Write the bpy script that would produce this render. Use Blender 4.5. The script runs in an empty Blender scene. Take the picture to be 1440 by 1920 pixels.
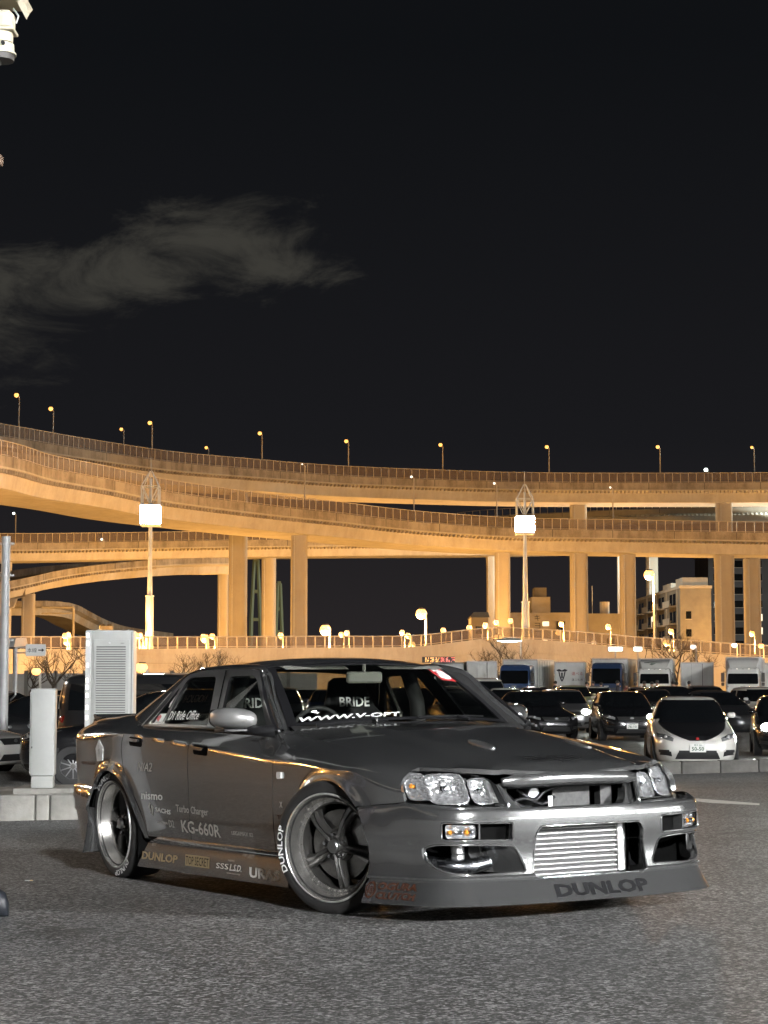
import bpy, bmesh, math, random
import numpy as np
from mathutils import Vector, Matrix
from mathutils.geometry import tessellate_polygon
random.seed(7)
rnd = random.Random(11)
SC = bpy.context.scene
COL = SC.collection
PI = math.pi

# ------------------------------------------------------------------ camera
EYE = Vector((0, 0, 1.8))
cam_d = bpy.data.cameras.new('camera')
cam_d.sensor_fit = 'VERTICAL'; cam_d.sensor_height = 36.0
cam_d.lens = 36.0*3600/1920
cam_d.clip_start = 0.1; cam_d.clip_end = 4000
cam = bpy.data.objects.new('camera', cam_d); COL.objects.link(cam)
cam.location = EYE
cam.rotation_euler = (math.radians(90+4.985), 0, 0)
SC.camera = cam

# ------------------------------------------------------------------ night sky
W = bpy.data.worlds.new('World'); SC.world = W; W.use_nodes = True
def build_world():
    nt = W.node_tree; N = nt.nodes; L = nt.links
    N.clear()
    out = N.new('ShaderNodeOutputWorld'); bg = N.new('ShaderNodeBackground')
    sky = N.new('ShaderNodeTexSky'); sky.sky_type = 'NISHITA'; sky.sun_disc = False
    sky.sun_elevation = math.radians(-8); sky.sun_rotation = math.radians(200)
    tc = N.new('ShaderNodeTexCoord'); sep = N.new('ShaderNodeSeparateXYZ')
    L.new(tc.outputs['Generated'], sep.inputs[0])
    # air glow of the harbour city: a little paler towards the horizon, all round
    mr = N.new('ShaderNodeMapRange'); mr.inputs[1].default_value = 0.0; mr.inputs[2].default_value = 0.32
    L.new(sep.outputs['Z'], mr.inputs[0])
    ramp = N.new('ShaderNodeValToRGB')
    ramp.color_ramp.elements[0].position = 0.0; ramp.color_ramp.elements[0].color = (.0235, .0200, .0210, 1)
    ramp.color_ramp.elements[1].position = 1.0; ramp.color_ramp.elements[1].color = (.0050, .0057, .0070, 1)
    e = ramp.color_ramp.elements.new(.38); e.color = (.0100, .0100, .0118, 1)
    L.new(mr.outputs[0], ramp.inputs[0])
    # thin night clouds lit by the city, everywhere in the sky, thicker in banks
    mp = N.new('ShaderNodeMapping'); mp.inputs['Scale'].default_value = (1, 1, 2.0)
    mp.inputs['Location'].default_value = CLOUD_LOC
    L.new(tc.outputs['Generated'], mp.inputs[0])
    n1 = N.new('ShaderNodeTexNoise'); n1.inputs['Scale'].default_value = 15.0; n1.inputs['Detail'].default_value = 12; n1.inputs['Roughness'].default_value = .66
    n1.inputs['Distortion'].default_value = .6
    L.new(mp.outputs[0], n1.inputs['Vector'])
    # three cloud banks in different quarters of the sky
    acc = None
    for (d, r0, r1) in CLOUDS:
        sub = N.new('ShaderNodeVectorMath'); sub.operation = 'SUBTRACT'; L.new(tc.outputs['Generated'], sub.inputs[0]); sub.inputs[1].default_value = d
        sc = N.new('ShaderNodeVectorMath'); sc.operation = 'MULTIPLY'; L.new(sub.outputs[0], sc.inputs[0]); sc.inputs[1].default_value = (r0, r0, r1)
        ln = N.new('ShaderNodeVectorMath'); ln.operation = 'LENGTH'; L.new(sc.outputs[0], ln.inputs[0])
        m = N.new('ShaderNodeMapRange'); m.inputs[1].default_value = 0.0; m.inputs[2].default_value = 1.0; m.inputs[3].default_value = .50; m.inputs[4].default_value = -.26
        L.new(ln.outputs['Value'], m.inputs[0])
        if acc is None: acc = m.outputs[0]
        else:
            a = N.new('ShaderNodeMath'); a.operation = 'MAXIMUM'; L.new(acc, a.inputs[0]); L.new(m.outputs[0], a.inputs[1]); acc = a.outputs[0]
    add = N.new('ShaderNodeMath'); add.operation = 'MULTIPLY_ADD'; L.new(n1.outputs['Fac'], add.inputs[0]); add.inputs[1].default_value = 1.7; L.new(acc, add.inputs[2])
    cr = N.new('ShaderNodeMapRange'); cr.inputs[1].default_value = .98; cr.inputs[2].default_value = 1.5; cr.interpolation_type = 'SMOOTHSTEP'
    L.new(add.outputs[0], cr.inputs[0])
    mix = N.new('ShaderNodeMix'); mix.data_type = 'RGBA'
    L.new(cr.outputs[0], mix.inputs['Factor']); L.new(ramp.outputs[0], mix.inputs['A']); mix.inputs['B'].default_value = (.044, .042, .036, 1)
    s2 = N.new('ShaderNodeMix'); s2.data_type = 'RGBA'; s2.blend_type = 'ADD'; s2.inputs['Factor'].default_value = .05
    L.new(mix.outputs['Result'], s2.inputs['A']); L.new(sky.outputs[0], s2.inputs['B'])
    L.new(s2.outputs['Result'], bg.inputs['Color']); bg.inputs['Strength'].default_value = 1.0
    L.new(bg.outputs[0], out.inputs[0])
CLOUD_LOC = (0, 0, 0)
CLOUDS = [((-.132, .97, .205), 6.8, 21), ((-.205, .965, .198), 7.2, 18), ((-.090, .97, .226), 9.5, 26), ((-.056, .975, .212), 13, 46), ((-.195, .965, .176), 7.5, 15), ((.75, -.5, .45), 4.0, 9.0), ((-.8, -.45, .40), 3.5, 8.0)]
build_world()
SC.view_settings.view_transform = 'Standard'; SC.view_settings.look = 'None'
SC.view_settings.exposure = 0; SC.view_settings.gamma = 1; SC.view_settings.use_curve_mapping = False
# moonlight, very weak
sun_d = bpy.data.lights.new('sun', 'SUN'); sun_d.energy = .006; sun_d.angle = math.radians(.5); sun_d.color = (1, .95, .88)
sun = bpy.data.objects.new('sun', sun_d); COL.objects.link(sun); sun.rotation_euler = (math.radians(40), 0, math.radians(200-180))
SC.cycles.use_denoising = True
SC.cycles.max_bounces = 8; SC.cycles.transparent_max_bounces = 24
SC.cycles.diffuse_bounces = 3; SC.cycles.glossy_bounces = 5
SC.cycles.sample_clamp_indirect = 4.0
SC.cycles.caustics_reflective = False; SC.cycles.caustics_refractive = False

# ------------------------------------------------------------------ helpers
def tag(o, label=None, cat=None, group=None, kind=None):
    if label: o['label'] = label
    if cat: o['category'] = cat
    if group: o['group'] = group
    if kind: o['kind'] = kind
    return o
def thing(name, label, cat, loc=(0, 0, 0), rotz=0, group=None):
    o = bpy.data.objects.new(name, None); COL.objects.link(o)
    o.location = loc; o.rotation_euler = (0, 0, rotz)
    o.empty_display_size = .2
    return tag(o, label, cat, group)
def copy_tree(o, parent=None):
    c = o.copy(); COL.objects.link(c)
    if parent is not None: c.parent = parent
    for ch in list(o.children): copy_tree(ch, c)
    return c

class MB:
    """collects faces of one mesh"""
    def __init__(s): s.v = []; s.f = []; s.m = []; s.mats = []
    def mi(s, mat):
        if mat is None: return 0
        if mat not in s.mats: s.mats.append(mat)
        return s.mats.index(mat)
    def add(s, vs, fs, mat=None):
        b = len(s.v); s.v.extend([tuple(map(float, p)) for p in vs]); i = s.mi(mat)
        for f in fs: s.f.append([b+k for k in f]); s.m.append(i)
        return s
    def box(s, lo, hi, mat=None, taper=None):
        (x0, y0, z0), (x1, y1, z1) = lo, hi
        v = [(x0,y0,z0),(x1,y0,z0),(x1,y1,z0),(x0,y1,z0),(x0,y0,z1),(x1,y0,z1),(x1,y1,z1),(x0,y1,z1)]
        if taper:
            cx, cy = (x0+x1)/2, (y0+y1)/2
            v = v[:4]+[(cx+(p[0]-cx)*taper[0], cy+(p[1]-cy)*taper[1], p[2]) for p in v[4:]]
        return s.add(v, [(0,3,2,1),(4,5,6,7),(0,1,5,4),(1,2,6,5),(2,3,7,6),(3,0,4,7)], mat)
    def cbox(s, c, d, mat=None, rz=0, M=None):
        v = [Vector((sx*d[0]/2, sy*d[1]/2, sz*d[2]/2)) for sz in (-1,1) for sx, sy in ((-1,-1),(1,-1),(1,1),(-1,1))]
        R = Matrix.Rotation(rz, 3, 'Z') if M is None else M
        v = [R @ p + Vector(c) for p in v]
        return s.add(v, [(0,3,2,1),(4,5,6,7),(0,1,5,4),(1,2,6,5),(2,3,7,6),(3,0,4,7)], mat)
    def rbox(s, c, d, r=.02, mat=None, rz=0, n=3):
        """box with rounded vertical edges and chamfered top/bottom"""
        hx, hy, hz = d[0]/2, d[1]/2, d[2]/2; r = min(r, hx*.95, hy*.95, hz*.95)
        def loop(ins, z):
            pts = []
            rr = max(r-ins, .0005)
            for cx, cy, a0 in ((hx-r, hy-r, 0), (-hx+r, hy-r, PI/2), (-hx+r, -hy+r, PI), (hx-r, -hy+r, 1.5*PI)):
                for k in range(n+1):
                    a = a0+PI/2*k/n; pts.append((cx+rr*math.cos(a), cy+rr*math.sin(a), z))
            return pts
        ch = r*.6
        L = [loop(ch, -hz), loop(0, -hz+ch), loop(0, hz-ch), loop(ch, hz)]
        R = Matrix.Rotation(rz, 3, 'Z'); cc = Vector(c)
        L = [[R @ Vector(p) + cc for p in l] for l in L]
        return s.loft(L, mat, closed=True, caps=True)
    def loft(s, loops, mat=None, closed=False, caps=False):
        n = len(loops[0]); vs = [p for l in loops for p in l]; fs = []
        for i in range(len(loops)-1):
            for j in range(n if closed else n-1):
                k = (j+1) % n
                fs.append((i*n+j, i*n+k, (i+1)*n+k, (i+1)*n+j))
        if caps:
            fs.append(tuple(reversed(range(n)))); b = (len(loops)-1)*n; fs.append(tuple(b+j for j in range(n)))
        return s.add(vs, fs, mat)
    def tube(s, pts, r, n=8, mat=None, caps=True, r1=None):
        pts = [Vector(p) for p in pts]; m = len(pts)
        rs = r if isinstance(r, (list, tuple)) else [r+(0 if r1 is None else (r1-r)*i/(m-1)) for i in range(m)]
        up = None; loops = []
        for i, p in enumerate(pts):
            t = (pts[min(i+1, m-1)]-pts[max(i-1, 0)]).normalized()
            if up is None:
                up = Vector((0, 0, 1)) if abs(t.z) < .9 else Vector((1, 0, 0))
            a = t.cross(up)
            if a.length < 1e-6: a = t.orthogonal()
            a.normalize(); b = a.cross(t).normalized(); up = b
            loops.append([p+(a*math.cos(2*PI*k/n)+b*math.sin(2*PI*k/n))*rs[i] for k in range(n)])
        return s.loft(loops, mat, closed=True, caps=caps)
    def lathe(s, prof, n=24, axis='z', c=(0,0,0), mat=None, closed=False):
        """prof: list of (r, h) ; axis of revolution through c"""
        loops = []
        for r, h in prof:
            l = []
            for k in range(n):
                a = 2*PI*k/n; u, v = r*math.cos(a), r*math.sin(a)
                p = {'z': (u, v, h), 'y': (u, h, -v), 'x': (h, u, v)}[axis]
                l.append((p[0]+c[0], p[1]+c[1], p[2]+c[2]))
            loops.append(l)
        if closed: loops.append(loops[0])
        return s.loft(loops, mat, closed=True)
    def ball(s, c, r, mat=None, n=8, m=5, sc=(1,1,1)):
        prof = [(max(math.sin(PI*i/m), 1e-4)*r, -math.cos(PI*i/m)*r) for i in range(m+1)]
        b = MB().lathe(prof, n)
        return s.add([(p[0]*sc[0]+c[0], p[1]*sc[1]+c[1], p[2]*sc[2]+c[2]) for p in b.v], b.f, mat)
    def merge(s, o, M=None):
        base = len(s.v)
        s.v.extend([tuple(M @ Vector(p)) for p in o.v] if M is not None else o.v)
        idx = [s.mi(m) for m in o.mats] or [0]
        for f, m in zip(o.f, o.m): s.f.append([base+k for k in f]); s.m.append(idx[m] if m < len(idx) else 0)
        return s
    def mirror(s):
        o = MB(); o.v = [(p[0], -p[1], p[2]) for p in s.v]; o.f = [list(reversed(f)) for f in s.f]; o.m = list(s.m); o.mats = list(s.mats); return o
    def mesh(s, name, mat=None, smooth=0, weld=0):
        me = bpy.data.meshes.new(name)
        me.from_pydata(s.v, [], s.f)
        mats = s.mats if s.mats else ([mat] if mat else [])
        for m in mats: me.materials.append(m)
        if len(mats) > 1: me.polygons.foreach_set('material_index', s.m)
        bm = bmesh.new(); bm.from_mesh(me)
        if weld: bmesh.ops.remove_doubles(bm, verts=bm.verts, dist=weld)
        bmesh.ops.recalc_face_normals(bm, faces=bm.faces)
        bm.to_mesh(me); bm.free()
        if smooth:
            me.polygons.foreach_set('use_smooth', [True]*len(me.polygons))
            me.set_sharp_from_angle(angle=math.radians(smooth))
        me.update()
        return me
    def build(s, name, mat=None, parent=None, smooth=0, weld=0, loc=None):
        me = s.mesh(name, mat, smooth, weld)
        return link(name, me, parent, loc)
def link(name, me, parent=None, loc=None, M=None):
    o = bpy.data.objects.new(name, me); COL.objects.link(o)
    if parent is not None: o.parent = parent
    if loc is not None: o.location = loc
    if M is not None: o.matrix_local = M
    return o

def interp(tab):
    """monotone-ish cubic through (x, y...) rows"""
    a = np.array(sorted(tab), float); X = a[:, 0]; Y = a[:, 1:]
    h = np.diff(X); d = np.diff(Y, axis=0)/h[:, None]
    m = np.zeros_like(Y); m[0] = d[0]; m[-1] = d[-1]
    for i in range(1, len(X)-1):
        s = d[i-1]*d[i]; w1 = 2*h[i]+h[i-1]; w2 = h[i]+2*h[i-1]
        with np.errstate(divide='ignore', invalid='ignore'):
            m[i] = np.where(s > 0, (w1+w2)/(w1/d[i-1]+w2/d[i]), 0)
    def f(x):
        x = min(max(x, X[0]), X[-1]); i = min(max(int(np.searchsorted(X, x))-1, 0), len(X)-2)
        t = (x-X[i])/h[i]
        r = (1+2*t)*(1-t)**2*Y[i]+t*(1-t)**2*h[i]*m[i]+t*t*(3-2*t)*Y[i+1]+t*t*(t-1)*h[i]*m[i+1]
        return float(r[0]) if len(r) == 1 else tuple(map(float, r))
    return f
def crom(pts, n):
    """centripetal-free Catmull-Rom resample of a point list, n samples uniform in arclength"""
    P = [np.array(p, float) for p in pts]; m = len(P); out = []
    Q = [2*P[0]-P[1]]+P+[2*P[-1]-P[-2]]
    for i in range(m-1):
        p0, p1, p2, p3 = Q[i:i+4]
        for k in range(16):
            t = k/16
            out.append(.5*((2*p1)+(-p0+p2)*t+(2*p0-5*p1+4*p2-p3)*t*t+(-p0+3*p1-3*p2+p3)*t**3))
    out.append(P[-1]); out = np.array(out)
    s = np.concatenate([[0], np.cumsum(np.linalg.norm(np.diff(out, axis=0), axis=1))])
    ts = np.linspace(0, s[-1], n)
    return [tuple(np.interp(t, s, out[:, k]) for k in range(out.shape[1])) for t in ts]
def sstep(a, b, x):
    t = min(max((x-a)/(b-a), 0), 1); return t*t*(3-2*t)
def grid(mb, fn, nu, nv, mat=None, us=None, vs=None):
    us = us or [i/(nu-1) for i in range(nu)]; vs = vs or [j/(nv-1) for j in range(nv)]
    return mb.loft([[fn(u, v) for v in vs] for u in us], mat)
def rpoly(pts, r, n=4):
    """polygon with rounded corners (2-D)"""
    out = []; m = len(pts)
    for i in range(m):
        p = Vector(pts[i]); a = Vector(pts[i-1]); b = Vector(pts[(i+1) % m])
        rr = r[i] if isinstance(r, (list, tuple)) else r
        da, db = (a-p), (b-p); q = min(rr, da.length*.48, db.length*.48)
        A = p+da.normalized()*q; B = p+db.normalized()*q
        for k in range(n+1):
            t = k/n; out.append(tuple((1-t)**2*A+2*t*(1-t)*p+t*t*B))
    return out
def plate(mb, loops, fn, back=None, mat=None):
    """flat outline with holes (2-D loops) mapped by fn to 3-D, with a back at fn2 to give it depth"""
    tris = tessellate_polygon([[Vector((p[0], p[1], 0)) for p in l] for l in loops])
    flat = [p for l in loops for p in l]
    F = [fn(*p) for p in flat]
    mb.add(F, [tuple(t) for t in tris], mat)
    if back:
        B = [back(*p) for p in flat]; mb.add(B, [tuple(reversed(t)) for t in tris], mat)
        k = 0
        for l in loops:
            n = len(l)
            mb.add([F[k+i] for i in range(n)]+[B[k+i] for i in range(n)], [(i, (i+1) % n, n+(i+1) % n, n+i) for i in range(n)], mat)
            k += n
    return mb
_tcache = {}
def text_mesh(txt, sub=0, shear=0, bold=0, spacing=1.0):
    """flat letters as (verts2d, faces): width, height normalised to cap height 1"""
    key = (txt, sub, shear, bold, spacing)
    if key in _tcache: return _tcache[key]
    c = bpy.data.curves.new('lettering', 'FONT'); c.body = txt; c.shear = shear; c.offset = bold; c.space_character = spacing
    c.resolution_u = 2
    o = bpy.data.objects.new('lettering', c); COL.objects.link(o)
    bpy.context.view_layer.update()
    me = bpy.data.meshes.new_from_object(o.evaluated_get(bpy.context.evaluated_depsgraph_get()))
    bm = bmesh.new(); bm.from_mesh(me)
    bmesh.ops.triangulate(bm, faces=bm.faces)
    if sub:
        es = [e for e in bm.edges if e.calc_length() > sub]
        if es: bmesh.ops.subdivide_edges(bm, edges=es, cuts=2)
        bmesh.ops.triangulate(bm, faces=bm.faces)
    v = np.array([tuple(q.co)[:2] for q in bm.verts]); f = [[q.index for q in p.verts] for p in bm.faces]
    bm.free(); bpy.data.objects.remove(o); bpy.data.curves.remove(c); bpy.data.meshes.remove(me)
    lo = v.min(0); hi = v.max(0); v = (v-lo)/(hi[1]-lo[1])
    _tcache[key] = (v, f, (hi[0]-lo[0])/(hi[1]-lo[1])); return _tcache[key]
def letters(mb, txt, fn, w=None, h=None, mat=None, **k):
    """fn(u,v) in metres from lower-left corner -> 3-D"""
    v, f, asp = text_mesh(txt, **k)
    if w is None: w = h*asp
    if h is None: h = w/asp
    return mb.add([fn(p[0]*w/asp, p[1]*h) for p in v], f, mat)

# ------------------------------------------------------------------ materials
def mat(name, col=(.5,.5,.5), rough=.5, metal=0, coat=0, emit=None, es=0, spec=.5, coat_rough=.03):
    m = bpy.data.materials.new(name); m.use_nodes = True
    b = m.node_tree.nodes['Principled BSDF']
    b.inputs['Base Color'].default_value = (*col, 1); b.inputs['Roughness'].default_value = rough; b.inputs['Metallic'].default_value = metal
    b.inputs['Coat Weight'].default_value = coat; b.inputs['Coat Roughness'].default_value = coat_rough; b.inputs['Specular IOR Level'].default_value = spec
    if emit: b.inputs['Emission Color'].default_value = (*emit, 1); b.inputs['Emission Strength'].default_value = es
    return m
def noise_mat(name, c0, c1, scale=5, rough=(.5,.7), bump=0, bscale=None, detail=6, coords='Object', stretch=(1,1,1), metal=0, coat=0, bdist=.02, lo=.35, hi=.65):
    m = mat(name, c0, rough[0], metal, coat); nt = m.node_tree; N = nt.nodes; L = nt.links; b = N['Principled BSDF']
    tc = N.new('ShaderNodeTexCoord'); mp = N.new('ShaderNodeMapping'); mp.inputs['Scale'].default_value = stretch
    L.new(tc.outputs[coords], mp.inputs[0])
    n = N.new('ShaderNodeTexNoise'); n.inputs['Scale'].default_value = scale; n.inputs['Detail'].default_value = detail; n.inputs['Roughness'].default_value = .62
    L.new(mp.outputs[0], n.inputs['Vector'])
    mr = N.new('ShaderNodeMapRange'); mr.inputs[1].default_value = lo; mr.inputs[2].default_value = hi; L.new(n.outputs['Fac'], mr.inputs[0])
    mx = N.new('ShaderNodeMix'); mx.data_type = 'RGBA'; mx.inputs['A'].default_value = (*c0, 1); mx.inputs['B'].default_value = (*c1, 1)
    L.new(mr.outputs[0], mx.inputs['Factor']); L.new(mx.outputs['Result'], b.inputs['Base Color'])
    r = N.new('ShaderNodeMapRange'); r.inputs[3].default_value = rough[0]; r.inputs[4].default_value = rough[1]; L.new(mr.outputs[0], r.inputs[0]); L.new(r.outputs[0], b.inputs['Roughness'])
    if bump:
        n2 = N.new('ShaderNodeTexNoise'); n2.inputs['Scale'].default_value = bscale or scale*6; n2.inputs['Detail'].default_value = 4
        L.new(mp.outputs[0], n2.inputs['Vector'])
        bp = N.new('ShaderNodeBump'); bp.inputs['Strength'].default_value = bump; bp.inputs['Distance'].default_value = bdist
        L.new(n2.outputs['Fac'], bp.inputs['Height']); L.new(bp.outputs[0], b.inputs['Normal'])
    return m
def glass_mat(name, tint=(.8,.85,.85), refl=1.0, rough=0.0, ior=1.5):
    """thin pane: fresnel reflection over a tinted see-through"""
    m = bpy.data.materials.new(name); m.use_nodes = True; nt = m.node_tree; N = nt.nodes; L = nt.links
    N.remove(N['Principled BSDF']); out = N['Material Output']
    t = N.new('ShaderNodeBsdfTransparent'); t.inputs[0].default_value = (*tint, 1)
    g = N.new('ShaderNodeBsdfGlossy'); g.inputs['Roughness'].default_value = rough; g.inputs[0].default_value = (refl, refl, refl, 1)
    fr = N.new('ShaderNodeFresnel'); ge = N.new('ShaderNodeNewGeometry'); io = N.new('ShaderNodeMapRange'); io.inputs[3].default_value = ior; io.inputs[4].default_value = 1/ior
    L.new(ge.outputs['Backfacing'], io.inputs[0]); L.new(io.outputs[0], fr.inputs[0])
    mx = N.new('ShaderNodeMixShader'); L.new(fr.outputs[0], mx.inputs[0]); L.new(t.outputs[0], mx.inputs[1]); L.new(g.outputs[0], mx.inputs[2])
    L.new(mx.outputs[0], out.inputs[0]); return m
# ================================================================== HERO CAR
# local frame: x forward (front axle = 0), y left, z up, wheels stand on z = 0
def hero_mats():
    M = {}
    p = mat('silver_paint', (.27, .27, .265), .17, .86, 1.0, coat_rough=.003); p.node_tree.nodes['Principled BSDF'].inputs['Coat IOR'].default_value = 1.95; nt = p.node_tree; N = nt.nodes; L = nt.links; b = N['Principled BSDF']
    tc = N.new('ShaderNodeTexCoord')
    n = N.new('ShaderNodeTexNoise'); n.inputs['Scale'].default_value = 900; n.inputs['Detail'].default_value = 1
    L.new(tc.outputs['Object'], n.inputs['Vector'])
    mx = N.new('ShaderNodeMix'); mx.data_type = 'RGBA'; mx.inputs['A'].default_value = (.245, .247, .245, 1); mx.inputs['B'].default_value = (.39, .393, .39, 1)
    L.new(n.outputs['Fac'], mx.inputs['Factor']); L.new(mx.outputs['Result'], b.inputs['Base Color'])
    M['paint'] = p
    M['black'] = mat('satin_black', (.012, .012, .013), .35)
    M['rubber'] = noise_mat('tyre_rubber', (.012, .012, .012), (.022, .021, .020), 30, (.55, .75), .15, 200)
    M['trim'] = mat('window_rubber', (.010, .010, .011), .28, 0, .3)
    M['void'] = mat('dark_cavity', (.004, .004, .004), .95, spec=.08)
    M['chrome'] = mat('chrome', (.85, .86, .88), .06, 1)
    M['polish'] = mat('polished_alloy', (.80, .78, .74), .24, .93)
    M['lipedge'] = mat('machined_edge', (.66, .65, .62), .34, .6)
    M['mirror_silver'] = mat('bright_silver', (.55, .55, .54), .36, .7, 1.0)
    M['alu'] = noise_mat('raw_aluminium', (.55, .55, .54), (.70, .70, .69), 60, (.28, .42), .1, 400, metal=1)
    M['dullalu'] = noise_mat('dull_aluminium', (.045, .045, .045), (.08, .08, .078), 40, (.45, .6), .1, 200, metal=.5)
    M['bar'] = mat('cooler_bar', (.42, .42, .41), .42, .85)
    M['pipe'] = noise_mat('hose_pipe', (.42, .44, .47), (.60, .62, .65), 14, (.18, .3), metal=1)
    M['spoke'] = mat('black_spoke', (.06, .058, .054), .30, .55, .8)
    M['glass'] = glass_mat('car_glass', (.70, .72, .69), 1, 0, 1.5)
    M['dglass'] = glass_mat('tinted_glass', (.62, .62, .58), 1, 0, 1.45)
    M['lens'] = glass_mat('lamp_lens', (.93, .93, .93), 1, .02, 1.35)
    M['amber'] = mat('amber_bulb', (.75, .28, .03), .2)
    M['housing'] = mat('lamp_housing', (.16, .165, .165), .25, .6)
    M['white'] = mat('white_vinyl', (.80, .80, .78), .5)
    M['grey'] = mat('grey_vinyl', (.46, .45, .42), .5)
    M['gold'] = mat('gold_vinyl', (.42, .34, .20), .4, .2)
    M['red'] = mat('red_vinyl', (.50, .03, .03), .45)
    M['rust'] = mat('copper_vinyl', (.10, .038, .022), .4, .2)
    M['ink'] = mat('black_vinyl', (.007, .007, .008), .75, spec=.2)
    M['seat'] = noise_mat('seat_fabric', (.008, .008, .009), (.016, .016, .017), 90, (.85, .95))
    M['cabin'] = mat('cabin_plastic', (.014, .014, .014), .7)
    M['liner'] = mat('roof_lining', (.16, .16, .14), .9)
    M['disc'] = noise_mat('brake_disc', (.36, .35, .33), (.46, .45, .43), 50, (.3, .45), metal=1)
    M['cap'] = mat('hub_cap', (.50, .50, .49), .3, 1)
    # moulded headlamp bowls: bright with many facets
    h = mat('lamp_bowl', (.86, .87, .88), .2, .78); nt = h.node_tree; N = nt.nodes; L = nt.links
    tc = N.new('ShaderNodeTexCoord'); vo = N.new('ShaderNodeTexVoronoi'); vo.inputs['Scale'].default_value = 42
    L.new(tc.outputs['Object'], vo.inputs['Vector']); bp = N.new('ShaderNodeBump'); bp.inputs['Strength'].default_value = .55; bp.inputs['Distance'].default_value = .02
    L.new(vo.outputs['Distance'], bp.inputs['Height']); L.new(bp.outputs[0], N['Principled BSDF'].inputs['Normal'])
    M['bowl'] = h
    return M
HM = hero_mats()

WM = interp([(-3.71,.0),(-3.70,.25),(-3.66,.5),(-3.57,.68),(-3.45,.755),(-3.3,.80),(-3.1,.835),(-2.9,.855),(-2.64,.866),(-2.2,.862),(-1.4,.860),(-.6,.861),(-.25,.865),(0,.868),(.25,.860),(.42,.838),(.52,.806),(.60,.768),(.75,.70)])
ZT = interp([(-3.7,.895),(-3.3,.90),(-2.8,.905),(-2.3,.885),(-1.4,.868),(-.7,.845),(-.45,.815),(0,.765),(.3,.724),(.5,.692),(.64,.668)])
INS = interp([(-3.7,.10),(-3.0,.09),(-2.3,.078),(-1.4,.072),(-.72,.078),(-.62,.12),(-.45,.150),(0,.160),(.3,.155),(.5,.125),(.64,.098)])
EXPO = interp([(-3.7,2.4),(-2.6,2.2),(-2.2,1.25),(-.7,1.2),(-.5,1.8),(0,2.3),(.64,2.3)])
def zcrease(x):
    if x > -.5: return .70-.035*sstep(-.5, .2, x)-.10*sstep(.2, .66, x)
    return .70-.0764*(x+.5) if x > -2.3 else .8375-.03*sstep(-2.3, -3.3, x)
ARF = (.055, .25, .372); ARR = (-2.645, .25, .375)
def flank(x, z):
    """half width of the body side at (x, z)"""
    w = WM(x); zc = zcrease(x); zt = ZT(x)
    if z > zc:
        t = min((z-zc)/max(zt-zc, .01), 1.0)
        w -= INS(x)*t**EXPO(x)
        w -= .004*sstep(0, .3, t)
    else:
        t = (zc-z)/.5
        w -= .040*t*t
        w += .010*math.exp(-((z-zc+.02)/.018)**2)*0
    for (cx, cz, r) in (ARF, ARR):
        d = math.hypot(x-cx, z-cz)-r
        if z < zc+.05 and d > -.08: w += .022*math.exp(-(d/.045)**2)*sstep(zc+.05, zc-.12, z)
    return w
def arch_z(x, a):
    cx, cz, r = a
    return cz+math.sqrt(max(r*r-(x-cx)**2, 0))

def dom(xl, xr, zb, zt, u, v):
    x = xl(.5)*(1-u)+xr(.5)*u; z = .5
    for _ in range(6):
        z = zb(x)*(1-v)+zt(x)*v
        x = xl(z)*(1-u)+xr(z)*u
    return x, z
def side_panel(mb, xl, xr, zb, zt, nu, nv, us=None):
    C = lambda q: (q if callable(q) else (lambda _: q))
    xl, xr, zb, zt = map(C, (xl, xr, zb, zt))
    def f(u, v):
        v = 1-(1-v)**1.25
        x, z = dom(xl, xr, zb, zt, u, v); return (x, flank(x, z), z)
    return grid(mb, f, nu, nv, HM['paint'], us=us)
def cosu(n): return [.5-.5*math.cos(PI*i/(n-1)) for i in range(n)]

def flanged(mb, name, parent, matl=None, depth=.022, weld=.0015, smooth=32, mirror=False, inward=None):
    """weld the panel, fold its free edges inwards so that it has thickness and real shut lines"""
    if mirror: mb = mb.mirror()
    me = mb.mesh(name, matl, 0, weld)
    bm = bmesh.new(); bm.from_mesh(me)
    bm.normal_update()
    c = Vector((-1.2, 0, .55)) if inward is None else Vector(inward)
    vote = sum((f.calc_center_median()-c).normalized().dot(f.normal)*f.calc_area() for f in bm.faces)
    if vote < 0: bmesh.ops.reverse_faces(bm, faces=bm.faces)
    bm.normal_update()
    nrm = {v: v.normal.copy() for v in bm.verts}
    be = [e for e in bm.edges if e.is_boundary]
    ret = bmesh.ops.extrude_edge_only(bm, edges=be)
    newv = [g for g in ret['geom'] if isinstance(g, bmesh.types.BMVert)]
    # match new verts with the old ones they grew from
    old = {}
    for e in ret['geom']:
        pass
    for v in newv:
        for e in v.link_edges:
            o = e.other_vert(v)
            if o in nrm and (o.co-v.co).length < 1e-7: old[v] = o
    for v in newv:
        if v in old: v.co = old[v].co-nrm[old[v]]*depth
    bmesh.ops.recalc_face_normals(bm, faces=bm.faces)
    bm.normal_update()
    vote = sum((f.calc_center_median()-c).normalized().dot(f.normal)*f.calc_area() for f in bm.faces)
    if vote < 0: bmesh.ops.reverse_faces(bm, faces=bm.faces)
    bm.to_mesh(me); bm.free()
    me.polygons.foreach_set('use_smooth', [True]*len(me.polygons)); me.set_sharp_from_angle(angle=math.radians(smooth))
    return link(name, me, parent)

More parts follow.
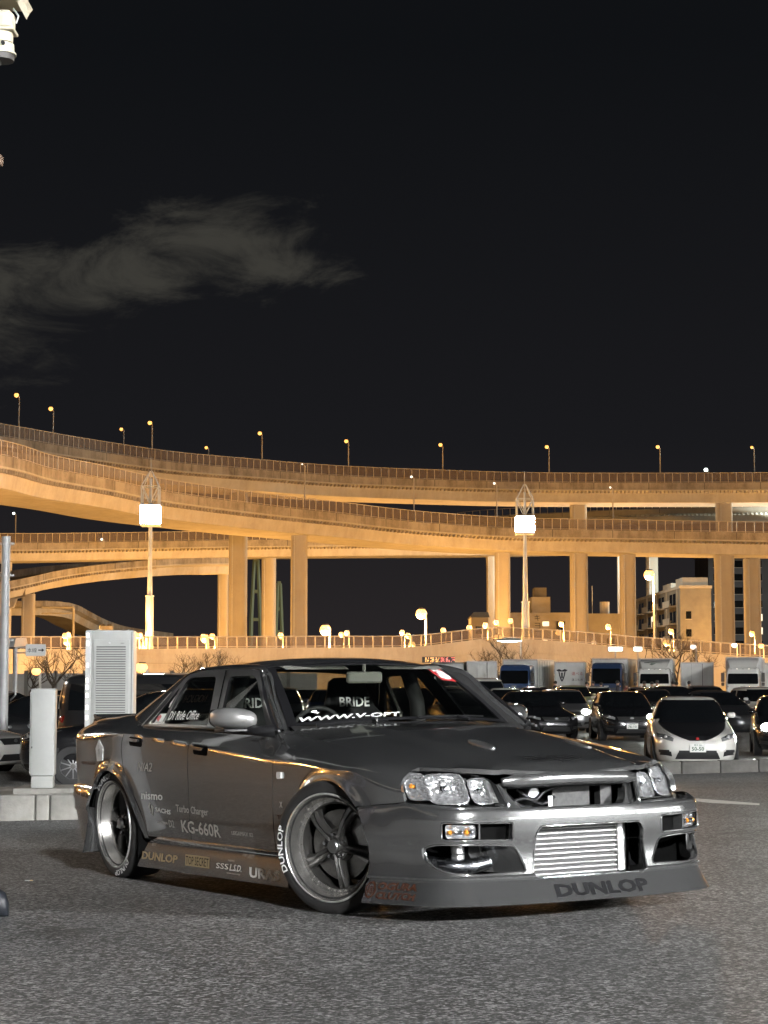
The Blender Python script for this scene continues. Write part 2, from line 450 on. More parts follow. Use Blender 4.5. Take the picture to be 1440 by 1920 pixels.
def booled(mb, cutters, name, parent, matl, smooth=28):
    """cut closed prisms out of a closed shell"""
    a = link(name, mb.mesh(name, matl, 0, .0008)); tmp = []
    for cm in cutters:
        o = link('cutter', cm.mesh('cutter', None, 0, .0005)); tmp.append(o)
        md = a.modifiers.new('cut', 'BOOLEAN'); md.operation = 'DIFFERENCE'; md.object = o; md.solver = 'EXACT'
    bpy.context.view_layer.update()
    dg = bpy.context.evaluated_depsgraph_get(); dg.update()
    me = bpy.data.meshes.new_from_object(a.evaluated_get(dg)); me.name = name
    a.modifiers.clear()
    for o in tmp: bpy.data.objects.remove(o)
    a.data = me
    me.polygons.foreach_set('use_smooth', [True]*len(me.polygons)); me.set_sharp_from_angle(angle=math.radians(smooth))
    if parent: a.parent = parent
    return a

GAP = .0035
def door_gap_rear(z):           # rear edge of the rear door
    t = [(.20,-2.175),(.26,-2.185),(.32,-2.20),(.40,-2.235),(.47,-2.285),(.53,-2.335),(.60,-2.40),(.66,-2.44),(.74,-2.455),(.80,-2.44),(.90,-2.37)]
    return float(np.interp(z, [p[0] for p in t], [p[1] for p in t]))
def door_gap_mid(z): return -1.582+.038*sstep(.25, .60, z)+.03*sstep(.6, .9, z)
def door_gap_front(z): return -.555+.035*sstep(.3, .7, z)-.075*sstep(.70, .86, z)

def hood_edge(x):               # (half width, height) of the shut line
    return flank(x, ZT(x)), ZT(x)
def hero_car():
    R = thing('parked_car', 'silver grey tuned sedan with five spoke wheels, deep front lip and sponsor lettering', 'car')
    P = HM['paint']
    for side in (1, -1):
        mir = side < 0
        # front fender: behind, over and in front of the arch
        mb = MB(); cx, cz, r = ARF
        def xg(z): return door_gap_front(z)+GAP
        x0 = cx-r; x1 = cx+r
        top = lambda x: ZT(x)
        zsm = lambda x: np.interp(x, [x1, .64], [.508, .531])
        side_panel(mb, xg, x0, .243, cz, 14, 8)
        side_panel(mb, xg, x0, cz, top, 14, 26)
        zb_mid = lambda x: max(arch_z(x, ARF), 0)
        xs = math.sqrt(r*r-(.508-cz)**2)+cx        # where the bumper seam meets the arch
        us = [(math.cos(PI-(PI-math.acos(min(1, (xs-cx)/r)))*i/44)*r+cx-x0)/(xs-x0) for i in range(45)]
        side_panel(mb, x0, xs, zb_mid, top, 45, 26, us=us)
        side_panel(mb, xs, lambda z: .592-.035*sstep(.53, .66, z), lambda x: np.interp(x, [xs, .592], [.508, .531]), top, 14, 26)
        f = flanged(mb, 'front_fender', R, P, .024, mirror=mir)
        # rear quarter
        mb = MB(); cx, cz, r = ARR; x0 = cx-r; x1 = cx+r
        tq = lambda x: ZT(x)
        gx = lambda z: door_gap_rear(z)-GAP
        side_panel(mb, -3.705, x0, .525, tq, 40, 22, us=[1-(1-i/39)**1.6 if 0 else (i/39)**.75 for i in range(40)])
        us = [(math.cos(PI-PI*i/44)*r+cx-x0)/(x1-x0) for i in range(45)]
        # over the arch as far as the door
        def rr(z): return min(gx(max(z, .26)), x1)
        zq = .525
        xa = cx-math.sqrt(r*r-(zq-cz)**2)
        n = 40
        def fq(u, v):
            x = xa; z = .5
            zt_ = tq
            for _ in range(8):
                xr = gx(z); x = xa+(xr-xa)*u
                zb = arch_z(x, ARR) if abs(x-cx) < r else cz
                z = zb+(zt_(x)-zb)*v
            return (x, flank(x, z), z)
        grid(mb, fq, n, 22, P)
        side_panel(mb, x0, xa, lambda x: .525, tq, 3, 22) if x0 < xa else None
        q = flanged(mb, 'rear_quarter', R, P, .024, mirror=mir, weld=.003)
        # doors
        mb = MB()
        side_panel(mb, lambda z: door_gap_mid(z)+GAP, lambda z: door_gap_front(z)-GAP, .262, lambda x: ZT(x)-.004, 50, 34)
        d1 = flanged(mb, 'front_door', R, P, .024, mirror=mir)
        mb = MB()
        side_panel(mb, lambda z: door_gap_rear(z)+GAP, lambda z: door_gap_mid(z)-GAP, .262, lambda x: ZT(x)-.004, 44, 34)
        d2 = flanged(mb, 'rear_door', R, P, .024, mirror=mir)
        # door handles: a dark scoop with a body coloured pull
        for dd, hx, hz in ((d1, -1.375, .752), (d2, -2.245, .795)):
            m1 = MB(); m2 = MB()
            def hf(u, v, off): x = hx+u; z = hz+v-.05*u; return (x, (flank(x, z)+off)*side, z)
            ol = rpoly([(-.085,-.026),(.085,-.026),(.092,.024),(-.085,.026)], .02)
            plate(m1, [ol], lambda u, v: hf(u, v, .003), lambda u, v: hf(u, v, -.004), HM['void'])
            ol = rpoly([(-.078,.000),(.06,.000),(.066,.018),(-.078,.020)], .009)
            plate(m2, [ol], lambda u, v: hf(u, v, .020), lambda u, v: hf(u, v, .006), P)
            hcup = m1.build('handle_recess', None, dd); m2.build('handle_pull', None, hcup, smooth=30)
        # side skirt with a flared foot
        mb = MB(); rows = [(.262,.800),(.262,.826),(.254,.842),(.243,.866),(.236,.873),(.20,.877),(.15,.879),(.112,.880),(.098,.878),(.094,.868),(.11,.80)]
        L = []
        for i in range(41):
            u = i/40; l = []
            for z, w in rows:
                xf = np.interp(z, [.09,.25], [-.335,-.318]); xr = np.interp(z, [.09,.25], [-2.195,-2.02+.0])
                l.append((xr+(xf-xr)*u, (w-.012*sstep(.4,0,abs(u-.5))*0)*side, z))
            L.append(l)
        mb.loft(L, P, caps=True)
        sk = mb.build('side_skirt', P, R, smooth=28)
        if side < 0:
            skirt_obj = sk
        # roof pillar strip: A pillar, cant rail, C pillar in one
        C0 = crom([(-.715,.678,.868),(-.96,.618,1.035),(-1.185,.548,1.182),(-1.50,.530,1.214),(-1.90,.532,1.212),(-2.12,.548,1.188),(-2.45,.600,1.068),(-2.74,.648,.950)], 60)
        C1 = crom([(-.630,.758,.850),(-.87,.690,1.012),(-1.085,.632,1.168),(-1.45,.616,1.186),(-1.80,.617,1.188),(-1.985,.628,1.172),(-2.13,.694,1.045),(-2.300,.790,.884)], 60)
        nb = 9; L = []
        for a, b in zip(C0, C1):
            a = Vector(a); b = Vector(b); wdt = (b-a).length
            nrm = Vector((0, .75, .66)); l = []
            for k in range(nb):
                t = k/(nb-1); p = a.lerp(b, t)+nrm*(.045*wdt*4*t*(1-t))
                l.append(tuple(p))
            L.append(l)
        mb = MB().loft(L, P); flanged(mb, 'roof_pillar', R, P, .018, mirror=mir, smooth=60)
        mb = MB().loft([[(p_[0], (p_[1]-.024)*side, p_[2]-.014) for p_ in l] for l in L], HM['cabin']); mb.build('pillar_trim', None, R, smooth=60)
        # deck beside the boot
        L0 = crom([(-2.300,.790,.884),(-2.52,.715,.916),(-2.74,.648,.950),(-2.95,.630,.940),(-3.3,.60,.932),(-3.62,.50,.925)], 34)
        L = []
        for k, a in enumerate(L0):
            x = a[0]; b = (x-.0, flank(x, ZT(x)), ZT(x)); l = []
            for j in range(7):
                t = j/6; p = Vector(a).lerp(Vector(b), t); p.z += .012*4*t*(1-t)*min(k/6, 1); l.append(tuple(p))
            L.append(l)
        mb = MB().loft(L, P); flanged(mb, 'rear_deck', R, P, .015, mirror=mir, smooth=60)
        # ---- side windows
        def gl(u, v, off=0):       # u = x, v = z on the glass plane
            w = .795-.165*max((v-.86)/.31, 0)**1.12-.022*sstep(-1.0, -.6, u)-.006*sstep(-1.9, -2.3, u)
            return (u, (w+off)*side, v)
        outer = [(-.64,.848),(-.87,1.008),(-1.085,1.164),(-1.20,1.177),(-1.45,1.184),(-1.80,1.186),(-1.97,1.172),(-2.02,1.15),(-2.13,1.04),(-2.298,.882),(-1.4,.862)]
        fw = rpoly([(-.735,.878),(-1.060,1.118),(-1.13,1.143),(-1.425,1.146),(-1.262,.878)], [.03,.05,.05,.035,.03], 4)
        rw = rpoly([(-1.405,.880),(-1.595,1.150),(-1.93,1.152),(-1.975,1.13),(-2.008,.896)], [.03,.04,.04,.03,.03], 4)
        qw = rpoly([(-2.038,.897),(-2.018,1.105),(-2.20,.899)], [.015,.02,.02], 4)
        mb = MB(); plate(mb, [outer, fw, rw, qw], lambda u, v: gl(u, v, .012), lambda u, v: gl(u, v, -.010), HM['trim'])
        fr = mb.build('window_frame', None, R, smooth=30)
        for nm, po in (('front_side_window', fw), ('rear_side_window', rw), ('quarter_window', qw)):
            g = MB(); plate(g, [[(p[0]*1.0, p[1]) for p in po]], lambda u, v: gl(u, v, .001), lambda u, v: gl(u, v, -.003), HM['glass'] if nm[0] == 'f' else HM['dglass'])
            g.build(nm, None, fr)
        # bright moulding along the C pillar, belt moulding
        mb = MB(); mb.tube([gl(-2.305,.886,.016), gl(-2.20,.975,.016), gl(-2.10,1.075,.016)], .005, 6, HM['polish']); mb.build('pillar_moulding', None, R, smooth=60)
        mb = MB(); mb.tube([gl(x, np.interp(x, [-2.3,-1.4,-.6], [.884,.868,.850]), .010) for x in np.linspace(-2.29,-.6,14)], .008, 6, HM['trim']); mb.build('belt_moulding', None, R, smooth=60)
        # B pillar line between the doors
        mb = MB(); mb.tube([gl(-1.315,.872,.014), gl(-1.505,1.178,.014)], .005, 6, HM['void']); mb.build('door_seal', None, fr)
        # mirror
        MX, MY = (-.80, .925) if side < 0 else (-.90, .85)
        mb = MB(); prof = []
        for k in range(9):
            t = k/8; xx = MX-.08+.165*t; s = [.86,.97,1,.99,.96,.90,.78,.58,.25][k]
            l = []
            for a in range(20):
                an = 2*PI*a/20; cy, sy = math.cos(an), math.sin(an)
                ex = 2.6
                yy = math.copysign(abs(cy)**(2/ex), cy)*.100*s; zz = math.copysign(abs(sy)**(2/ex), sy)*.055*s
                l.append((xx-.05*(yy/.12)*1+.0, (MY+yy)*side, .916+zz+.010*(yy/.12)))
            prof.append(l)
        mb.loft(prof, HM['mirror_silver'] if side < 0 else P, closed=True, caps=True)
        mr = mb.build('door_mirror', None, R, smooth=45)
        mb = MB(); mb.loft([[(MX-.087-.05*(yy/.12)-.001, (MY+yy)*side, .916+zz+.01*(yy/.12)) for yy, zz in rpoly([(-.092,-.043),(.092,-.043),(.092,.043),(-.092,.043)], .03)]]*1+[[(MX-.09-.05*(yy/.12), (MY+yy)*side, .916+zz+.01*(yy/.12)) for yy, zz in rpoly([(-.092,-.043),(.092,-.043),(.092,.043),(-.092,.043)], .03)]], HM['chrome'], closed=True, caps=True)
        mb.build('mirror_glass', None, mr)
        mb = MB(); mb.tube([(-.66,.775*side,.850),(-.69,(MY-.09)*side,.852),(MX+.02,(MY-.04)*side,.866)], [.034,.028,.020], 10, HM['black']); mb.rbox((MX,(MY+.0)*side,.857),(.12,.19,.016),.007,HM['black']); mb.build('mirror_stalk', None, mr, smooth=40)
        # indicator repeater
        mb = MB()
        ol = rpoly([(-.024,-.017),(.024,-.017),(.024,.017),(-.024,.017)], .012)
        sf = lambda u, v, o: (-.44+u, (flank(-.44+u, .635+v)+o)*side, .635+v)
        plate(mb, [ol], lambda u, v: sf(u, v, .010), lambda u, v: sf(u, v, -.002), HM['white']); mb.build('side_repeater', None, R)
        # wheel wells and inner shell, all black
        mb = MB()
        for (cx, cz, r) in (ARF, ARR):
            L = []
            for k in range(17):
                a = PI*k/16; L.append([(cx+math.cos(a)*(r-.004), w_*side, max(cz+math.sin(a)*(r-.004), .1)) for w_ in (.835, .50)])
            mb.loft([[(cx+r-.004, .835*side, .13), (cx+r-.004, .5*side, .13)]]+L+[[(cx-r+.004, .835*side, .13), (cx-r+.004, .5*side, .13)]])
            mb.box((cx-r, min(.5*side,.49*side), .12), (cx+r, max(.5*side,.49*side), .66))
        mb.build('wheel_arch_liner', HM['void'], R)
    # ---- roof
    def roof(u, v):
        x = -1.12-1.03*u
        zc = interp([(-2.15,1.205),(-2.0,1.232),(-1.75,1.248),(-1.5,1.250),(-1.3,1.240),(-1.12,1.214)])(x)
        ye, ze = interp([(-2.15,.553,1.182),(-2.0,.540,1.203),(-1.75,.533,1.214),(-1.5,.530,1.215),(-1.25,.540,1.196),(-1.12,.570,1.147)])(x)
        y = (2*v-1); x2 = x-.055*y*y*(1-u)-.02*y*y*0
        if u < .12:
            ye, ze = interp([(-1.25,.540,1.196),(-1.17,.552,1.178)])(max(x2, -1.25))
        return (x2, y*ye, zc-(zc-ze)*abs(y)**2.4)
    mb = grid(MB(), roof, 30, 33, P); flanged(mb, 'roof', R, P, .012, smooth=60)
    mb = MB(); grid(mb, lambda u, v: (lambda p: (p[0], p[1]*.98, p[2]-.02))(roof(u*.98+.01, v)), 16, 17); mb.build('roof_lining', HM['liner'], R, smooth=60)
    # ---- windscreen and rear glass
    def scr(u, v, off=0):
        y = 2*v-1
        b = (-.585-.13*abs(y)**2.2, .675*y, .893-.026*y*y)
        t = (-1.120-.066*abs(y)**2.2, .548*y, 1.212-.030*y*y)
        p = Vector(b).lerp(Vector(t), u); n = Vector((.5, y*.25, .8)).normalized()
        return tuple(p+n*(.022*4*u*(1-u)*.6+off))
    mb = grid(MB(), lambda u, v: scr(.01+.98*u, .012+.976*v), 14, 25); ws = mb.build('windscreen', HM['glass'], R, smooth=80)
    mb = MB()
    loops = []
    for ins in (0, .035):
        l = []
        for k in range(25): l.append((ins*1.2, ins+(1-2*ins)*k/24))
        for k in range(1, 12): l.append((ins*1.2+(1-2.4*ins)*k/12, 1-ins))
        for k in range(25): l.append((1-ins*1.2, 1-ins-(1-2*ins)*k/24))
        for k in range(1, 12): l.append((1-ins*1.2-(1-2.4*ins)*k/12, ins))
        loops.append(l)
    mb.loft([[scr(a, b, .004) for a, b in loops[0]], [scr(a, b, .004) for a, b in loops[1]], [scr(a, b, -.004) for a, b in loops[1]]], HM['trim'], closed=True)
    mb.build('screen_border', None, ws)
    def rear(u, v, off=0):
        y = 2*v-1
        t = (-2.13-.0*abs(y), .548*y, 1.198-.014*y*y); b = (-2.79+.03*y*y, .645*y, .962-.012*y*y)
        p = Vector(t).lerp(Vector(b), u); return tuple(p+Vector((-.3, y*.2, .9)).normalized()*(.03*4*u*(1-u)*.5+off))
    grid(MB(), rear, 10, 17).build('rear_window', HM['glass'], R, smooth=80)
    # ---- boot lid, rear panel, small spoiler, lamps
    def boot(u, v):
        y = 2*v-1
        x = -2.80-.86*u; ye = interp([(-3.66,.50),(-3.3,.60),(-2.95,.630),(-2.74,.648)])(x)
        zc = interp([(-3.66,.930),(-3.4,.945),(-2.8,.962)])(x)
        return (x-.03*(1-y*y)*u, ye*y, zc-.012*abs(y)**2)
    flanged(grid(MB(), boot, 16, 17, P), 'boot_lid', R, P, .012, smooth=60)
    mb = MB(); L = []
    for z, o in ((.93,.0),(.85,.015),(.70,.02),(.54,.01),(.525,.0)):
        L.append([(-3.70-o*.5+.06*abs(y/.56)**3, y, z) for y in np.linspace(-.56,.56,21)])
    mb.loft(L, P); flanged(mb, 'rear_panel', R, P, .01, smooth=50)
    mb = MB(); mb.loft([[(-3.50+.03*abs(t), .57*t, .938),(-3.60+.04*abs(t), .57*t, .948),(-3.66+.05*abs(t), .57*t, .962),(-3.67+.05*abs(t), .57*t, .956),(-3.64+.04*abs(t), .57*t, .93)] for t in np.linspace(-1,1,15)], P, caps=True)
    mb.build('boot_spoiler', None, R, smooth=40)
    for s in (1, -1):
        for yy in (.54, .36):
            mb = MB(); mb.lathe([(.001,0),(.07,.004),(.078,.02),(.078,.05)], 20, 'x', (-3.70+.02*(yy > .5), yy*s, .76), HM['red']); mb.build('tail_lamp', None, R, smooth=40)
    # ---- rear bumper
    PR = crom([(-3.005,.858),(-3.12,.846),(-3.28,.815),(-3.42,.768),(-3.56,.68),(-3.68,.50),(-3.73,.25),(-3.74,0)], 26)
    half = [(x, y) for x, y in PR]; full = half+[(x, -y) for x, y in reversed(half[:-1])]
    cen = Vector((-2.9, 0))
    rows = [(.535,-.03),(.528,.004),(.515,.012),(.44,.014),(.385,.010),(.372,-.004),(.33,-.012),(.25,-.026),(.19,-.04),(.18,-.08)]
    def offs(pl, o):
        out = []
        for i, p in enumerate(pl):
            a = Vector(pl[max(i-1, 0)]); b = Vector(pl[min(i+1, len(pl)-1)]); t = (b-a).normalized(); n = Vector((t.y, -t.x))
            if n.dot(Vector(p)-Vector((-1.5, 0))) < 0: n = -n
            out.append(tuple(Vector(p)+n*o))
        return out
    def rarch(x, z):
        xe = ARR[0]-math.sqrt(ARR[2]**2-max(min(z, .53)-ARR[1], 0)**2)-.004
        return xe-(xe+3.30)*(-3.005-x)/.295 if x > -3.30 else x
    mb = MB(); mb.loft([[(rarch(x, z), y, z) for x, y in offs(full, o)] for z, o in rows], P); flanged(mb, 'rear_bumper', R, P, .02, smooth=40, weld=0)
    for s in (1, -1):
        mb = MB(); mb.loft([[(-2.985,.80*s,.40),(-2.975,.852*s,.40)],[(-2.96,.80*s,.30),(-2.945,.875*s,.28)],[(-2.95,.80*s,.20),(-2.93,.895*s,.19)],[(-2.94,.80*s,.14),(-2.915,.915*s,.136)]], P)
        b2 = MB(); b2.v = [(p[0]-.02, p[1], p[2]) for p in mb.v]; b2.f = [list(reversed(f)) for f in mb.f]; b2.m = list(mb.m); b2.mats = list(mb.mats)
        mb.merge(b2); mb.build('rear_spat', P, R)
    # ---- bonnet
    zcen = interp([(-.74,.905),(-.45,.878),(0,.818),(.3,.772),(.6,.708),(.76,.672),(.84,.648)])
    def hood(u, v):
        y = 2*v-1
        xb = -.56-.13*abs(y)**2.2+.012; 
        # front edge: runs over the lamps, dips beside the grille, straight in the middle
        ay = abs(y)*.73
        xf = interp([(0,.835),(.30,.822),(.36,.812),(.45,.792),(.58,.715),(.68,.618),(.73,.560)])(ay)
        x = xb+(xf-xb)*u
        we, ze = hood_edge(min(x, .64)); we -= GAP*1.2
        zz = zcen(x); q = abs(y)
        z = zz-(zz-ze)*q**2.6
        # raised centre with soft shoulders
        yy = q*we; z += .015*sstep(.405, .365, yy)*sstep(-.62, -.1, x)*sstep(.86, .72, x)
        z -= .010*sstep(.80, .97, u)*sstep(.30, .40, yy)*0
        return (x, y*we, z)
    vs = sorted(set([i/52 for i in range(53)]+[.5+s*(k/.73/2) for s in (1,-1) for k in (.36,.375,.39,.405,.42)]))
    hd = flanged(grid(MB(), hood, 44, 0, P, us=[1-(1-i/43)**1.15 for i in range(44)], vs=vs), 'bonnet', R, P, .022, smooth=60, inward=(-.2,0,0))
    hood_z = lambda x, y: hood(*hood_uv(x, y))[2]
    def hood_uv(x, y):
        u, v = .5, .5
        for _ in range(20):
            p = hood(u, v); u += (x-p[0])/1.4; v += (y-p[1])/1.5
        return u, v
    # cowl and wipers
    mb = MB(); grid(mb, lambda u, v: (-.70+.15*u-.13*abs(2*v-1)**2.2, .70*(2*v-1), .868+.012*u-.03*(2*v-1)**2), 3, 17); mb.build('scuttle', HM['black'], R)
    for (a, b) in (((.10,.10),(.10,.48)), ((.11,.52),(.10,.86))):
        mb = MB(); pts = [scr((.015+.035*t) if a[1] > .3 else -.025+.02*t, a[1]+(b[1]-a[1])*t, .012) for t in np.linspace(0, 1, 8)]
        mb.tube(pts, .007, 6, HM['black'], r1=.004)
        p = Vector(scr(0, a[1]+.22, .02)); mb.tube([p+Vector((.04, 0, -.01)), Vector(pts[4])], .008, 6, HM['black']); mb.build('wiper', None, R)
    # bonnet pins and the emblem drawn on the bonnet
    for (x, y) in ((.36, -.20), (.36, .36)):
        ol = [(math.cos(t)*.060, math.sin(t)*.026) for t in np.linspace(0, 2*PI, 24, endpoint=False)]
        ol = [(math.cos(t)*.105, math.sin(t)*.036) for t in np.linspace(0, 2*PI, 24, endpoint=False)]
        mb = MB()
        fn = lambda u, v, o: (lambda X, Y: (X, Y, hood_z(X, Y)+o))(x+u, y+v)
        plate(mb, [ol], lambda u, v: fn(u, v, .005), lambda u, v: fn(u, v, -.003), HM['alu']); mb.build('bonnet_pin', None, R)
    mb = MB()
    for pts in ([(-.17,.00),(-.10,.045),(-.03,.02),(-.06,.0),(-.09,.012)], [(.17,.0),(.10,.045),(.03,.02),(.06,.0),(.09,.012)], [(-.09,-.01),(-.02,.03),(0,.012),(.02,.03),(.09,-.01),(.04,-.002),(.015,-.03),(-.015,-.03),(-.04,-.002)], [(-.20,-.03),(-.10,-.012),(-.04,-.038),(-.10,-.03)], [(.20,-.03),(.10,-.012),(.04,-.038),(.10,-.03)], [(-.01,.05),(.0,.085),(.012,.05),(0,.035)]):
        plate(mb, [pts], lambda u, v: (.66+v*1.0, u+.0, hood_z(.66+v*1.0, u)+.0025), None, HM['ink'])
    mb.build('bonnet_emblem', None, R)
    # ---- nose: bar over the grille, grille surround, engine bay glimpsed behind
    L = []
    for t in np.linspace(-1, 1, 25):
        y = .375*t; x = .835-.045*abs(t)**2.5; e = 1-.45*sstep(.82, 1, abs(t))
        zc = .617+.020*0; l = []
        for a in range(14):
            an = 2*PI*a/14; l.append((x+.020*math.cos(an)*e, y, zc+.003-.008*abs(t)**2+.031*e*math.copysign(abs(math.sin(an))**.8, math.sin(an))))
        L.append(l)
    MB().loft(L, P, closed=True, caps=True).build('grille_bar', None, R, smooth=50)
    def gs(u, v, o=0): return (.842-.06*(v-.47)/.13-.055*abs(u/.4)**2.2+o, u, v)
    out = [(-.41,.472),(-.375,.60),(-.2,.612),(0,.615),(.2,.612),(.375,.60),(.41,.472),(.2,.462),(0,.460),(-.2,.462)]
    hole = rpoly([(-.325,.594),(.325,.594),(.335,.56),(.30,.497),(.20,.474),(-.20,.474),(-.30,.497),(-.335,.56)], [.012,.012,.03,.05,.05,.05,.05,.03], 4)
    mb = MB(); plate(mb, [out, hole], lambda u, v: gs(u, v), lambda u, v: gs(u, v, -.055), P); mb.build('grille_surround', None, R, smooth=30)
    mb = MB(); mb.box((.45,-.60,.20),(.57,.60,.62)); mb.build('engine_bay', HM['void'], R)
    mb = MB(); mb.box((.66,-.02,.475),(.675,.19,.575), HM['dullalu']); mb.build('oil_cooler', None, R)
    mb = MB(); mb.box((.655,.235,.485),(.70,.30,.58), HM['dullalu']); mb.build('horn_bracket', None, R)
    mb = MB(); mb.box((.60,-.40,.575),(.70,.40,.595), HM['cabin']); mb.box((.62,-.4,.46),(.70,.4,.475), HM['cabin']); mb.build('radiator_support', None, R)
    mb = MB(); mb.cbox((.705,-.055,.507), (.004,.022,.06), HM['white']); mb.build('paper_tag', None, R)
    mb = MB(); mb.lathe([(.001,.03),(.03,.028),(.045,.01),(.05,-.02)], 18, 'x', (.67,-.14,.545), HM['alu']); mb.build('horn', None, R, smooth=40)
    for pts in ([(.68,-.30,.50),(.71,-.20,.53),(.70,-.10,.50),(.69,-.02,.53)], [(.68,-.22,.57),(.71,-.15,.52),(.70,-.08,.56),(.69,.02,.58)], [(.68,-.28,.55),(.72,-.24,.50),(.70,-.16,.49)]):
        MB().tube(crom(pts, 12), .009, 7, HM['black']).build('hose', None, R, smooth=60)
    # ---- headlamps
    PL = interp([(.30,.822),(.37,.815),(.50,.792),(.60,.760),(.67,.698),(.72,.635),(.765,.555)])   # plan curve of the lens x(y)
    for s in (1, -1):
        def hl(u, v, o=0):      # u = |y|, v = z
            x = PL(u)-.085*max(v-.515, 0)/.15+o
            return (x+.0, u*s, v)
        ol = rpoly([(.375,.508),(.60,.512),(.752,.530),(.757,.60),(.730,.668),(.60,.664),(.440,.640),(.392,.606)], [.012,.02,.012,.04,.03,.05,.03,.02], 4)
        den = []
        for i, p in enumerate(ol):
            q = ol[(i+1) % len(ol)]; n = max(1, int(math.dist(p, q)/.03))
            for k in range(n): den.append((p[0]+(q[0]-p[0])*k/n, p[1]+(q[1]-p[1])*k/n))
        cu, cv = .59, .59
        ring = lambda sc, o: [hl(cu+(u-cu)*sc, cv+(v-cv)*sc, o) for u, v in den]
        mb = MB(); mb.loft([ring(1.0, -.004), ring(.985, -.05), ring(.96, -.10)], HM['housing'], closed=True, caps=False)
        b = ring(.96, -.10); mb.loft([b, [tuple(Vector(p).lerp(Vector(hl(cu, cv, -.11)), .5)) for p in b], [hl(cu, cv, -.11)]*len(b)], HM['housing'], closed=True)
        H = mb.build('headlight', None, R, smooth=40)
        mb = MB(); mb.loft([ring(q, .004+.010*(1-q)) for q in (1.0, .96, .85, .65, .4, .15)]+[[hl(cu, cv, .014)]*len(den)], HM['lens'], closed=True)
        mb.build('lens', None, H, smooth=60)
        for nm, (u0, v0, hw, hh, ex, dp) in (('main_reflector', (.602,.586,.079,.069,4.4,.045)), ('inner_reflector', (.459,.573,.057,.059,3.4,.04)), ('turn_reflector', (.708,.597,.033,.060,6,.022))):
            mb = MB(); L = []
            for rr, dd in ((1.0,0),(.93,.004),(.92,-.006),(.82,-.030),(.62,-.045),(.38,-.052),(.15,-.055)):
                l = []
                for k in range(28):
                    a = 2*PI*k/28; c, sn = math.cos(a), math.sin(a)
                    l.append(hl(u0+hw*rr*math.copysign(abs(c)**(2/ex), c), v0+hh*rr*math.copysign(abs(sn)**(2/ex), sn), (-.010 if nm[0] == 't' else -.022)+dd*dp/.055))
                L.append(l)
            mb.loft(L, HM['bowl'], closed=True, caps=False); rf = mb.build(nm, None, H, smooth=35)
            p = hl(u0, v0, -.05); m2 = MB(); m2.ball(p, .015, HM['chrome'] if nm != 'turn_reflector' else HM['amber'], 10, 6); m2.build('bulb', None, rf, smooth=60)
        mb = MB(); tri = [(.395,.520),(.425,.520),(.425,.622),(.405,.606)]; plate(mb, [tri], lambda u, v: hl(u, v, -.02), lambda u, v: hl(u, v, -.04), HM['alu']); mb.build('chrome_fillet', None, H)
        # body coloured frame under and beside the lamp
        fr = [(.757,.655),(.768,.60),(.764,.526),(.70,.510),(.60,.500),(.45,.496),(.372,.494),(.368,.53),(.385,.60)]
        pts = [hl(u, v, .006) for u, v in crom(fr, 46)]
        MB().tube(pts, [.005+.0055*sstep(0, .35, i/(len(pts)-1)) for i in range(len(pts))], 8, P).build('headlight_frame', None, R, smooth=60)
        # fill between frame and bumper shelf
        L = [[hl(u, .497, .0), hl(u, .489, .012), hl(u, .484, .03), (PL(u)+.02, u*s, .475)] for u in np.linspace(.36, .768, 24)]
        MB().loft(L, P).build('headlight_sill', None, R, smooth=50)
    # ---- front bumper: shell, then the openings are cut out of it
    PF = crom([(.948,0),(.944,.2),(.930,.36),(.905,.51),(.870,.63),(.812,.715),(.740,.762),(.650,.792),(.54,.820),(.432,.846),(.30,.864)], 46)
    full = [(x, -y) for x, y in reversed(PF)]+[(x, y) for x, y in PF[1:]]
    def offp(o, fl=0):
        out = []; n = len(full)
        for i, p in enumerate(full):
            a = Vector(full[max(i-1, 0)]); b = Vector(full[min(i+1, n-1)]); t = (b-a).normalized(); nn = Vector((t.y, -t.x))
            s_ = abs(i-(n-1)/2)/((n-1)/2)
            out.append(tuple(Vector(p)+nn*(o+fl*sstep(.45, .8, s_))))
        return out
    rows = [(.482,-.125,0),(.500,-.030,0),(.502,-.012,0),(.496,-.002,0),(.484,.003,0),(.45,.004,0),(.40,.003,0),(.36,.000,0),(.348,-.006,0),(.30,-.008,0),(.25,-.006,0),(.212,-.002,0),(.204,.006,0),(.196,.004,0),(.188,-.004,.0),(.165,.010,.004),(.13,.028,-.004),(.100,.046,-.008),(.088,.053,-.010),(.084,.047,-.010),(.092,-.02,0),(.14,-.06,0)]
    outer = []
    for z, o, fl in rows:
        pl0 = offp(o, fl); pl1 = offp(-.012, 0); pl = []
        for a_, b_, f_ in zip(pl0, pl1, full):
            k = sstep(.80, .66, f_[0]) if z > .47 and o < -.012 else 0
            pl.append(tuple(Vector(a_).lerp(Vector(b_), k)))
        outer.append([(x, y, z+(sstep(.80, .64, x)*float(np.interp(x, [.30,.64], [.006,.026])) if z > .47 else 0)) for x, y in pl])
    outer_rows = outer[14:19]
    def arched(L_):        # the rear end follows the wheel arch
        out = []
        for l in L_:
            r_ = []
            for x, y, z in l:
                if x < .64:
                    d = max(z, ARF[1])-ARF[1]; xe = ARF[0]+math.sqrt(ARF[2]**2-d*d)-.004
                    x = .64-(.64-x)*(.64-xe)/.34
                r_.append((x, y, z))
            out.append(r_)
        return out
    inner = []
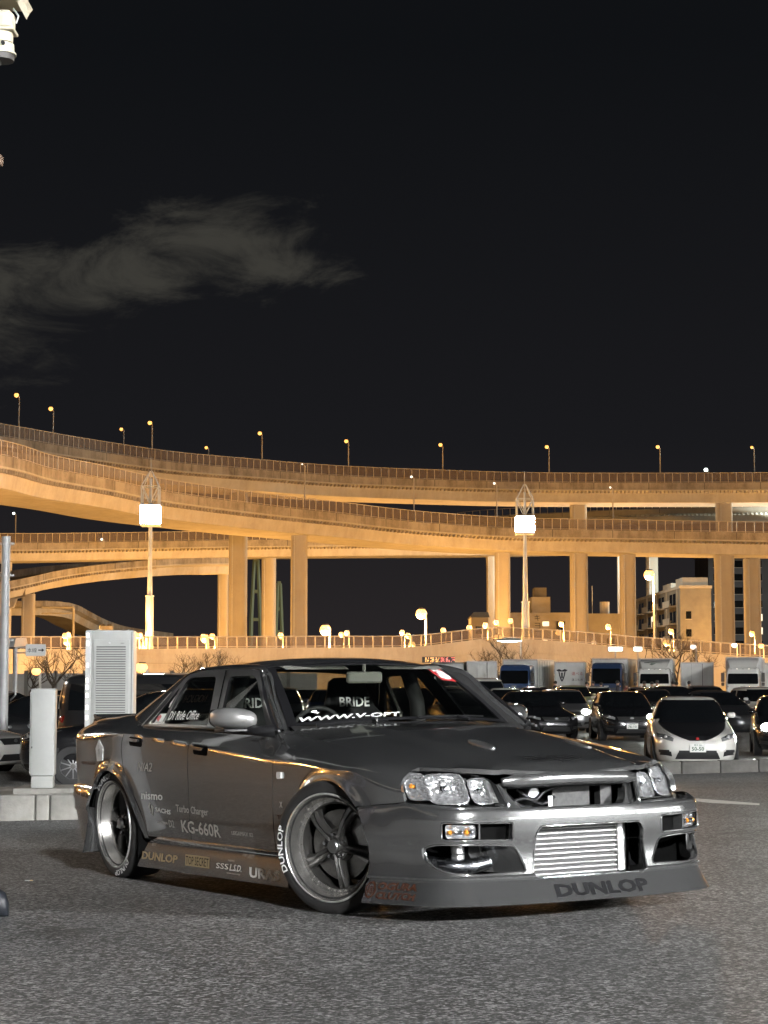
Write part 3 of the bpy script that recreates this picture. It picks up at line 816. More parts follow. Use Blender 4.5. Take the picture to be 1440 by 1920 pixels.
    for z, o, fl in rows:
        pl0 = offp(min(o, .02)-.030-(.01 if z < .2 else 0), 0); pl1 = offp(-.042, 0); pl = []
        for a_, b_, f_ in zip(pl0, pl1, full):
            k = sstep(.80, .66, f_[0]) if z > .47 and o < -.012 else 0
            pl.append(tuple(Vector(a_).lerp(Vector(b_), k)))
        inner.append([(x, y, z-.014+sstep(.80, .64, x)*float(np.interp(x, [.30,.64], [.006,.026])) if z > .47 else max(z, .10)+.004) for x, y in pl])
    outer = arched(outer); inner = arched(inner); outer_rows = outer[14:19]
    n = len(full); m = len(rows)
    mb = MB(); vs = [p for l in outer for p in l]+[p for l in inner for p in l]; fs = []
    for i in range(m-1):
        for j in range(n-1):
            a = i*n+j; fs.append((a, a+1, a+n+1, a+n)); b = m*n+i*n+j; fs.append((b, b+n, b+n+1, b+1))
    for j in range(n-1):
        fs.append((j, m*n+j, m*n+j+1, j+1)); a = (m-1)*n+j; fs.append((a, a+1, m*n+a+1, m*n+a))
    for i in range(m-1):
        a = i*n; fs.append((a, a+n, m*n+a+n, m*n+a)); a = i*n+n-1; fs.append((a, m*n+a, m*n+a+n, a+n))
    mb.add(vs, fs, P)
    def prism(poly, x0, x1, sc=1.0, sh=(0, 0)):
        c = MB(); cy = sum(p[0] for p in poly)/len(poly); cz = sum(p[1] for p in poly)/len(poly)
        c.loft([[(x1, p[0], p[1]) for p in poly], [(x0, cy+(p[0]-cy)*sc+sh[0], cz+(p[1]-cz)*sc+sh[1]) for p in poly]], None, closed=True, caps=True); return c
    IC = rpoly([(-.318,.205),(-.300,.385),(-.275,.418),(.275,.418),(.300,.385),(.318,.205),(.29,.192),(-.29,.192)], [.02,.03,.03,.03,.03,.02,.02,.02], 4)
    cut = [prism(IC, .70, 1.1)]
    DU = {}; IP = {}
    for s in (1, -1):
        d = rpoly([(.345*s,.222),(.400*s,.336),(.50*s,.345),(.735*s,.350),(.765*s,.335),(.755*s,.262),(.70*s,.226),(.58*s,.214)], [.03,.03,.05,.02,.025,.05,.06,.05], 5); DU[s] = d
        i_ = rpoly([(.415*s,.362),(.412*s,.438),(.715*s,.446),(.715*s,.368)], .012, 3); IP[s] = i_
        cut.append(prism(d, .70, 1.1)); cut.append(prism(i_, .70, 1.1))
    FB = booled(mb, cut, 'front_bumper', R, P)
    # how far forward the bumper face is at (y, z), for things laid on it
    zo = interp([(z, o) for z, o, f in rows[4:19]])
    xs_ = interp([(y, x) for x, y in PF])
    def face(y, z, o=0):
        ay = min(abs(y), .84); h = 1e-3; x = xs_(ay); dx = (xs_(min(ay+h, .86))-xs_(max(ay-h, 0)))/(2*h)
        nn = Vector((1, -dx)).normalized(); q = zo(z)+o
        return (x+nn.x*q, math.copysign(ay+nn.y*q, y), z)
    # rolled rims of the openings
    def rim(poly, r, nm='opening_rim', m_=P):
        den = []
        for i, p in enumerate(poly):
            q = poly[(i+1) % len(poly)]; k = max(1, int(math.dist(p, q)/.025))
            for j in range(k): den.append((p[0]+(q[0]-p[0])*j/k, p[1]+(q[1]-p[1])*j/k))
        den.append(den[0])
        MB().tube([face(u, v, -.001) for u, v in den], r, 6, m_, caps=False).build(nm, None, R, smooth=60)
    rim(IC, .005)
    for s in (1, -1): rim(DU[s], .0055); rim(IP[s], .005)
    # inside of the side ducts: painted cheek towards the middle, black behind
    for s in (1, -1):
        mb = MB(); L = []
        for z in np.linspace(.216, .338, 7):
            y0 = np.interp(z, [.222,.336], [.345,.400]); L.append([(face(y0, z)[0]-.004, y0*s, z), (.86, (y0+.035)*s, z), (.80, (y0+.085)*s, z), (.74, (y0+.11)*s, z)])
        mb.loft(L, P); mb.build('duct_cheek', None, R, smooth=50)
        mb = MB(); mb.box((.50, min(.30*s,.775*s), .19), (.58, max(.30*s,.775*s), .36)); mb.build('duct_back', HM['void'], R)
        # indicator in the outer half of its pocket
        pk = rpoly([(.582,.372),(.580,.432),(.705,.437),(.705,.376)], .016, 3)
        mb = MB(); plate(mb, [pk], lambda u, v: face(u*s, v, -.020), lambda u, v: face(u*s, v, -.05), HM['bowl']); I = mb.build('indicator', None, R)
        mb = MB(); plate(mb, [pk], lambda u, v: face(u*s, v, -.006), lambda u, v: face(u*s, v, -.010), HM['lens']); mb.build('lens', None, I)
        mb = MB()
        for k in range(5): mb.ball(face((.60+.022*k)*s, .402, -.018), .011, HM['amber'] if k in (1, 4) else HM['chrome'], 8, 5)
        mb.build('bulb', None, I, smooth=60)
        mb = MB(); plate(mb, [rpoly([(.564,.362),(.564,.440),(.572,.440),(.572,.362)], .002, 1)], lambda u, v: face(u*s, v, -.004), lambda u, v: face(u*s, v, -.06), P); mb.build('pocket_divider', None, R)
        mb = MB(); mb.loft([[face(.42*s, z_, -.055), face(.57*s, z_, -.055)] for z_ in (.36,.445)], HM['void']); mb.build('pocket_back', None, R)
    # intercooler with its bars, end tanks, brake duct panel
    mb = MB(); mb.box((.80,-.33,.185),(.842,.215,.418)); ICo = mb.build('intercooler', noise_fin(), R)
    for k in range(10):
        z = .196+.0225*k
        mb = MB(); mb.tube([(.850,-.33,z),(.850,.205,z)], .0050, 6, HM['bar']); mb.build('cooler_bar', None, ICo, smooth=60)
    for (a, b) in ((.205,.262),(-.385,-.33)):
        mb = MB(); mb.rbox((.825,(a+b)/2,.305), (.07,b-a,.245), .02, HM['alu']); mb.build('end_tank', None, ICo, smooth=40)
    mb = MB(); mb.loft([[(.86,.268,z),(.80,.315,z),(.78,.33,z)] for z in (.19,.25,.31,.37,.42)], HM['black']); 
    BD = mb.build('brake_duct_panel', None, R)
    mb = MB(); mb.loft([[(.845,.27,.21),(.83,.335,.21)],[(.80,.27,.24),(.79,.335,.235)],[(.79,.27,.28),(.78,.335,.27)]], HM['black']); mb.build('duct_ramp', None, BD)
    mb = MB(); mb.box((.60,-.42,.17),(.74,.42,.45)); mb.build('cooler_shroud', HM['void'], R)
    # charge pipes seen in the side duct
    mb = MB(); mb.tube(crom([(.62,-.725,.262),(.70,-.705,.262),(.775,-.65,.252),(.805,-.56,.250),(.80,-.47,.262)], 22), .033, 14, HM['pipe'])
    PI_ = mb.build('charge_pipe', None, R, smooth=60)
    for t in (.690,.677):
        mb = MB(); p = Vector((.745+(.690-t)*.9,-t+.012,.256)); mb.tube([p+Vector((-.006,-.006,0)), p+Vector((.006,.006,0))], .0365, 14, HM['chrome']); mb.build('hose_clamp', None, PI_, smooth=60)
    mb = MB(); mb.tube([(.775,-.61,.262),(.775,-.61,.36)], .030, 12, HM['alu']); mb.tube([(.775,-.61,.30),(.775,-.61,.308)], .034, 12, HM['chrome']); mb.build('breather_pipe', None, R, smooth=50)
    mb = MB(); mb.lathe([(.001,.0),(.045,0),(.045,-.05),(.001,-.05)], 16, 'x', (.76,-.50,.312), HM['cabin']); mb.build('fan_motor', None, R)
    # ---- underbody and inner shell so that nothing shows through the shut lines
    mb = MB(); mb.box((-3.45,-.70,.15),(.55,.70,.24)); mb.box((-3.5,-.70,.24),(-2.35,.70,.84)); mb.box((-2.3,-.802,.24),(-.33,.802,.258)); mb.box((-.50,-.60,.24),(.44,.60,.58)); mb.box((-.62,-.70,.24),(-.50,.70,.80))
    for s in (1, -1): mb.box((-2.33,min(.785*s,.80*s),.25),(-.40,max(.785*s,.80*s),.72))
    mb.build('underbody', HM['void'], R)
    # ---- cabin
    mb = MB(); mb.loft([[(-.52+.0*y,y,.80),(-.60-.1*abs(y),y,.868),(-.80-.05*abs(y),y,.872),(-.92,y,.83),(-.93,y,.60)] for y in np.linspace(-.68,.68,13)], HM['cabin']); mb.build('dashboard', None, R, smooth=50)
    mb = MB(); mb.box((-2.75,-.62,.84),(-2.30,.62,.872), HM['cabin']); mb.box((-2.40,-.62,.45),(-2.28,.62,.86), HM['seat']); mb.build('rear_bench', None, R)
    mb = MB(); L = []
    for k in range(33): a = 2*PI*k/32; L.append((-.985+.06*math.sin(a)*.35+.0, -.36+.165*math.cos(a), .80+.165*math.sin(a)))
    mb.tube(L, .013, 8, HM['cabin'], caps=False); mb.tube([(-.86,-.36,.76),(-.98,-.36,.80)], .03, 8, HM['cabin']); mb.tube([(-.985,-.52,.80),(-.985,-.20,.80)], .012, 6, HM['cabin']); mb.build('steering_wheel', None, R, smooth=60)
    for y0 in (-.355, .30):
        mb = MB(); L = []
        for z, hw, x, th in ((.42,.22,-1.595,.10),(.60,.25,-1.675,.11),(.72,.26,-1.725,.12),(.82,.265,-1.765,.13),(.90,.235,-1.795,.12),(.98,.165,-1.825,.10),(1.06,.135,-1.845,.09),(1.12,.120,-1.855,.08),(1.145,.08,-1.860,.05)):
            l = []
            for a in range(20):
                an = 2*PI*a/20; c, s = math.cos(an), math.sin(an)
                l.append((x+math.copysign(abs(c)**.8, c)*th/2+(.05*abs(s)**3 if z < .9 else .02*abs(s)**3), y0+math.copysign(abs(s)**.8, s)*hw, z))
            L.append(l)
        mb.loft(L, HM['seat'], closed=True, caps=True); mb.rbox((-1.455,y0,.46), (.46,.50,.16), .06, HM['seat'])
        st = mb.build('bucket_seat', None, R, smooth=50)
        mb = MB(); letters(mb, 'BRIDE', lambda u, v: (-1.742-.05*v, y0-.10+u, .975+v), w=.20, mat=HM['white'], bold=.02); mb.build('seat_lettering', None, st)
    mb = MB(); mb.rbox((-1.10,0,1.128), (.035,.22,.062), .02, HM['liner']); mb.tube([(-1.10,0,1.15),(-1.10,0,1.20)], .01, 6, HM['liner']); mb.build('rear_view_mirror', None, R, smooth=40)
    for s in (1,-1):
        mb = MB(); mb.tube([(-1.52,.60*s,.84),(-1.50,.575*s,1.0),(-1.52,.53*s,1.165)], .045, 8, HM['cabin']); mb.build('inner_pillar', None, R, smooth=60)
    for s in (.30,-.30):
        mb = MB(); mb.loft([[(-1.14,s-.2,1.192),(-1.14,s+.2,1.192)],[(-1.07,s-.19,1.172),(-1.07,s+.19,1.172)]], HM['liner']); mb.build('sun_visor', None, R)
    # ---- wheels
    hero_wheels(R)
    hero_stickers(R, face, scr, hood_z, skirt_obj, outer_rows)
    return R
def noise_fin():
    m = mat('cooler_fins', (.20,.20,.20), .5, .6); nt = m.node_tree; N = nt.nodes; L = nt.links
    tc = N.new('ShaderNodeTexCoord'); w = N.new('ShaderNodeTexWave'); w.inputs['Scale'].default_value = 90; w.bands_direction = 'Y'
    L.new(tc.outputs['Object'], w.inputs['Vector']); bp = N.new('ShaderNodeBump'); bp.inputs['Strength'].default_value = .8; bp.inputs['Distance'].default_value = .003
    L.new(w.outputs['Fac'], bp.inputs['Height']); L.new(bp.outputs[0], N['Principled BSDF'].inputs['Normal']); return m

def hero_wheels(R):
    # wheel frame: axis = y, outer face towards -y, centre at origin
    RT, RR = .318, .243
    tyre = MB().lathe([(.232,-.105),(.250,-.112),(.268,-.122),(.287,-.124),(.303,-.118),(.314,-.103),(.318,-.07),(.318,.07),(.314,.10),(.290,.118),(.243,.11),(.232,.10)], 64, 'y', mat=HM['rubber'])
    rim = MB().lathe([(.246,-.121),(.242,-.114),(.238,-.100),(.229,-.06),(.223,-.048),(.205,-.044),(.203,-.040),(.204,.08),(.23,.10)], 64, 'y', mat=HM['polish'])
    edge = MB().lathe([(.253,-.112),(.2565,-.118),(.255,-.124),(.250,-.1255),(.247,-.122)], 64, 'y', mat=HM['lipedge'])
    barrel = MB().lathe([(.205,-.045),(.200,-.046),(.196,-.040),(.197,.09)], 48, 'y', mat=HM['spoke'])
    spoke = MB(); L = []
    # a blade that widens towards the rim and sweeps a little
    for rr, hw, yo, th, sw in ((.030,.030,-.060,.030,0),(.055,.026,-.066,.030,.002),(.085,.0235,-.070,.028,.006),(.12,.0245,-.070,.026,.010),(.155,.028,-.066,.026,.012),(.185,.034,-.058,.028,.010),(.205,.040,-.046,.030,.006)):
        l = []
        for (a, b) in ((-1,1),(-.85,-.02),(-.45,-.45),(.0,-.15),(.45,-.45),(.85,-.02),(1,1)):
            y = yo+th*(b+.45)
            l.append((rr, y, sw+a*hw))
        L.append(l)
    spoke.loft(L, HM['spoke'], closed=True, caps=True)
    hub = MB().lathe([(.001,-.074),(.024,-.074),(.032,-.068),(.036,-.060),(.070,-.055),(.078,-.040),(.078,.02)], 32, 'y', mat=HM['spoke'])
    cap = MB().lathe([(.001,-.088),(.026,-.087),(.031,-.082),(.032,-.070)], 28, 'y', mat=HM['cap'])
    rivets = MB()
    for k in range(40):
        if k % 8 in (3,): continue
        a = 2*PI*k/40; rivets.ball((.2105*math.cos(a), -.050, .2105*math.sin(a)), .0048, HM['polish'], 6, 4)
    disc = MB().lathe([(.08,-.01),(.165,-.012),(.168,-.008),(.168,.012),(.08,.012)], 40, 'y', mat=HM['disc']).lathe([(.001,-.035),(.07,-.035),(.08,-.01)], 30, 'y', mat=HM['black'])
    cal = MB(); L = []
    for k in range(9):
        a = math.radians(-32+64*k/8); c, s = math.cos(a), math.sin(a)
        L.append([(c*r_, y_, s*r_) for r_, y_ in ((.115,-.03),(.18,-.03),(.186,-.02),(.186,.04),(.115,.04))])
    cal.loft(L, HM['alu'], closed=True, caps=True)
    lug = MB().lathe([(.001,-.078),(.008,-.078),(.0095,-.070),(.0095,-.05)], 8, 'y', mat=HM['chrome'])
    lett = MB()
    def arc(txt, a0, rad, hgt, kern):
        v, f, asp = text_mesh(txt, sub=.15, bold=.02)
        w = asp*hgt*kern
        def fn(p):
            th = a0-(p[0]/asp*w)/(rad+hgt/2); rr = rad+p[1]*hgt
            yo = -.1262 if rr < .296 else -.1255+(rr-.296)*.38
            return (rr*math.cos(th), yo, rr*math.sin(th))
        lett.add([fn(p) for p in v], f, HM['white'])
    arc('DUNLOP', math.radians(205), .266, .033, 1.25); arc('DUNLOP', math.radians(25), .266, .033, 1.25)
    me = {'tyre': tyre.mesh('tyre', None, 50), 'rim': rim.mesh('rim', None, 40), 'edge': edge.mesh('rim_edge', None, 60), 'barrel': barrel.mesh('barrel', None, 40), 'spoke': spoke.mesh('spoke', None, 40), 'hub': hub.mesh('hub', None, 40), 'cap': cap.mesh('hub_cap', None, 40), 'rivets': rivets.mesh('rivets', None, 60), 'disc': disc.mesh('brake_disc', None, 30), 'cal': cal.mesh('brake_caliper', None, 30), 'lug': lug.mesh('wheel_nut', None, 30), 'lett': lett.mesh('tyre_lettering')}
    for (x, w_, side, steer, roll, camb) in ((0,.758,-1,24,14,4),(0,.70,1,24,40,4),(-2.665,.705,-1,0,52,3),(-2.665,.70,1,0,9,3)):
        wh = bpy.data.objects.new('wheel', None); COL.objects.link(wh); wh.parent = R
        face_ = Matrix.Identity(4) if side < 0 else Matrix.Rotation(PI, 4, 'Z')
        cm = Matrix.Rotation(math.radians(camb*(1 if side < 0 else -1)), 4, 'X')
        wh.matrix_local = Matrix.Translation((x, w_*side, .316)) @ Matrix.Rotation(math.radians(steer), 4, 'Z') @ cm @ face_
        t = link('tyre', me['tyre'], wh); 
        lo = link('tyre_lettering', me['lett'], wh); lo.rotation_euler = (0, math.radians(0 if x == 0 else 70), 0)
        link('rim', me['rim'], wh); link('rim_barrel', me['barrel'], wh); link('rim_edge', me['edge'], wh)
        r0 = math.radians(roll)
        for k in range(5):
            s = link('spoke', me['spoke'], wh); s.rotation_euler = (0, r0+2*PI*k/5, 0)
            a = r0+2*PI*(k+.5)/5; ln = link('wheel_nut', me['lug'], wh, (.055*math.cos(a), 0, -.055*math.sin(a)))
        h = link('hub', me['hub'], wh); link('hub_cap', me['cap'], wh)
        rv = link('rivets', me['rivets'], wh); rv['kind'] = 'stuff'
        link('brake_disc', me['disc'], wh, (0, .0, 0)); c = link('brake_caliper', me['cal'], wh); c.rotation_euler = (0, math.radians(-5 if side < 0 else 180), 0)

def hero_stickers(R, face, scr, hood_z, skirt, outer_rows):
    """vinyl lettering laid 2 mm proud of the panels on the car's right side"""
    def side(txt, x0, x1, z, h, m_, slope=0, parent=R, nm='side_lettering', **k):
        def fn(u, v):
            x = x0+u; zz = z+v+slope*u; return (x, -(flank(x, zz)+.0013), zz)
        mb = MB(); letters(mb, txt, fn, w=x1-x0, h=h, mat=m_, sub=.3, **k); return mb.build(nm, None, parent)
    W_, G_, Y_ = HM['white'], HM['grey'], HM['gold']
    side('nismo', -2.21, -1.905, .470, .044, W_, shear=.1, bold=.02)
    side('SACHS', -2.03, -1.815, .405, .026, W_, -.05, shear=.15, bold=.02)
    mb = MB()
    for sx in (0, 1):
        pts = [(-.03,.02),(-.005,.045),(.012,.04),(-.008,.02),(.012,-.005),(-.005,-.012)] if not sx else [(.045,.02),(.02,-.03),(-.002,-.022),(.022,.0),(.006,.022),(.02,.032)]
        plate(mb, [pts], lambda u, v: (-2.09+u, -(flank(-2.09+u, .41+v)+.0022), .41+v), None, G_)
    mb.build('side_lettering', None, R)
    side('Turbo Charger', -1.735, -1.315, .402, .052, G_, -.02, shear=.05, bold=.01)
    side('KG-660R', -1.69, -1.19, .305, .068, G_, -.02, bold=.015)
    side('D2', -1.86, -1.79, .325, .040, G_)
    side('TRACTION', -2.02, -1.88, .338, .014, G_)
    side('LEGAMAX 02', -1.05, -.80, .318, .020, G_)
    side('N/A2', -2.235, -2.02, .628, .05, G_, .0, shear=.35)
    side('X', -.462, -.432, .478, .028, W_, shear=.1); side('TEIN', -.50, -.405, .420, .020, HM['rust'])
    side('co.jp', -2.71, -2.56, .645, .045, HM['gold'], 0); side('www.kaido', -3.20, -2.88, .655, .030, HM['rust'], 0)
    # pale five sided plaque on the quarter
    mb = MB(); pg = [(0,.072),(.066,.026),(.058,-.05),(-.044,-.058),(-.064,.02)]
    plate(mb, [pg], lambda u, v: (-2.795+u, -(flank(-2.795+u, .735+v)+.004), .735+v), lambda u, v: (-2.795+u, -(flank(-2.795+u, .735+v)-.002), .735+v), W_)
    for pg in ([(-.004,.04),(.004,.04),(.004,-.03),(-.004,-.03)], [(-.02,.012),(.02,.018),(.02,.012),(-.02,.006)], [(-.02,-.016),(-.013,-.016),(-.004,.01),(-.010,.012)], [(.02,-.016),(.013,-.016),(.004,.01),(.010,.012)]):
        plate(mb, [pg], lambda u, v: (-2.793+u, -(flank(-2.793+u, .735+v)+.006), .735+v), None, G_)
    mb.build('emblem_plaque', None, R)
    # band of pale print under the rear window line
    # skirt
    def sk(txt, x0, x1, z, h, m_, **k):
        def fn(u, v):
            zz = z+v; w = .0012*(txt == 'TOP SECRET')+np.interp(zz, [.098,.112,.15,.20,.236], [.878,.880,.879,.877,.873]); return (x0+u, -(w+.0013), zz)
        mb = MB(); letters(mb, txt, fn, w=x1-x0, h=h, mat=m_, **k); mb.build('skirt_lettering', None, skirt)
    sk('DUNLOP', -2.12, -1.63, .140, .045, Y_, shear=.12, bold=.03)
    def box_(x0, x1, z0, z1, m_):
        f2 = lambda u, v: (u, -(np.interp(v, [.098,.112,.15,.20,.236], [.878,.880,.879,.877,.873])+.0015), v)
        mb = MB(); plate(mb, [[(x0,z0),(x1,z0),(x1,z1),(x0,z1)]], f2, None, m_); mb.build('skirt_lettering', None, skirt)
    box_(-1.53, -1.225, .138, .196, Y_); sk('TOP SECRET', -1.52, -1.235, .145, .044, HM['ink'])
    sk('SSS', -1.145, -1.0, .146, .028, W_, shear=.05); sk('L.S.D.', -.985, -.845, .142, .034, W_, shear=.3, bold=.02); sk('NISMO', -1.00, -.93, .188, .010, G_); sk('www.sss.co.jp', -1.02, -.86, .124, .009, G_)
    sk('URAS', -.755, -.42, .122, .052, W_, bold=.035)
    # bumper
    def fr(txt, y0, y1, z, h, m_, o=.0025, **k):
        mb = MB(); letters(mb, txt, lambda u, v: face(y0+u, z+v+LB(y0+u), o), w=y1-y0, h=h, mat=m_, sub=.25, **k); mb.build('bumper_lettering', None, R)
    LB = lambda y: 0
    fr('DUNLOP', -.225, .29, .106, .056, HM['ink'], bold=.05)
    # left corner: round mark and two lines on the side of the lip
    def lip(u, v, o):            # u runs forward along the side from the arch
        zs = [r[0][2] for r in outer_rows]
        def on(uu, vv):
            i = 0
            while i < len(zs)-2 and vv < zs[i+1]: i += 1
            t = (vv-zs[i])/(zs[i+1]-zs[i]); a = np.array(outer_rows[i]); b_ = np.array(outer_rows[i+1]); L_ = a+(b_-a)*t
            d = np.concatenate([[0], np.cumsum(np.linalg.norm(np.diff(L_[:46], axis=0), axis=1))])
            return Vector([np.interp(uu, d, L_[:46, k]) for k in range(3)])
        p = on(u, v); n = (on(u+.01, v)-p).cross(on(u, v-.006)-p).normalized()
        if n.y > 0: n = -n
        return tuple(p+n*o)
    mb = MB(); letters(mb, 'OGURA', lambda u, v: lip(.085+u, .146+v, .005), w=.225, h=.030, mat=HM['rust'], bold=.03); letters(mb, 'CLUTCH', lambda u, v: lip(.085+u, .106+v, .005), w=.225, h=.030, mat=HM['rust'], bold=.03); mb.build('bumper_lettering', None, R)
    mb = MB(); c = [(math.cos(a), math.sin(a)) for a in np.linspace(0, 2*PI, 20, endpoint=False)]
    plate(mb, [[(.042+.034*a, .142+.036*b) for a, b in c], [(.042+.026*a, .142+.028*b) for a, b in c]], lambda u, v: lip(u, v, .005), None, HM['rust'])
    for k in (-.012, 0, .012): plate(mb, [[(.042+k-.003,.125),(.042+k+.003,.125),(.042+k+.003,.16),(.042+k-.003,.16)]], lambda u, v: lip(u, v, .005), None, HM['rust'])
    mb.build('bumper_emblem', None, R)
    # windscreen banner and number square
    mb = MB(); letters(mb, 'WWW.V-OPT', lambda u, v: scr(.05+v/.58, .05+u/1.36, .005), w=.56, h=.036, mat=W_, bold=.03, sub=.3, shear=.3)
    mb.build('windscreen_lettering', None, R)
    mb = MB(); plate(mb, [rpoly([(.69,.865),(.69,.972),(.965,.972),(.965,.865)], .012, 2)], lambda u, v: scr(u, v, .0025), None, HM['red']); letters(mb, '3', lambda u, v: scr(.715+v/.62, .877+u/1.25, .004), w=.105, h=.138, mat=W_, bold=.08); mb.build('number_sticker', None, R)
    # rear side glass
    def gl(u, v, off=.004):
        w = .795-.165*max((v-.86)/.31, 0)**1.12-.006*sstep(-1.9, -2.3, u); return (u, -(w+off), v)
    mb = MB(); letters(mb, 'D1 Ride Office', lambda u, v: gl(-1.99+u, .915+v), w=.40, h=.05, mat=W_, bold=.01); mb.build('window_lettering', None, R)
    mb = MB(); letters(mb, 'NOGUCHI', lambda u, v: gl(-1.62-u*1.0, 1.01+v, -.006), w=.30, h=.042, mat=HM['rust']); mb.build('window_lettering', None, R)
    mb = MB(); plate(mb, [[(-2.175,.902),(-2.05,.902),(-2.05,.952),(-2.15,.952)]], lambda u, v: gl(u, v, .003), None, W_); plate(mb, [[(-2.165,.925),(-2.12,.905),(-2.10,.935),(-2.13,.948)]], lambda u, v: gl(u, v, .0042), None, HM['red']); mb.build('window_sticker', None, R)
    mb = MB(); plate(mb, [[(-2.06,.985),(-2.03,.99),(-2.045,1.01),(-2.025,1.05),(-2.035,1.075),(-2.055,1.03),(-2.07,1.01)]], lambda u, v: gl(u, v, .003), None, W_); mb.build('window_sticker', None, R)
# ================================================================== THE PLACE
# world: camera at the origin looking along +y, the main lot is z = 0, the apron in front is a gentle ramp above it
UP = Vector((-.01735396, .01927479, .9996636)); FWD = Vector((.5043601, -.86311983, .02539764)); LEFT = Vector((.86331902, .50463119, .00525711)); ORG = Vector((.46648689, 9.55597475, .71153982))
CARM = Matrix(((FWD.x, LEFT.x, UP.x, ORG.x), (FWD.y, LEFT.y, UP.y, ORG.y), (FWD.z, LEFT.z, UP.z, ORG.z), (0, 0, 0, 1)))
PIT = math.radians(4.985)
def spot(px, py, d):
    """a place d metres away, seen in that direction from the photographer"""
    X = (px-720)/3600; u = -(py-960)/3600
    v = Vector((X, math.cos(PIT)-u*math.sin(PIT), math.sin(PIT)+u*math.cos(PIT)))
    return EYE+v*(d/v.y)
def apron(x, y): return ORG.z-(UP.x*(x-ORG.x)+UP.y*(y-ORG.y))/UP.z
def ground_z(x, y):
    e = min(max(24.5+1.15*x, 15), 31)
    t = sstep(e, e+7, y)
    a = apron(max(min(x, 14), -14), max(min(y, 34), -30))
    return a*(1-t)
def on_ground(px, py):
    p = spot(px, py, 10)
    for d in np.arange(3, 400, .05):
        p = spot(px, py, d)
        if p.z <= ground_z(p.x, p.y): break
    return p

def env_mats():
    M = {}
    M['asphalt'] = asphalt()
    M['concrete'] = noise_mat('kerb_concrete', (.16, .155, .14), (.30, .29, .265), 3.5, (.8, .95), .2, 60, bdist=.012, lo=.3, hi=.7)
    M['kerb_unlit'] = noise_mat('kerb_concrete_unlit', (.055, .053, .048), (.12, .115, .105), 3.0, (.85, .95), .2, 60, bdist=.012, lo=.3, hi=.7)  # kerb concrete made darker: the missing light is put into the colour
    M['deck'] = stained('viaduct_concrete', (.45, .44, .40), (.31, .29, .255), .9)
    M['parapet'] = stained('parapet_concrete', (.35, .33, .295), (.12, .105, .09), 1.2)
    M['pier'] = stained('pier_concrete', (.38, .365, .33), (.27, .255, .225), .55)
    M['pale'] = stained('pale_concrete', (.40, .40, .37), (.27, .27, .25), .5)
    M['steel'] = noise_mat('galvanised_steel', (.34, .34, .34), (.46, .46, .45), 8, (.4, .55), metal=.3)
    M['postm'] = noise_mat('fence_post_paint', (.42, .40, .36), (.52, .50, .46), 2, (.5, .6))
    M['darkpole'] = mat('dark_pole', (.06, .055, .05), .5)
    M['white'] = noise_mat('white_enamel', (.34, .345, .34), (.40, .405, .40), 4, (.3, .42))
    M['cream'] = noise_mat('cabinet_paint', (.25, .255, .245), (.29, .295, .28), 3, (.4, .5))
    M['groove'] = mat('dark_groove', (.05, .05, .05), .6)
    M['tower'] = noise_mat('tower_paint', (.42, .50, .60), (.48, .56, .66), 1.5, (.4, .5))
    M['tyre'] = mat('tyre_black', (.012, .012, .012), .7)
    M['alloy'] = mat('alloy_wheel', (.22, .22, .22), .45, .8)
    M['winglass'] = mat('dark_window', (.006, .007, .008), .04, 0, .6)
    M['lampglass'] = mat('lamp_glass', (.55, .56, .56), .12, .7, .8)
    M['redlens'] = mat('red_lens', (.22, .01, .01), .15, 0, .6)
    M['plate'] = mat('number_plate', (.66, .66, .63), .5)
    M['ink'] = mat('sign_ink', (.015, .016, .018), .5)
    M['greenink'] = mat('plate_green', (.02, .09, .04), .5)
    M['bark'] = noise_mat('tree_bark', (.045, .034, .024), (.09, .07, .05), 12, (.85, .95), .4, 40)
    M['brick'] = noise_mat('render_wall', (.13, .125, .115), (.17, .165, .15), .6, (.85, .95))
    M['wallg'] = noise_mat('grey_render', (.26, .25, .235), (.33, .32, .30), .4, (.85, .95))
    M['blue'] = noise_mat('slate_wall', (.045, .05, .065), (.06, .066, .085), .3, (.6, .8))
    M['greenp'] = mat('crane_green', (.20, .30, .22), .5)
    M['fencepanel'] = mesh_panel()
    M['lamp_white'] = emis('tower_lamp', (1.0, .97, .88), 240)
    M['lamp_na'] = emis('sodium_lamp', (1.0, .43, .085), 2.2)
    M['lamp_led'] = emis('led_lamp', (.86, 1.0, .92), 5)
    M['lamp_soft'] = emis('soft_lamp', (1.0, .92, .80), 2)
    M['head_on'] = emis('headlamp_on', (.95, 1.0, .90), 40)
    M['amber'] = emis('amber_led', (1.0, .42, .04), 2.2); M['red'] = emis('red_led', (1.0, .07, .03), 1.6)
    M['win_on'] = emis('lit_window', (1.0, .86, .62), 1.2)
    M['skin'] = mat('skin', (.36, .22, .16), .6); M['hair'] = mat('hair', (.012, .010, .009), .6)
    return M
def emis(name, c, s):
    m = mat(name, (.6, .6, .6), .4, emit=c, es=s); return m
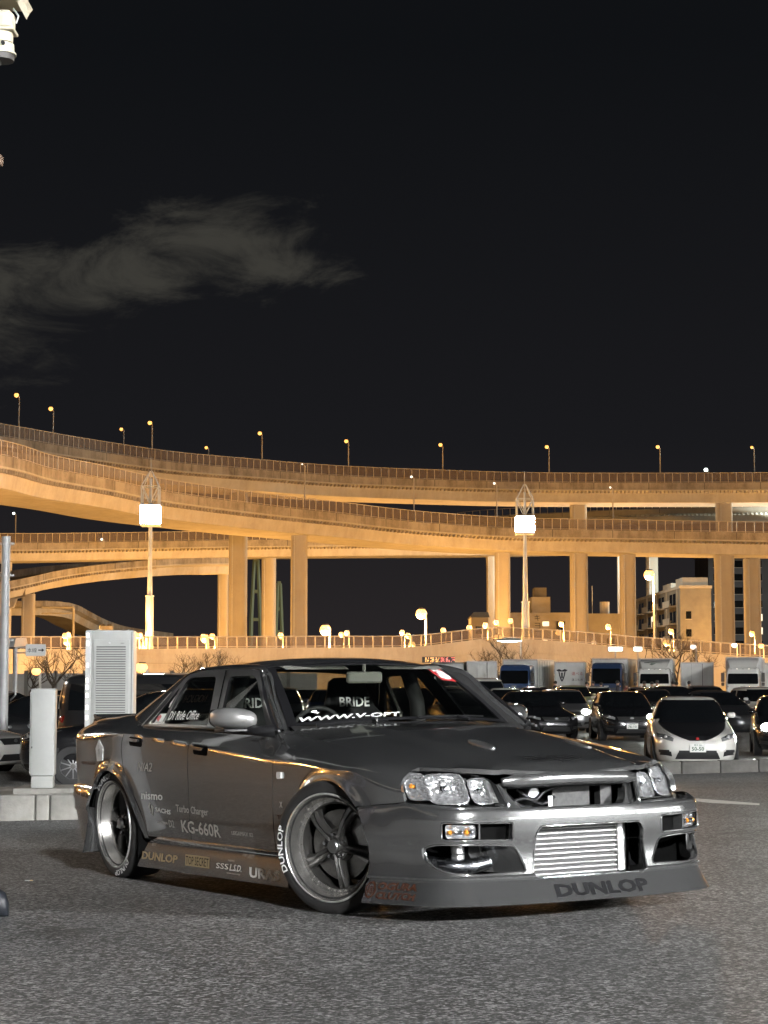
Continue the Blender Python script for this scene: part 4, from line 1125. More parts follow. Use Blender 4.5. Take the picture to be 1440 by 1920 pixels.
def stained(name, c0, c1, amt):
    """weathered concrete: broad blotches and rain streaks that run down the face"""
    m = mat(name, c0, .9); nt = m.node_tree; N = nt.nodes; L = nt.links; b = N['Principled BSDF']
    tc = N.new('ShaderNodeTexCoord')
    def noise(scale, st, det=6):
        mp = N.new('ShaderNodeMapping'); mp.inputs['Scale'].default_value = st; L.new(tc.outputs['Object'], mp.inputs[0])
        n = N.new('ShaderNodeTexNoise'); n.inputs['Scale'].default_value = scale; n.inputs['Detail'].default_value = det; n.inputs['Roughness'].default_value = .65; L.new(mp.outputs[0], n.inputs['Vector']); return n
    a = noise(.35, (1, 1, 1)); s = noise(1.1, (1, 1, .12)); f = noise(6, (1, 1, .6), 3)
    m1 = N.new('ShaderNodeMath'); m1.operation = 'MULTIPLY_ADD'; L.new(s.outputs['Fac'], m1.inputs[0]); m1.inputs[1].default_value = .9; L.new(a.outputs['Fac'], m1.inputs[2])
    m2 = N.new('ShaderNodeMath'); m2.operation = 'MULTIPLY_ADD'; L.new(f.outputs['Fac'], m2.inputs[0]); m2.inputs[1].default_value = .35; L.new(m1.outputs[0], m2.inputs[2])
    r = N.new('ShaderNodeMapRange'); r.inputs[1].default_value = .95; r.inputs[2].default_value = 1.45; r.inputs[4].default_value = min(amt, 1); L.new(m2.outputs[0], r.inputs[0])
    mx = N.new('ShaderNodeMix'); mx.data_type = 'RGBA'; mx.inputs['A'].default_value = (*c0, 1); mx.inputs['B'].default_value = (*c1, 1); L.new(r.outputs[0], mx.inputs['Factor']); L.new(mx.outputs['Result'], b.inputs['Base Color'])
    return m
def mesh_panel():
    m = bpy.data.materials.new('expanded_mesh'); m.use_nodes = True; nt = m.node_tree; N = nt.nodes; L = nt.links; b = N['Principled BSDF']
    b.inputs['Base Color'].default_value = (.20, .17, .16, 1); b.inputs['Roughness'].default_value = .7
    t = N.new('ShaderNodeBsdfTransparent'); mx = N.new('ShaderNodeMixShader'); mx.inputs[0].default_value = .42
    L.new(t.outputs[0], mx.inputs[1]); L.new(b.outputs[0], mx.inputs[2]); L.new(mx.outputs[0], N['Material Output'].inputs[0]); return m
def asphalt():
    m = mat('asphalt', (.05, .05, .05), .85); nt = m.node_tree; N = nt.nodes; L = nt.links; b = N['Principled BSDF']
    tc = N.new('ShaderNodeTexCoord')
    def tex(kind, scale, **k):
        n = N.new(kind); n.inputs['Scale'].default_value = scale; L.new(tc.outputs['Object'], n.inputs['Vector'])
        for q, v in k.items(): n.inputs[q].default_value = v
        return n
    v1 = tex('ShaderNodeTexVoronoi', 70.0); v2 = tex('ShaderNodeTexVoronoi', 130.0)
    big = tex('ShaderNodeTexNoise', .55, Detail=6); mid = tex('ShaderNodeTexNoise', 5.0, Detail=5); fin = tex('ShaderNodeTexNoise', 38.0, Detail=4, Roughness=.7)
    # stones of different greys in a black binder
    cr = N.new('ShaderNodeValToRGB'); e = cr.color_ramp.elements
    e[0].position = .18; e[0].color = (.036, .0355, .034, 1); e[1].position = .95; e[1].color = (.48, .475, .465, 1)
    q = cr.color_ramp.elements.new(.60); q.color = (.118, .117, .114, 1)
    sp = N.new('ShaderNodeSeparateColor'); L.new(v1.outputs['Color'], sp.inputs[0]); sp2 = N.new('ShaderNodeSeparateColor'); L.new(v2.outputs['Color'], sp2.inputs[0])
    av = N.new('ShaderNodeMath'); av.operation = 'MULTIPLY_ADD'; L.new(sp.outputs[0], av.inputs[0]); av.inputs[1].default_value = .62; 
    h2 = N.new('ShaderNodeMath'); h2.operation = 'MULTIPLY'; L.new(sp2.outputs[0], h2.inputs[0]); h2.inputs[1].default_value = .38; L.new(h2.outputs[0], av.inputs[2])
    mixn = N.new('ShaderNodeMath'); mixn.operation = 'MULTIPLY_ADD'; L.new(fin.outputs['Fac'], mixn.inputs[0]); mixn.inputs[1].default_value = .9
    sb = N.new('ShaderNodeMath'); sb.operation = 'SUBTRACT'; L.new(av.outputs[0], sb.inputs[0]); sb.inputs[1].default_value = .42; L.new(sb.outputs[0], mixn.inputs[2])
    L.new(mixn.outputs[0], cr.inputs[0])
    # worn and darker areas
    ad = N.new('ShaderNodeMath'); ad.operation = 'MULTIPLY_ADD'; L.new(mid.outputs['Fac'], ad.inputs[0]); ad.inputs[1].default_value = .45; L.new(big.outputs['Fac'], ad.inputs[2])
    mr = N.new('ShaderNodeMapRange'); mr.inputs[1].default_value = .45; mr.inputs[2].default_value = 1.0; mr.inputs[3].default_value = .62; mr.inputs[4].default_value = 1.18; L.new(ad.outputs[0], mr.inputs[0])
    ml = N.new('ShaderNodeMix'); ml.data_type = 'RGBA'; ml.blend_type = 'MULTIPLY'; ml.inputs['Factor'].default_value = 1
    L.new(cr.outputs[0], ml.inputs['A']); L.new(mr.outputs[0], ml.inputs['B'])
    # oil drips, old patches and hairline cracks
    st = tex('ShaderNodeTexNoise', 1.7, Detail=3, Roughness=.45); sr = N.new('ShaderNodeMapRange'); sr.inputs[1].default_value = .66; sr.inputs[2].default_value = .74; sr.inputs[4].default_value = .5; L.new(st.outputs['Fac'], sr.inputs[0])
    ck = N.new('ShaderNodeTexVoronoi'); ck.feature = 'DISTANCE_TO_EDGE'; ck.inputs['Scale'].default_value = .42
    wn = tex('ShaderNodeTexNoise', 2.2, Detail=6); wv = N.new('ShaderNodeVectorMath'); wv.operation = 'MULTIPLY_ADD'; L.new(wn.outputs['Color'], wv.inputs[0]); wv.inputs[1].default_value = (.5, .5, 0); L.new(tc.outputs['Object'], wv.inputs[2]); L.new(wv.outputs[0], ck.inputs['Vector'])
    kr = N.new('ShaderNodeMapRange'); kr.inputs[1].default_value = .0; kr.inputs[2].default_value = .006; kr.inputs[3].default_value = .55; kr.inputs[4].default_value = 0; L.new(ck.outputs['Distance'], kr.inputs[0])
    mm = N.new('ShaderNodeMath'); mm.operation = 'MAXIMUM'; L.new(sr.outputs[0], mm.inputs[0]); L.new(kr.outputs[0], mm.inputs[1])
    dk = N.new('ShaderNodeMix'); dk.data_type = 'RGBA'; L.new(mm.outputs[0], dk.inputs['Factor']); L.new(ml.outputs['Result'], dk.inputs['A']); dk.inputs['B'].default_value = (.022, .021, .020, 1); L.new(dk.outputs['Result'], b.inputs['Base Color'])
    bp = N.new('ShaderNodeBump'); bp.inputs['Strength'].default_value = .32; bp.inputs['Distance'].default_value = .004
    hh = N.new('ShaderNodeMath'); hh.operation = 'SUBTRACT'; hh.inputs[0].default_value = 1; L.new(v1.outputs['Distance'], hh.inputs[1])
    L.new(hh.outputs[0], bp.inputs['Height']); L.new(bp.outputs[0], b.inputs['Normal'])
    b.inputs['Roughness'].default_value = .62
    return m
EM = env_mats()

# ------------------------------------------------------------------ ground
def build_ground():
    xs = sorted(set(list(np.linspace(-14, 14, 36))+[-440,-300,-200,-120,-60,-35,-24,-18,18,24,35,60,120,200,300,440]))
    ys = sorted(set(list(np.linspace(-10, 40, 60))+[-94,-80,-60,-30,-20,45,60,90,150,240,340,450,600]))
    mb = MB(); mb.loft([[(x, y, ground_z(x, y)) for y in ys] for x in xs], EM['asphalt'])
    g = mb.build('asphalt_ground', None, None, smooth=80); tag(g, kind='structure')
    # painted line on the apron
    a = [on_ground(1283, 1496), on_ground(1330, 1499.5), on_ground(1424, 1507)]; b = [on_ground(1284, 1500.5), on_ground(1330, 1506), on_ground(1424, 1510.5)]
    mb = MB(); up = Vector((0, 0, .004)); mb.loft([[p+up, q+up] for p, q in zip(a, b)], noise_mat('road_paint', (.52, .52, .48), (.70, .70, .66), 20, (.7, .8)))
    l = mb.build('painted_line'); tag(l, kind='structure')
    # rubbish: a fag end and two flecks
    p = on_ground(54, 1653); t = thing('cigarette_end', 'white cigarette end lying on the asphalt at the left', 'litter', p)
    mb = MB(); mb.tube([(-.022,0,.006),(.006,0,.006)], .004, 8, EM['white']); mb.build('paper', None, t); mb = MB(); mb.tube([(.006,0,.006),(.022,0,.006)], .0042, 8, mat('filter_tan', (.45,.30,.14), .8)); mb.build('filter', None, t)

def kerbs():
    # far kerb on the right, stone by stone
    t = thing('kerb', 'low grey concrete kerb between the apron and the parked white saloon', 'kerb', (0, 0, 0))
    p0 = Vector((3.2, 28.4, 0)); p1 = Vector((9.6, 29.6, 0)); dirv = (p1-p0).normalized(); n = int((p1-p0).length/.6)
    ms = []
    for k in range(4):
        mb = MB(); mb.rbox((0, 0, .02), (.592, .16, .26+.01*rnd.random()), .018, EM['kerb_unlit']); ms.append(mb.mesh('kerb_stone', None, 40))
    ang = math.atan2(dirv.y, dirv.x)
    for k in range(n):
        q = p0+dirv*(.6*(k+.5)); o = link('kerb_stone', ms[k % 4], t, (q.x, q.y+rnd.uniform(-.006,.006), apron(q.x, q.y)+.03+rnd.uniform(-.006,.006))); o.rotation_euler = (0, 0, ang+rnd.uniform(-.01,.01))
    # left island with the charging posts
    isl = thing('traffic_island', 'raised concrete island carrying the two pale charger cabinets', 'island', (0, 0, 0))
    q0 = on_ground(-260, 1545); q1 = on_ground(300, 1534); d = (q1-q0).normalized(); ang = math.atan2(d.y, d.x); L_ = (q1-q0).length
    z0 = apron(q0.x, q0.y); nrm = Vector((-d.y, d.x, 0))
    H_ = .235
    lens = [.32,.13,.30,.42,.42,.42]; x = 0; k = 0
    # block joints fall where the picture shows them
    cuts = [0]+[float((on_ground(p, 1538)-q0).length) for p in (-180,-90,0,66,92,170,240)]+[L_]
    for a, b in zip(cuts[:-1], cuts[1:]):
        w = b-a-.008; mb = MB(); mb.rbox((0, 0, 0), (w, .17, H_+.12), .02, EM['concrete']); c = q0+d*((a+b)/2)+nrm*.085
        o = mb.build('kerb_block', None, isl, smooth=40); o.location = (c.x, c.y, apron(c.x, c.y)+H_/2-.06+rnd.uniform(-.004,.004)); o.rotation_euler = (0, 0, ang)
    mb = MB(); c = q0+d*(L_/2); a = q0+nrm*.172; b = q1+nrm*.172
    zz = lambda p: apron(p.x, p.y)+H_-.012
    mb.loft([[(p.x+nrm.x*w, p.y+nrm.y*w, min(zz(p), 9)+h) for (w, h) in ((0,-.25),(0,0),(1.75,.0),(1.75,-.6))] for p in [a+(b-a)*t_ for t_ in np.linspace(0, 1, 8)]], EM['concrete'], caps=True)
    mb.build('island_slab', None, isl)
    return q0, d, nrm, ang, H_
def chargers(isl):
    q0, d, nrm, ang, H_ = isl
    # plinth
    pc = spot(112, 1484, 18.2)
    def base(px, dd):
        p = spot(px, 1480, dd); p.z = apron(p.x, p.y)+H_-.012; return p
    c = base(150, 18.98); t = thing('plinth', 'thin concrete plinth under the slim pale post', 'plinth', (c.x, c.y, c.z), ang)
    mb = MB(); mb.rbox((0, 0, .03), (1.2, .72, .066), .012, EM['concrete']); mb.build('slab', None, t, smooth=40)
    topz = c.z+.064
    # slim post
    c = base(80, 18.8); t = thing('charger_post', 'slim plain pale post with a base collar, standing left of the tall louvred cabinet', 'charger', (c.x, c.y, topz), ang+.06); t.scale = (1, 1, .975)
    mb = MB(); mb.rbox((0, 0, .55), (.236, .26, .86), .014, EM['cream']); mb.build('casing', None, t, smooth=40)
    mb = MB(); mb.rbox((0, .0, .058), (.212, .235, .116), .010, EM['cream']); mb.build('base_collar', None, t, smooth=40)
    mb = MB(); mb.rbox((0, 0, .118), (.20, .22, .012), .004, EM['groove']); mb.build('shadow_gap', None, t)
    mb = MB(); mb.box((-.121, -.125, .14), (-.118, .10, .95), EM['white']); mb.build('side_panel', None, t)
    mb = MB(); mb.rbox((-.1, -.1318, .40), (.012,.004,.02), .001, EM['groove']); mb.build('lock', None, t)
    # tall cabinet
    c = base(206, 19.3); t = thing('charger_cabinet', 'tall pale grey cabinet with two louvred doors behind the boot of the sedan', 'charger', (c.x, c.y, topz), ang+.02); t.scale = (1, 1, .985)
    w, dp, h = .47, .46, 1.555
    mb = MB(); mb.rbox((0, 0, h/2), (w, dp, h), .014, EM['cream']); mb.build('casing', None, t, smooth=40)
    mb = MB(); mb.box((-w/2+.002, -dp/2-.035, .05), (-w/2+.052, -dp/2+.004, h-.01), EM['white']); mb.build('edge_strip', None, t)
    y = -dp/2-.004
    for nm, z0, z1, n in (('upper_door', .66, 1.46, 27), ('lower_door', .10, .64, 18)):
        mb = MB(); mb.rbox((.02, y, (z0+z1)/2), (.352, .02, z1-z0), .004, EM['cream']); dr = mb.build(nm, None, t)
        a, b = (z0+.07, z1-.075) if n == 27 else (z0+.05, z1-.06)
        mb = MB(); mb.box((-.128, y-.0115, a-.006), (.160, y-.0095, b+.006), EM['groove']); mb.build('louvre_back', None, dr)
        sl = MB(); sl.add([(-.145,-.010,-.009),(.145,-.010,-.009),(.145,-.002,.0075),(-.145,-.002,.0075),(-.145,-.004,-.0095),(.145,-.004,-.0095)], [(0,1,2,3),(0,4,5,1)], EM['cream']); sm = sl.mesh('louvre_slat')
        for k in range(n):
            link('louvre_slat', sm, dr, (.016, y-.010, a+(b-a)*(k+.5)/n))
        mb = MB(); mb.lathe([(.001,-.022),(.008,-.02),(.01,-.008)], 12, 'y', (.0, y, z1-.035 if n == 27 else z1-.01), EM['steel']); mb.build('lock', None, dr)
        mb = MB(); letters(mb, '200V', lambda u, v: (.11+u, y-.0108, z1-.045+v), h=.012, mat=EM['ink']); mb.build('lettering', None, dr)
    mb = MB(); mb.box((.215, -dp/2-.003, .02), (.221, -dp/2+.01, h-.02), EM['groove']); mb.build('corner_gap', None, t)
    mb = MB(); mb.tube([(.17,0,h),(.17,0,h+.012)], .01, 8, EM['steel']); mb.tube([(-.13,0,h),(-.13,0,h+.012)], .01, 8, EM['steel']); e = mb.build('lifting_eye', None, t); e['kind'] = 'stuff'
    # reflections of lamps along its left edge, made as small glowing blocks
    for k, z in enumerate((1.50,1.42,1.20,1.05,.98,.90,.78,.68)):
        mb = MB(); mb.rbox((-w/2+.022, -dp/2-.037, z), (.024, .008, .045), .003, EM['lamp_soft']); mb.build('reflected_glint', None, t)

# ------------------------------------------------------------------ viaducts
def smooth_path(pts, step=2.2):
    P = [Vector(p) for p in pts]
    L_ = sum((P[i+1]-P[i]).length for i in range(len(P)-1))
    return [Vector(p) for p in crom(pts, max(int(L_/step), 20))]
POST = None
def deck(name, label, pts, width=10.5, side=1, depth=3.1, par=1.25, fence=1.55, bay=1.25, cat='viaduct', concrete='deck', vis=(-80, 1520), wall=False, panels=True, tint=None):
    """pts: front upper edge of the parapet in world space; side = +1 when the deck lies to the left of travel"""
    t = thing(name, label, cat, (0, 0, 0), 0, 'curving elevated roads')
    P = smooth_path(pts); n = len(P)
    N_ = []
    for i in range(n):
        d = P[min(i+1, n-1)]-P[max(i-1, 0)]; d.z = 0; d.normalize(); N_.append(Vector((-d.y, d.x, 0))*side)
    def sec(prof, lo=0, hi=n): return [[P[i]+N_[i]*u+Vector((0, 0, z)) for u, z in prof] for i in range(lo, hi)]
    w = width
    if wall:
        mb = MB(); mb.loft([[P[i]+N_[i]*.28+Vector((0,0,-.95)), P[i]+N_[i]*.28, P[i], P[i]+Vector((0,0,-par)), P[i]+N_[i]*.12+Vector((0,0,-par-.02)), Vector((P[i].x+N_[i].x*.3, P[i].y+N_[i].y*.3, -.3))] for i in range(n)], EM['deck']); mb.build('retaining_wall', None, t)
        mb = MB(); mb.loft(sec([(.28,-.95),(w,-.95)]), EM['asphalt']); mb.build('road', None, t)
    else:
        mb = MB(); mb.loft(sec([(.22,-1.0),(.22,0),(0,0),(0,-par),(.10,-par-.02)]), EM['parapet'] if concrete == 'deck' else EM['pale']); mb.build('front_parapet', None, t)
        mb = MB(); mb.loft(sec([(w-.22,-1.0),(w-.22,0),(w,0),(w,-par)]), EM['parapet'] if concrete == 'deck' else EM['pale']); mb.build('rear_parapet', None, t)
        mb = MB(); mb.loft(sec([(.10,-par-.02),(1.0,-par-.28),(1.05,-par-.34),(1.35,-depth+.05),(1.5,-depth),(w-1.5,-depth),(w-1.05,-par-.3),(w,-par)]), EM[concrete]); mb.build('girder', None, t)
        mb = MB(); mb.loft(sec([(.22,-1.0),(w-.22,-1.0)]), EM['asphalt']); mb.build('road', None, t)
        # coping line and the small brackets under it
        mb = MB(); mb.loft(sec([(-.06,-par+.16),(-.06,-par-.02),(.12,-par-.02)]), EM[concrete]); mb.build('coping', None, t)
    S = [0]
    for i in range(n-1): S.append(S[-1]+(P[i+1]-P[i]).length)
    def at(s):
        i = min(max(int(np.searchsorted(S, s))-1, 0), n-2); k = (s-S[i])/max(S[i+1]-S[i], 1e-6)
        return P[i].lerp(P[i+1], k), N_[i].lerp(N_[i+1], k).normalized(), (P[i+1]-P[i]).normalized()
    inview = []
    s = 0
    while s < S[-1]:
        p, nn, d = at(s)
        px = 720+3600*p.x/max(p.y, 1)
        if p.y > 20 and vis[0] < px < vis[1]: inview.append(s)
        s += bay
    if not wall:
        mb = MB()
        for s in inview:
            for q in (0, .5):
                p, nn, d = at(min(s+q*bay, S[-1])); x = Vector((d.x, d.y, 0)).normalized()
                c = p+nn*.42+Vector((0, 0, -par-.24)); M3 = Matrix((x, nn, Vector((0,0,1)))).transposed()
                mb.cbox(c, (.20, .72, .34), EM['parapet'] if concrete == 'deck' else EM['pale'], M=M3)
        if inview: b = mb.build('brackets', None, t); b['kind'] = 'stuff'
        jm = MB(); jm.box((-.045, -.012, -par), (.045, .30, .02), EM['groove']); jme = jm.mesh('expansion_joint')
        for s in inview[::7]:
            p, nn, d = at(s); o = link('expansion_joint', jme, t, p); o.rotation_euler = (0, 0, math.atan2(nn.y, nn.x)-PI/2)
    if fence:
        pm = MB(); pm.box((-.045, -.05, 0), (.045, .05, fence), EM['postm']); pme = pm.mesh('fence_post')
        step = max(1, math.ceil(len(inview)/290)); 
        pan = MB(); pan.box((.05, -.012, .04), (bay*step-.05, .012, fence-.06), EM['fencepanel']); pan_me = pan.mesh('mesh_panel')
        for s in inview[::step]:
            p, nn, d = at(s); h = Vector((d.x, d.y, 0)).normalized(); ang = math.atan2(h.y, h.x)
            o = link('fence_post', pme, t, p+nn*.11); o.rotation_euler = (0, 0, ang)
            if panels:
                o = link('mesh_panel', pan_me, t, p+nn*.11); o.rotation_euler = (0, -math.asin(max(-1, min(1, d.z))), ang)
        if len(inview) > 2:
            ps = [at(s) for s in inview]; mb = MB()
            mb.tube([p+nn*.11+Vector((0, 0, fence)) for p, nn, d in ps], .05, 5, EM['postm']); mb.tube([p+nn*.11+Vector((0, 0, .12)) for p, nn, d in ps], .03, 5, EM['postm']); r = mb.build('fence_rails', None, t); r['kind'] = 'stuff'
    t['_len'] = S[-1]
    return t, at, P
def pier(parent, px, wpx, d, z_top, cap=None, nm='pier'):
    c = spot(px, 1274, d); w = wpx*d/3600
    mb = MB(); loops = []
    for z, k in ((-.5, 1), (z_top-2.2, 1), (z_top, 1.0 if not cap else cap)):
        l = []
        for a in range(24):
            an = 2*PI*(a+.5)/24; cx, sy = math.cos(an), math.sin(an)
            l.append((c.x+w/2*k*math.copysign(abs(cx)**.55, cx), c.y+w/2*math.copysign(abs(sy)**.55, sy), z))
        loops.append(l)
    mb.loft(loops, EM['pier'], closed=True, caps=True); o = mb.build(nm, None, parent, smooth=35)
    mb = MB(); mb.tube([(c.x-w*.28, c.y-w*.5-.12, 0), (c.x-w*.28, c.y-w*.5-.12, z_top-.2)], .09, 6, EM['steel']); mb.build('drainpipe', None, o, smooth=60)
    for q in (-.26, .26): mb = MB(); mb.box((c.x+q*w-.28, c.y-.5, z_top-.02), (c.x+q*w+.28, c.y+.5, z_top+.24), EM['darkpole']); mb.build('bearing', None, o)
    return o

def S_(rows): return [spot(*r) for r in rows]
def viaducts():
    V = {}
    ext = [(-78,172,29.5),(-92,120,29),(-90,70,28.5),(-76,28,28),(-62,-20,27.5),(-58,-70,27)]
    A = [Vector(p) for p in reversed(ext)]+S_([(-300,772,205),(0,817,236),(160,843,256),(320,866,271),(480,880,284),(640,892,293),(844,900,299),(1000,904,303),(1200,905,304),(1440,904,301),(1750,902,290)])
    V['A'] = deck('viaduct', 'topmost curving viaduct carrying a row of orange lamps', A)
    ext = [(-58,140,23.5),(-70,95,23),(-70,50,22.5),(-60,10,22),(-50,-40,21.5)]
    B = [Vector(p) for p in reversed(ext)]+S_([(-300,808,170),(0,853,192),(100,880,207),(207,900,219),(300,920,229),(417,937,239),(530,951,248),(634,962,256),(774,978,264),(946,990,270),(1074,993,273),(1260,996,273),(1440,999,270),(1750,1004,258)])
    V['B'] = deck('viaduct', 'broad curving viaduct just below the topmost one, its underside glowing orange at the left', B, width=11.5)
    C = S_([(-300,1017,300),(20,1018,310),(200,1016,318),(390,1013,325),(576,1011,331),(751,1010,336),(950,1009,340),(1200,1004,345),(1440,1002,345),(1700,1000,340)])
    V['C'] = deck('viaduct', 'lower straight viaduct passing behind the thick piers', C, width=10, depth=2.9, vis=(-40,960))
    D = S_([(450,1047,308),(407,1046,301),(320,1048,290),(212,1056,276),(120,1068,262),(60,1081,252),(0,1093,246),(-70,1103,250),(-130,1113,280),(-110,1124,318),(-30,1128,338),(40,1129,346),(66,1134,350),(90,1147,357),(127,1164,370),(170,1176,384),(260,1188,405)])
    V['D'] = deck('viaduct', 'spiralling ramp that loops down at the left edge', D, width=8, side=-1, depth=2.5, par=1.0, fence=0, bay=1.6, vis=(-40,300))
    F = S_([(560,1004,430),(700,998,425),(880,972,410),(1067,961,392),(1200,955,375),(1440,950,352),(1700,946,335)])
    V['F'] = deck('viaduct', 'pale ramp glimpsed between the two upper viaducts at the right', F, width=9, depth=2.5, par=1.0, concrete='pale', vis=(850,1500), bay=2.0, fence=1.5, panels=False)
    G = S_([(-400,1219,146),(-100,1217,152),(0,1217,155),(300,1216,165),(576,1214,172),(760,1213,176),(829,1207,177),(907,1198,177),(960,1197,177),(1040,1202,175),(1113,1208,172),(1200,1216,168),(1440,1233,160),(1700,1246,150)])
    V['G'] = deck('raised_road', 'low orange lit road on a retaining wall behind the trucks', G, width=9, wall=True, fence=1.0, bay=.95, vis=(-10,1450), panels=True)
    V['G'][0]['group'] = 'curving elevated roads'
    g = spot(138, 1139, 330); gt = thing('sign_gantry', 'small orange lit sign gantry over the far loop at the left', 'gantry', (0, 330, 0)); xa = spot(78, 1139, 330).x
    mb = MB(); mb.tube([(g.x,0,0),(g.x,0,g.z)], .22, 8, EM['deck']); mb.build('post', None, gt); mb = MB(); mb.tube([(xa,0,g.z),(g.x,0,g.z)], .2, 8, EM['deck']); mb.tube([(xa,0,g.z-1),(g.x,0,g.z-1)], .12, 8, EM['deck']); mb.build('beam', None, gt)
    def under(key, px):
        t, at, P = V[key]; b = min((abs(720+3600*p.x/p.y-px), p.z) for p in P if p.y > 60); return b[1]
    zA = lambda px: under('A', px)-3.05; zB = lambda px: under('B', px)-3.05; zC = lambda px: under('C', px)-2.85; zD = lambda px: under('D', px)-2.4
    pier(V['A'][0], 445, 34, 289, zA(445)); pier(V['A'][0], 1087, 31, 310, zA(1087)); pier(V['A'][0], 1362, 30, 306, zA(1362))
    pier(V['B'][0], 560, 31, 256, zB(560)); pier(V['B'][0], 943, 29, 276, zB(943)); pier(V['B'][0], 1179, 29, 279, zB(1179)); pier(V['B'][0], 1361, 35, 276, zB(1361), 1.06); pier(V['B'][0], 1413, 30, 281, zB(1413)); pier(V['B'][0], 1087, 33, 278, zB(1087))
    pier(V['C'][0], 417, 20, 331, zC(417)); pier(V['C'][0], 503, 27, 335, zC(503)); pier(V['C'][0], 921, 16, 345, zC(921), 1.15); pier(V['C'][0], 1164, 9, 350, zC(1164)); pier(V['C'][0], 10, 17, 314, zC(10))
    pier(V['D'][0], 198, 25, 280, zD(198)); pier(V['D'][0], 51, 24, 256, zD(60))
    pier(V['F'][0], 1225, 22, 376, 30)
    return V

# ------------------------------------------------------------------ lamps
def lamp_post(label, base, top, head='na', arm=.9, adir=(-1, 0), r=.075, light=0, group='street lamps', name='street_lamp', hs=(.62, .34, .16), lr=.25, col=None, wallwash=False):
    t = thing(name, label, 'street lamp', base, 0, group)
    h = top.z-base.z; dx, dy = top.x-base.x, top.y-base.y
    mb = MB(); mb.tube([(0,0,0),(0,0,h*.97),(dx*.5, dy*.5, h*.995),(dx, dy, h)], [r*1.25, r, r*.8, r*.6], 7, EM['postm'] if head != 'led' else EM['steel']); mb.build('pole', None, t, smooth=50)
    mb = MB(); mb.rbox((dx+.04, dy, h+hs[2]*.42), (hs[0]*.42, hs[1]*.5, hs[2]*.12), .03, EM['darkpole']); mb.tube([(dx+.12, dy, h-hs[2]*.3), (dx+.04, dy, h+hs[2]*.42)], .04, 6, EM['darkpole']); hd = mb.build('lamp_head', None, t, smooth=40)
    m_ = EM['lamp_big'] if head == 'na' and hs[0] > 1 else EM[{'na': 'lamp_na', 'led': 'lamp_led', 'soft': 'lamp_soft'}[head]]
    mb = MB(); mb.ball((dx, dy, h), 1, m_, 12, 8, (hs[0]*.40, hs[1]*.42, hs[2]*.46)); mb.build('lamp_glass', None, hd, smooth=60)
    if light:
        l = bpy.data.lights.new('lamp_light', 'SPOT' if wallwash else 'POINT'); l.energy = light; l.shadow_soft_size = lr; l.color = col or (1.0, .46, .106)
        if wallwash: l.spot_size = math.radians(165); l.spot_blend = .5
        o = link('lamp_light', l, t, (dx-.2, dy+(.35 if wallwash else -.2), h-hs[2]-(.1 if wallwash else .6)))
        if wallwash: o.rotation_euler = (math.radians(100), 0, 0)
    return t
def deck_lamps(V):
    def on(key, px, hy, label, head='na', dy=0, sc=1.0):
        t, at, P = V[key]
        b = min(P, key=lambda p: abs(720+3600*p.x/p.y-px) if p.y > 60 else 1e9)
        z = 1.8+(1274-hy)*b.y/3600
        base = Vector((b.x, b.y+.5+dy, b.z-.9)); top = Vector((b.x+(px*0), b.y+.5+dy, z))
        return lamp_post(label, base, top+Vector((-.35, 0, 0)), head, hs=(.75*sc, .6*sc, .62*sc), r=.085, group='lamps along the viaducts')
    nth = ['first lamp from the left on the topmost viaduct', 'second lamp from the left on the topmost viaduct, beside the first', 'third lamp from the left on the topmost viaduct, a short one', 'fourth lamp from the left on the topmost viaduct, above the left floodlight tower', 'fifth lamp from the left on the topmost viaduct, small and dim', 'sixth lamp from the left on the topmost viaduct', 'lamp on the topmost viaduct right of the middle pier', 'lamp on the topmost viaduct left of the right floodlight tower', 'lamp on the topmost viaduct just right of the right floodlight tower', 'lamp on the topmost viaduct above the apartment block', 'lamp on the topmost viaduct cut by the right edge']
    for (px, hy), lb in zip(((27,737),(99,763),(218,795),(289,790),(382,831),(479,810),(662,825),(843,832),(1027,836),(1233,836),(1440,831)), nth):
        on('A', px, hy, lb.replace('lamp', 'orange lamp', 1), 'na', 4 if hy in (795, 831) else 0, .8 if hy in (795, 831) else 1.0)
    for px, hy, lb, hd, sc in ((567,859,'tiny dark lamp post on the topmost viaduct beside the middle','soft',.35),(774,884,'small pale lamp rising between the two upper viaducts','soft',.6),(950,897,'small pale lamp rising beside the right floodlight tower','soft',.6),(1153,905,'small pale lamp low on the topmost viaduct right of the tower','soft',.5)):
        on('B', px, hy, lb, hd, 6, sc)
    on('A', 1361, 869, 'cool white lamp on the topmost viaduct near the right edge', 'led', 8, 1.1); on('A', 1079, 895, 'small greenish white lamp peeping over the topmost viaduct', 'led', 9, .8)
    on('B', 617, 946, 'cool white lamp behind the second viaduct, the right one of two close together', 'led', 14, .8); on('B', 605, 944, 'dim white lamp behind the second viaduct, the left one of two close together', 'soft', 14, .6)
    on('C', 20, 960, 'cool white lamp on the lower viaduct at the left edge', 'led', 2, .7); on('C', 190, 1012, 'small pale lamp low on the lower viaduct at the left', 'soft', -1, .7)
def ground_lamp(px, hy, d, label, **k):
    top = spot(px, hy, d); base = Vector((top.x+.5, top.y, 0.0)); return lamp_post(label, base, top, **k)
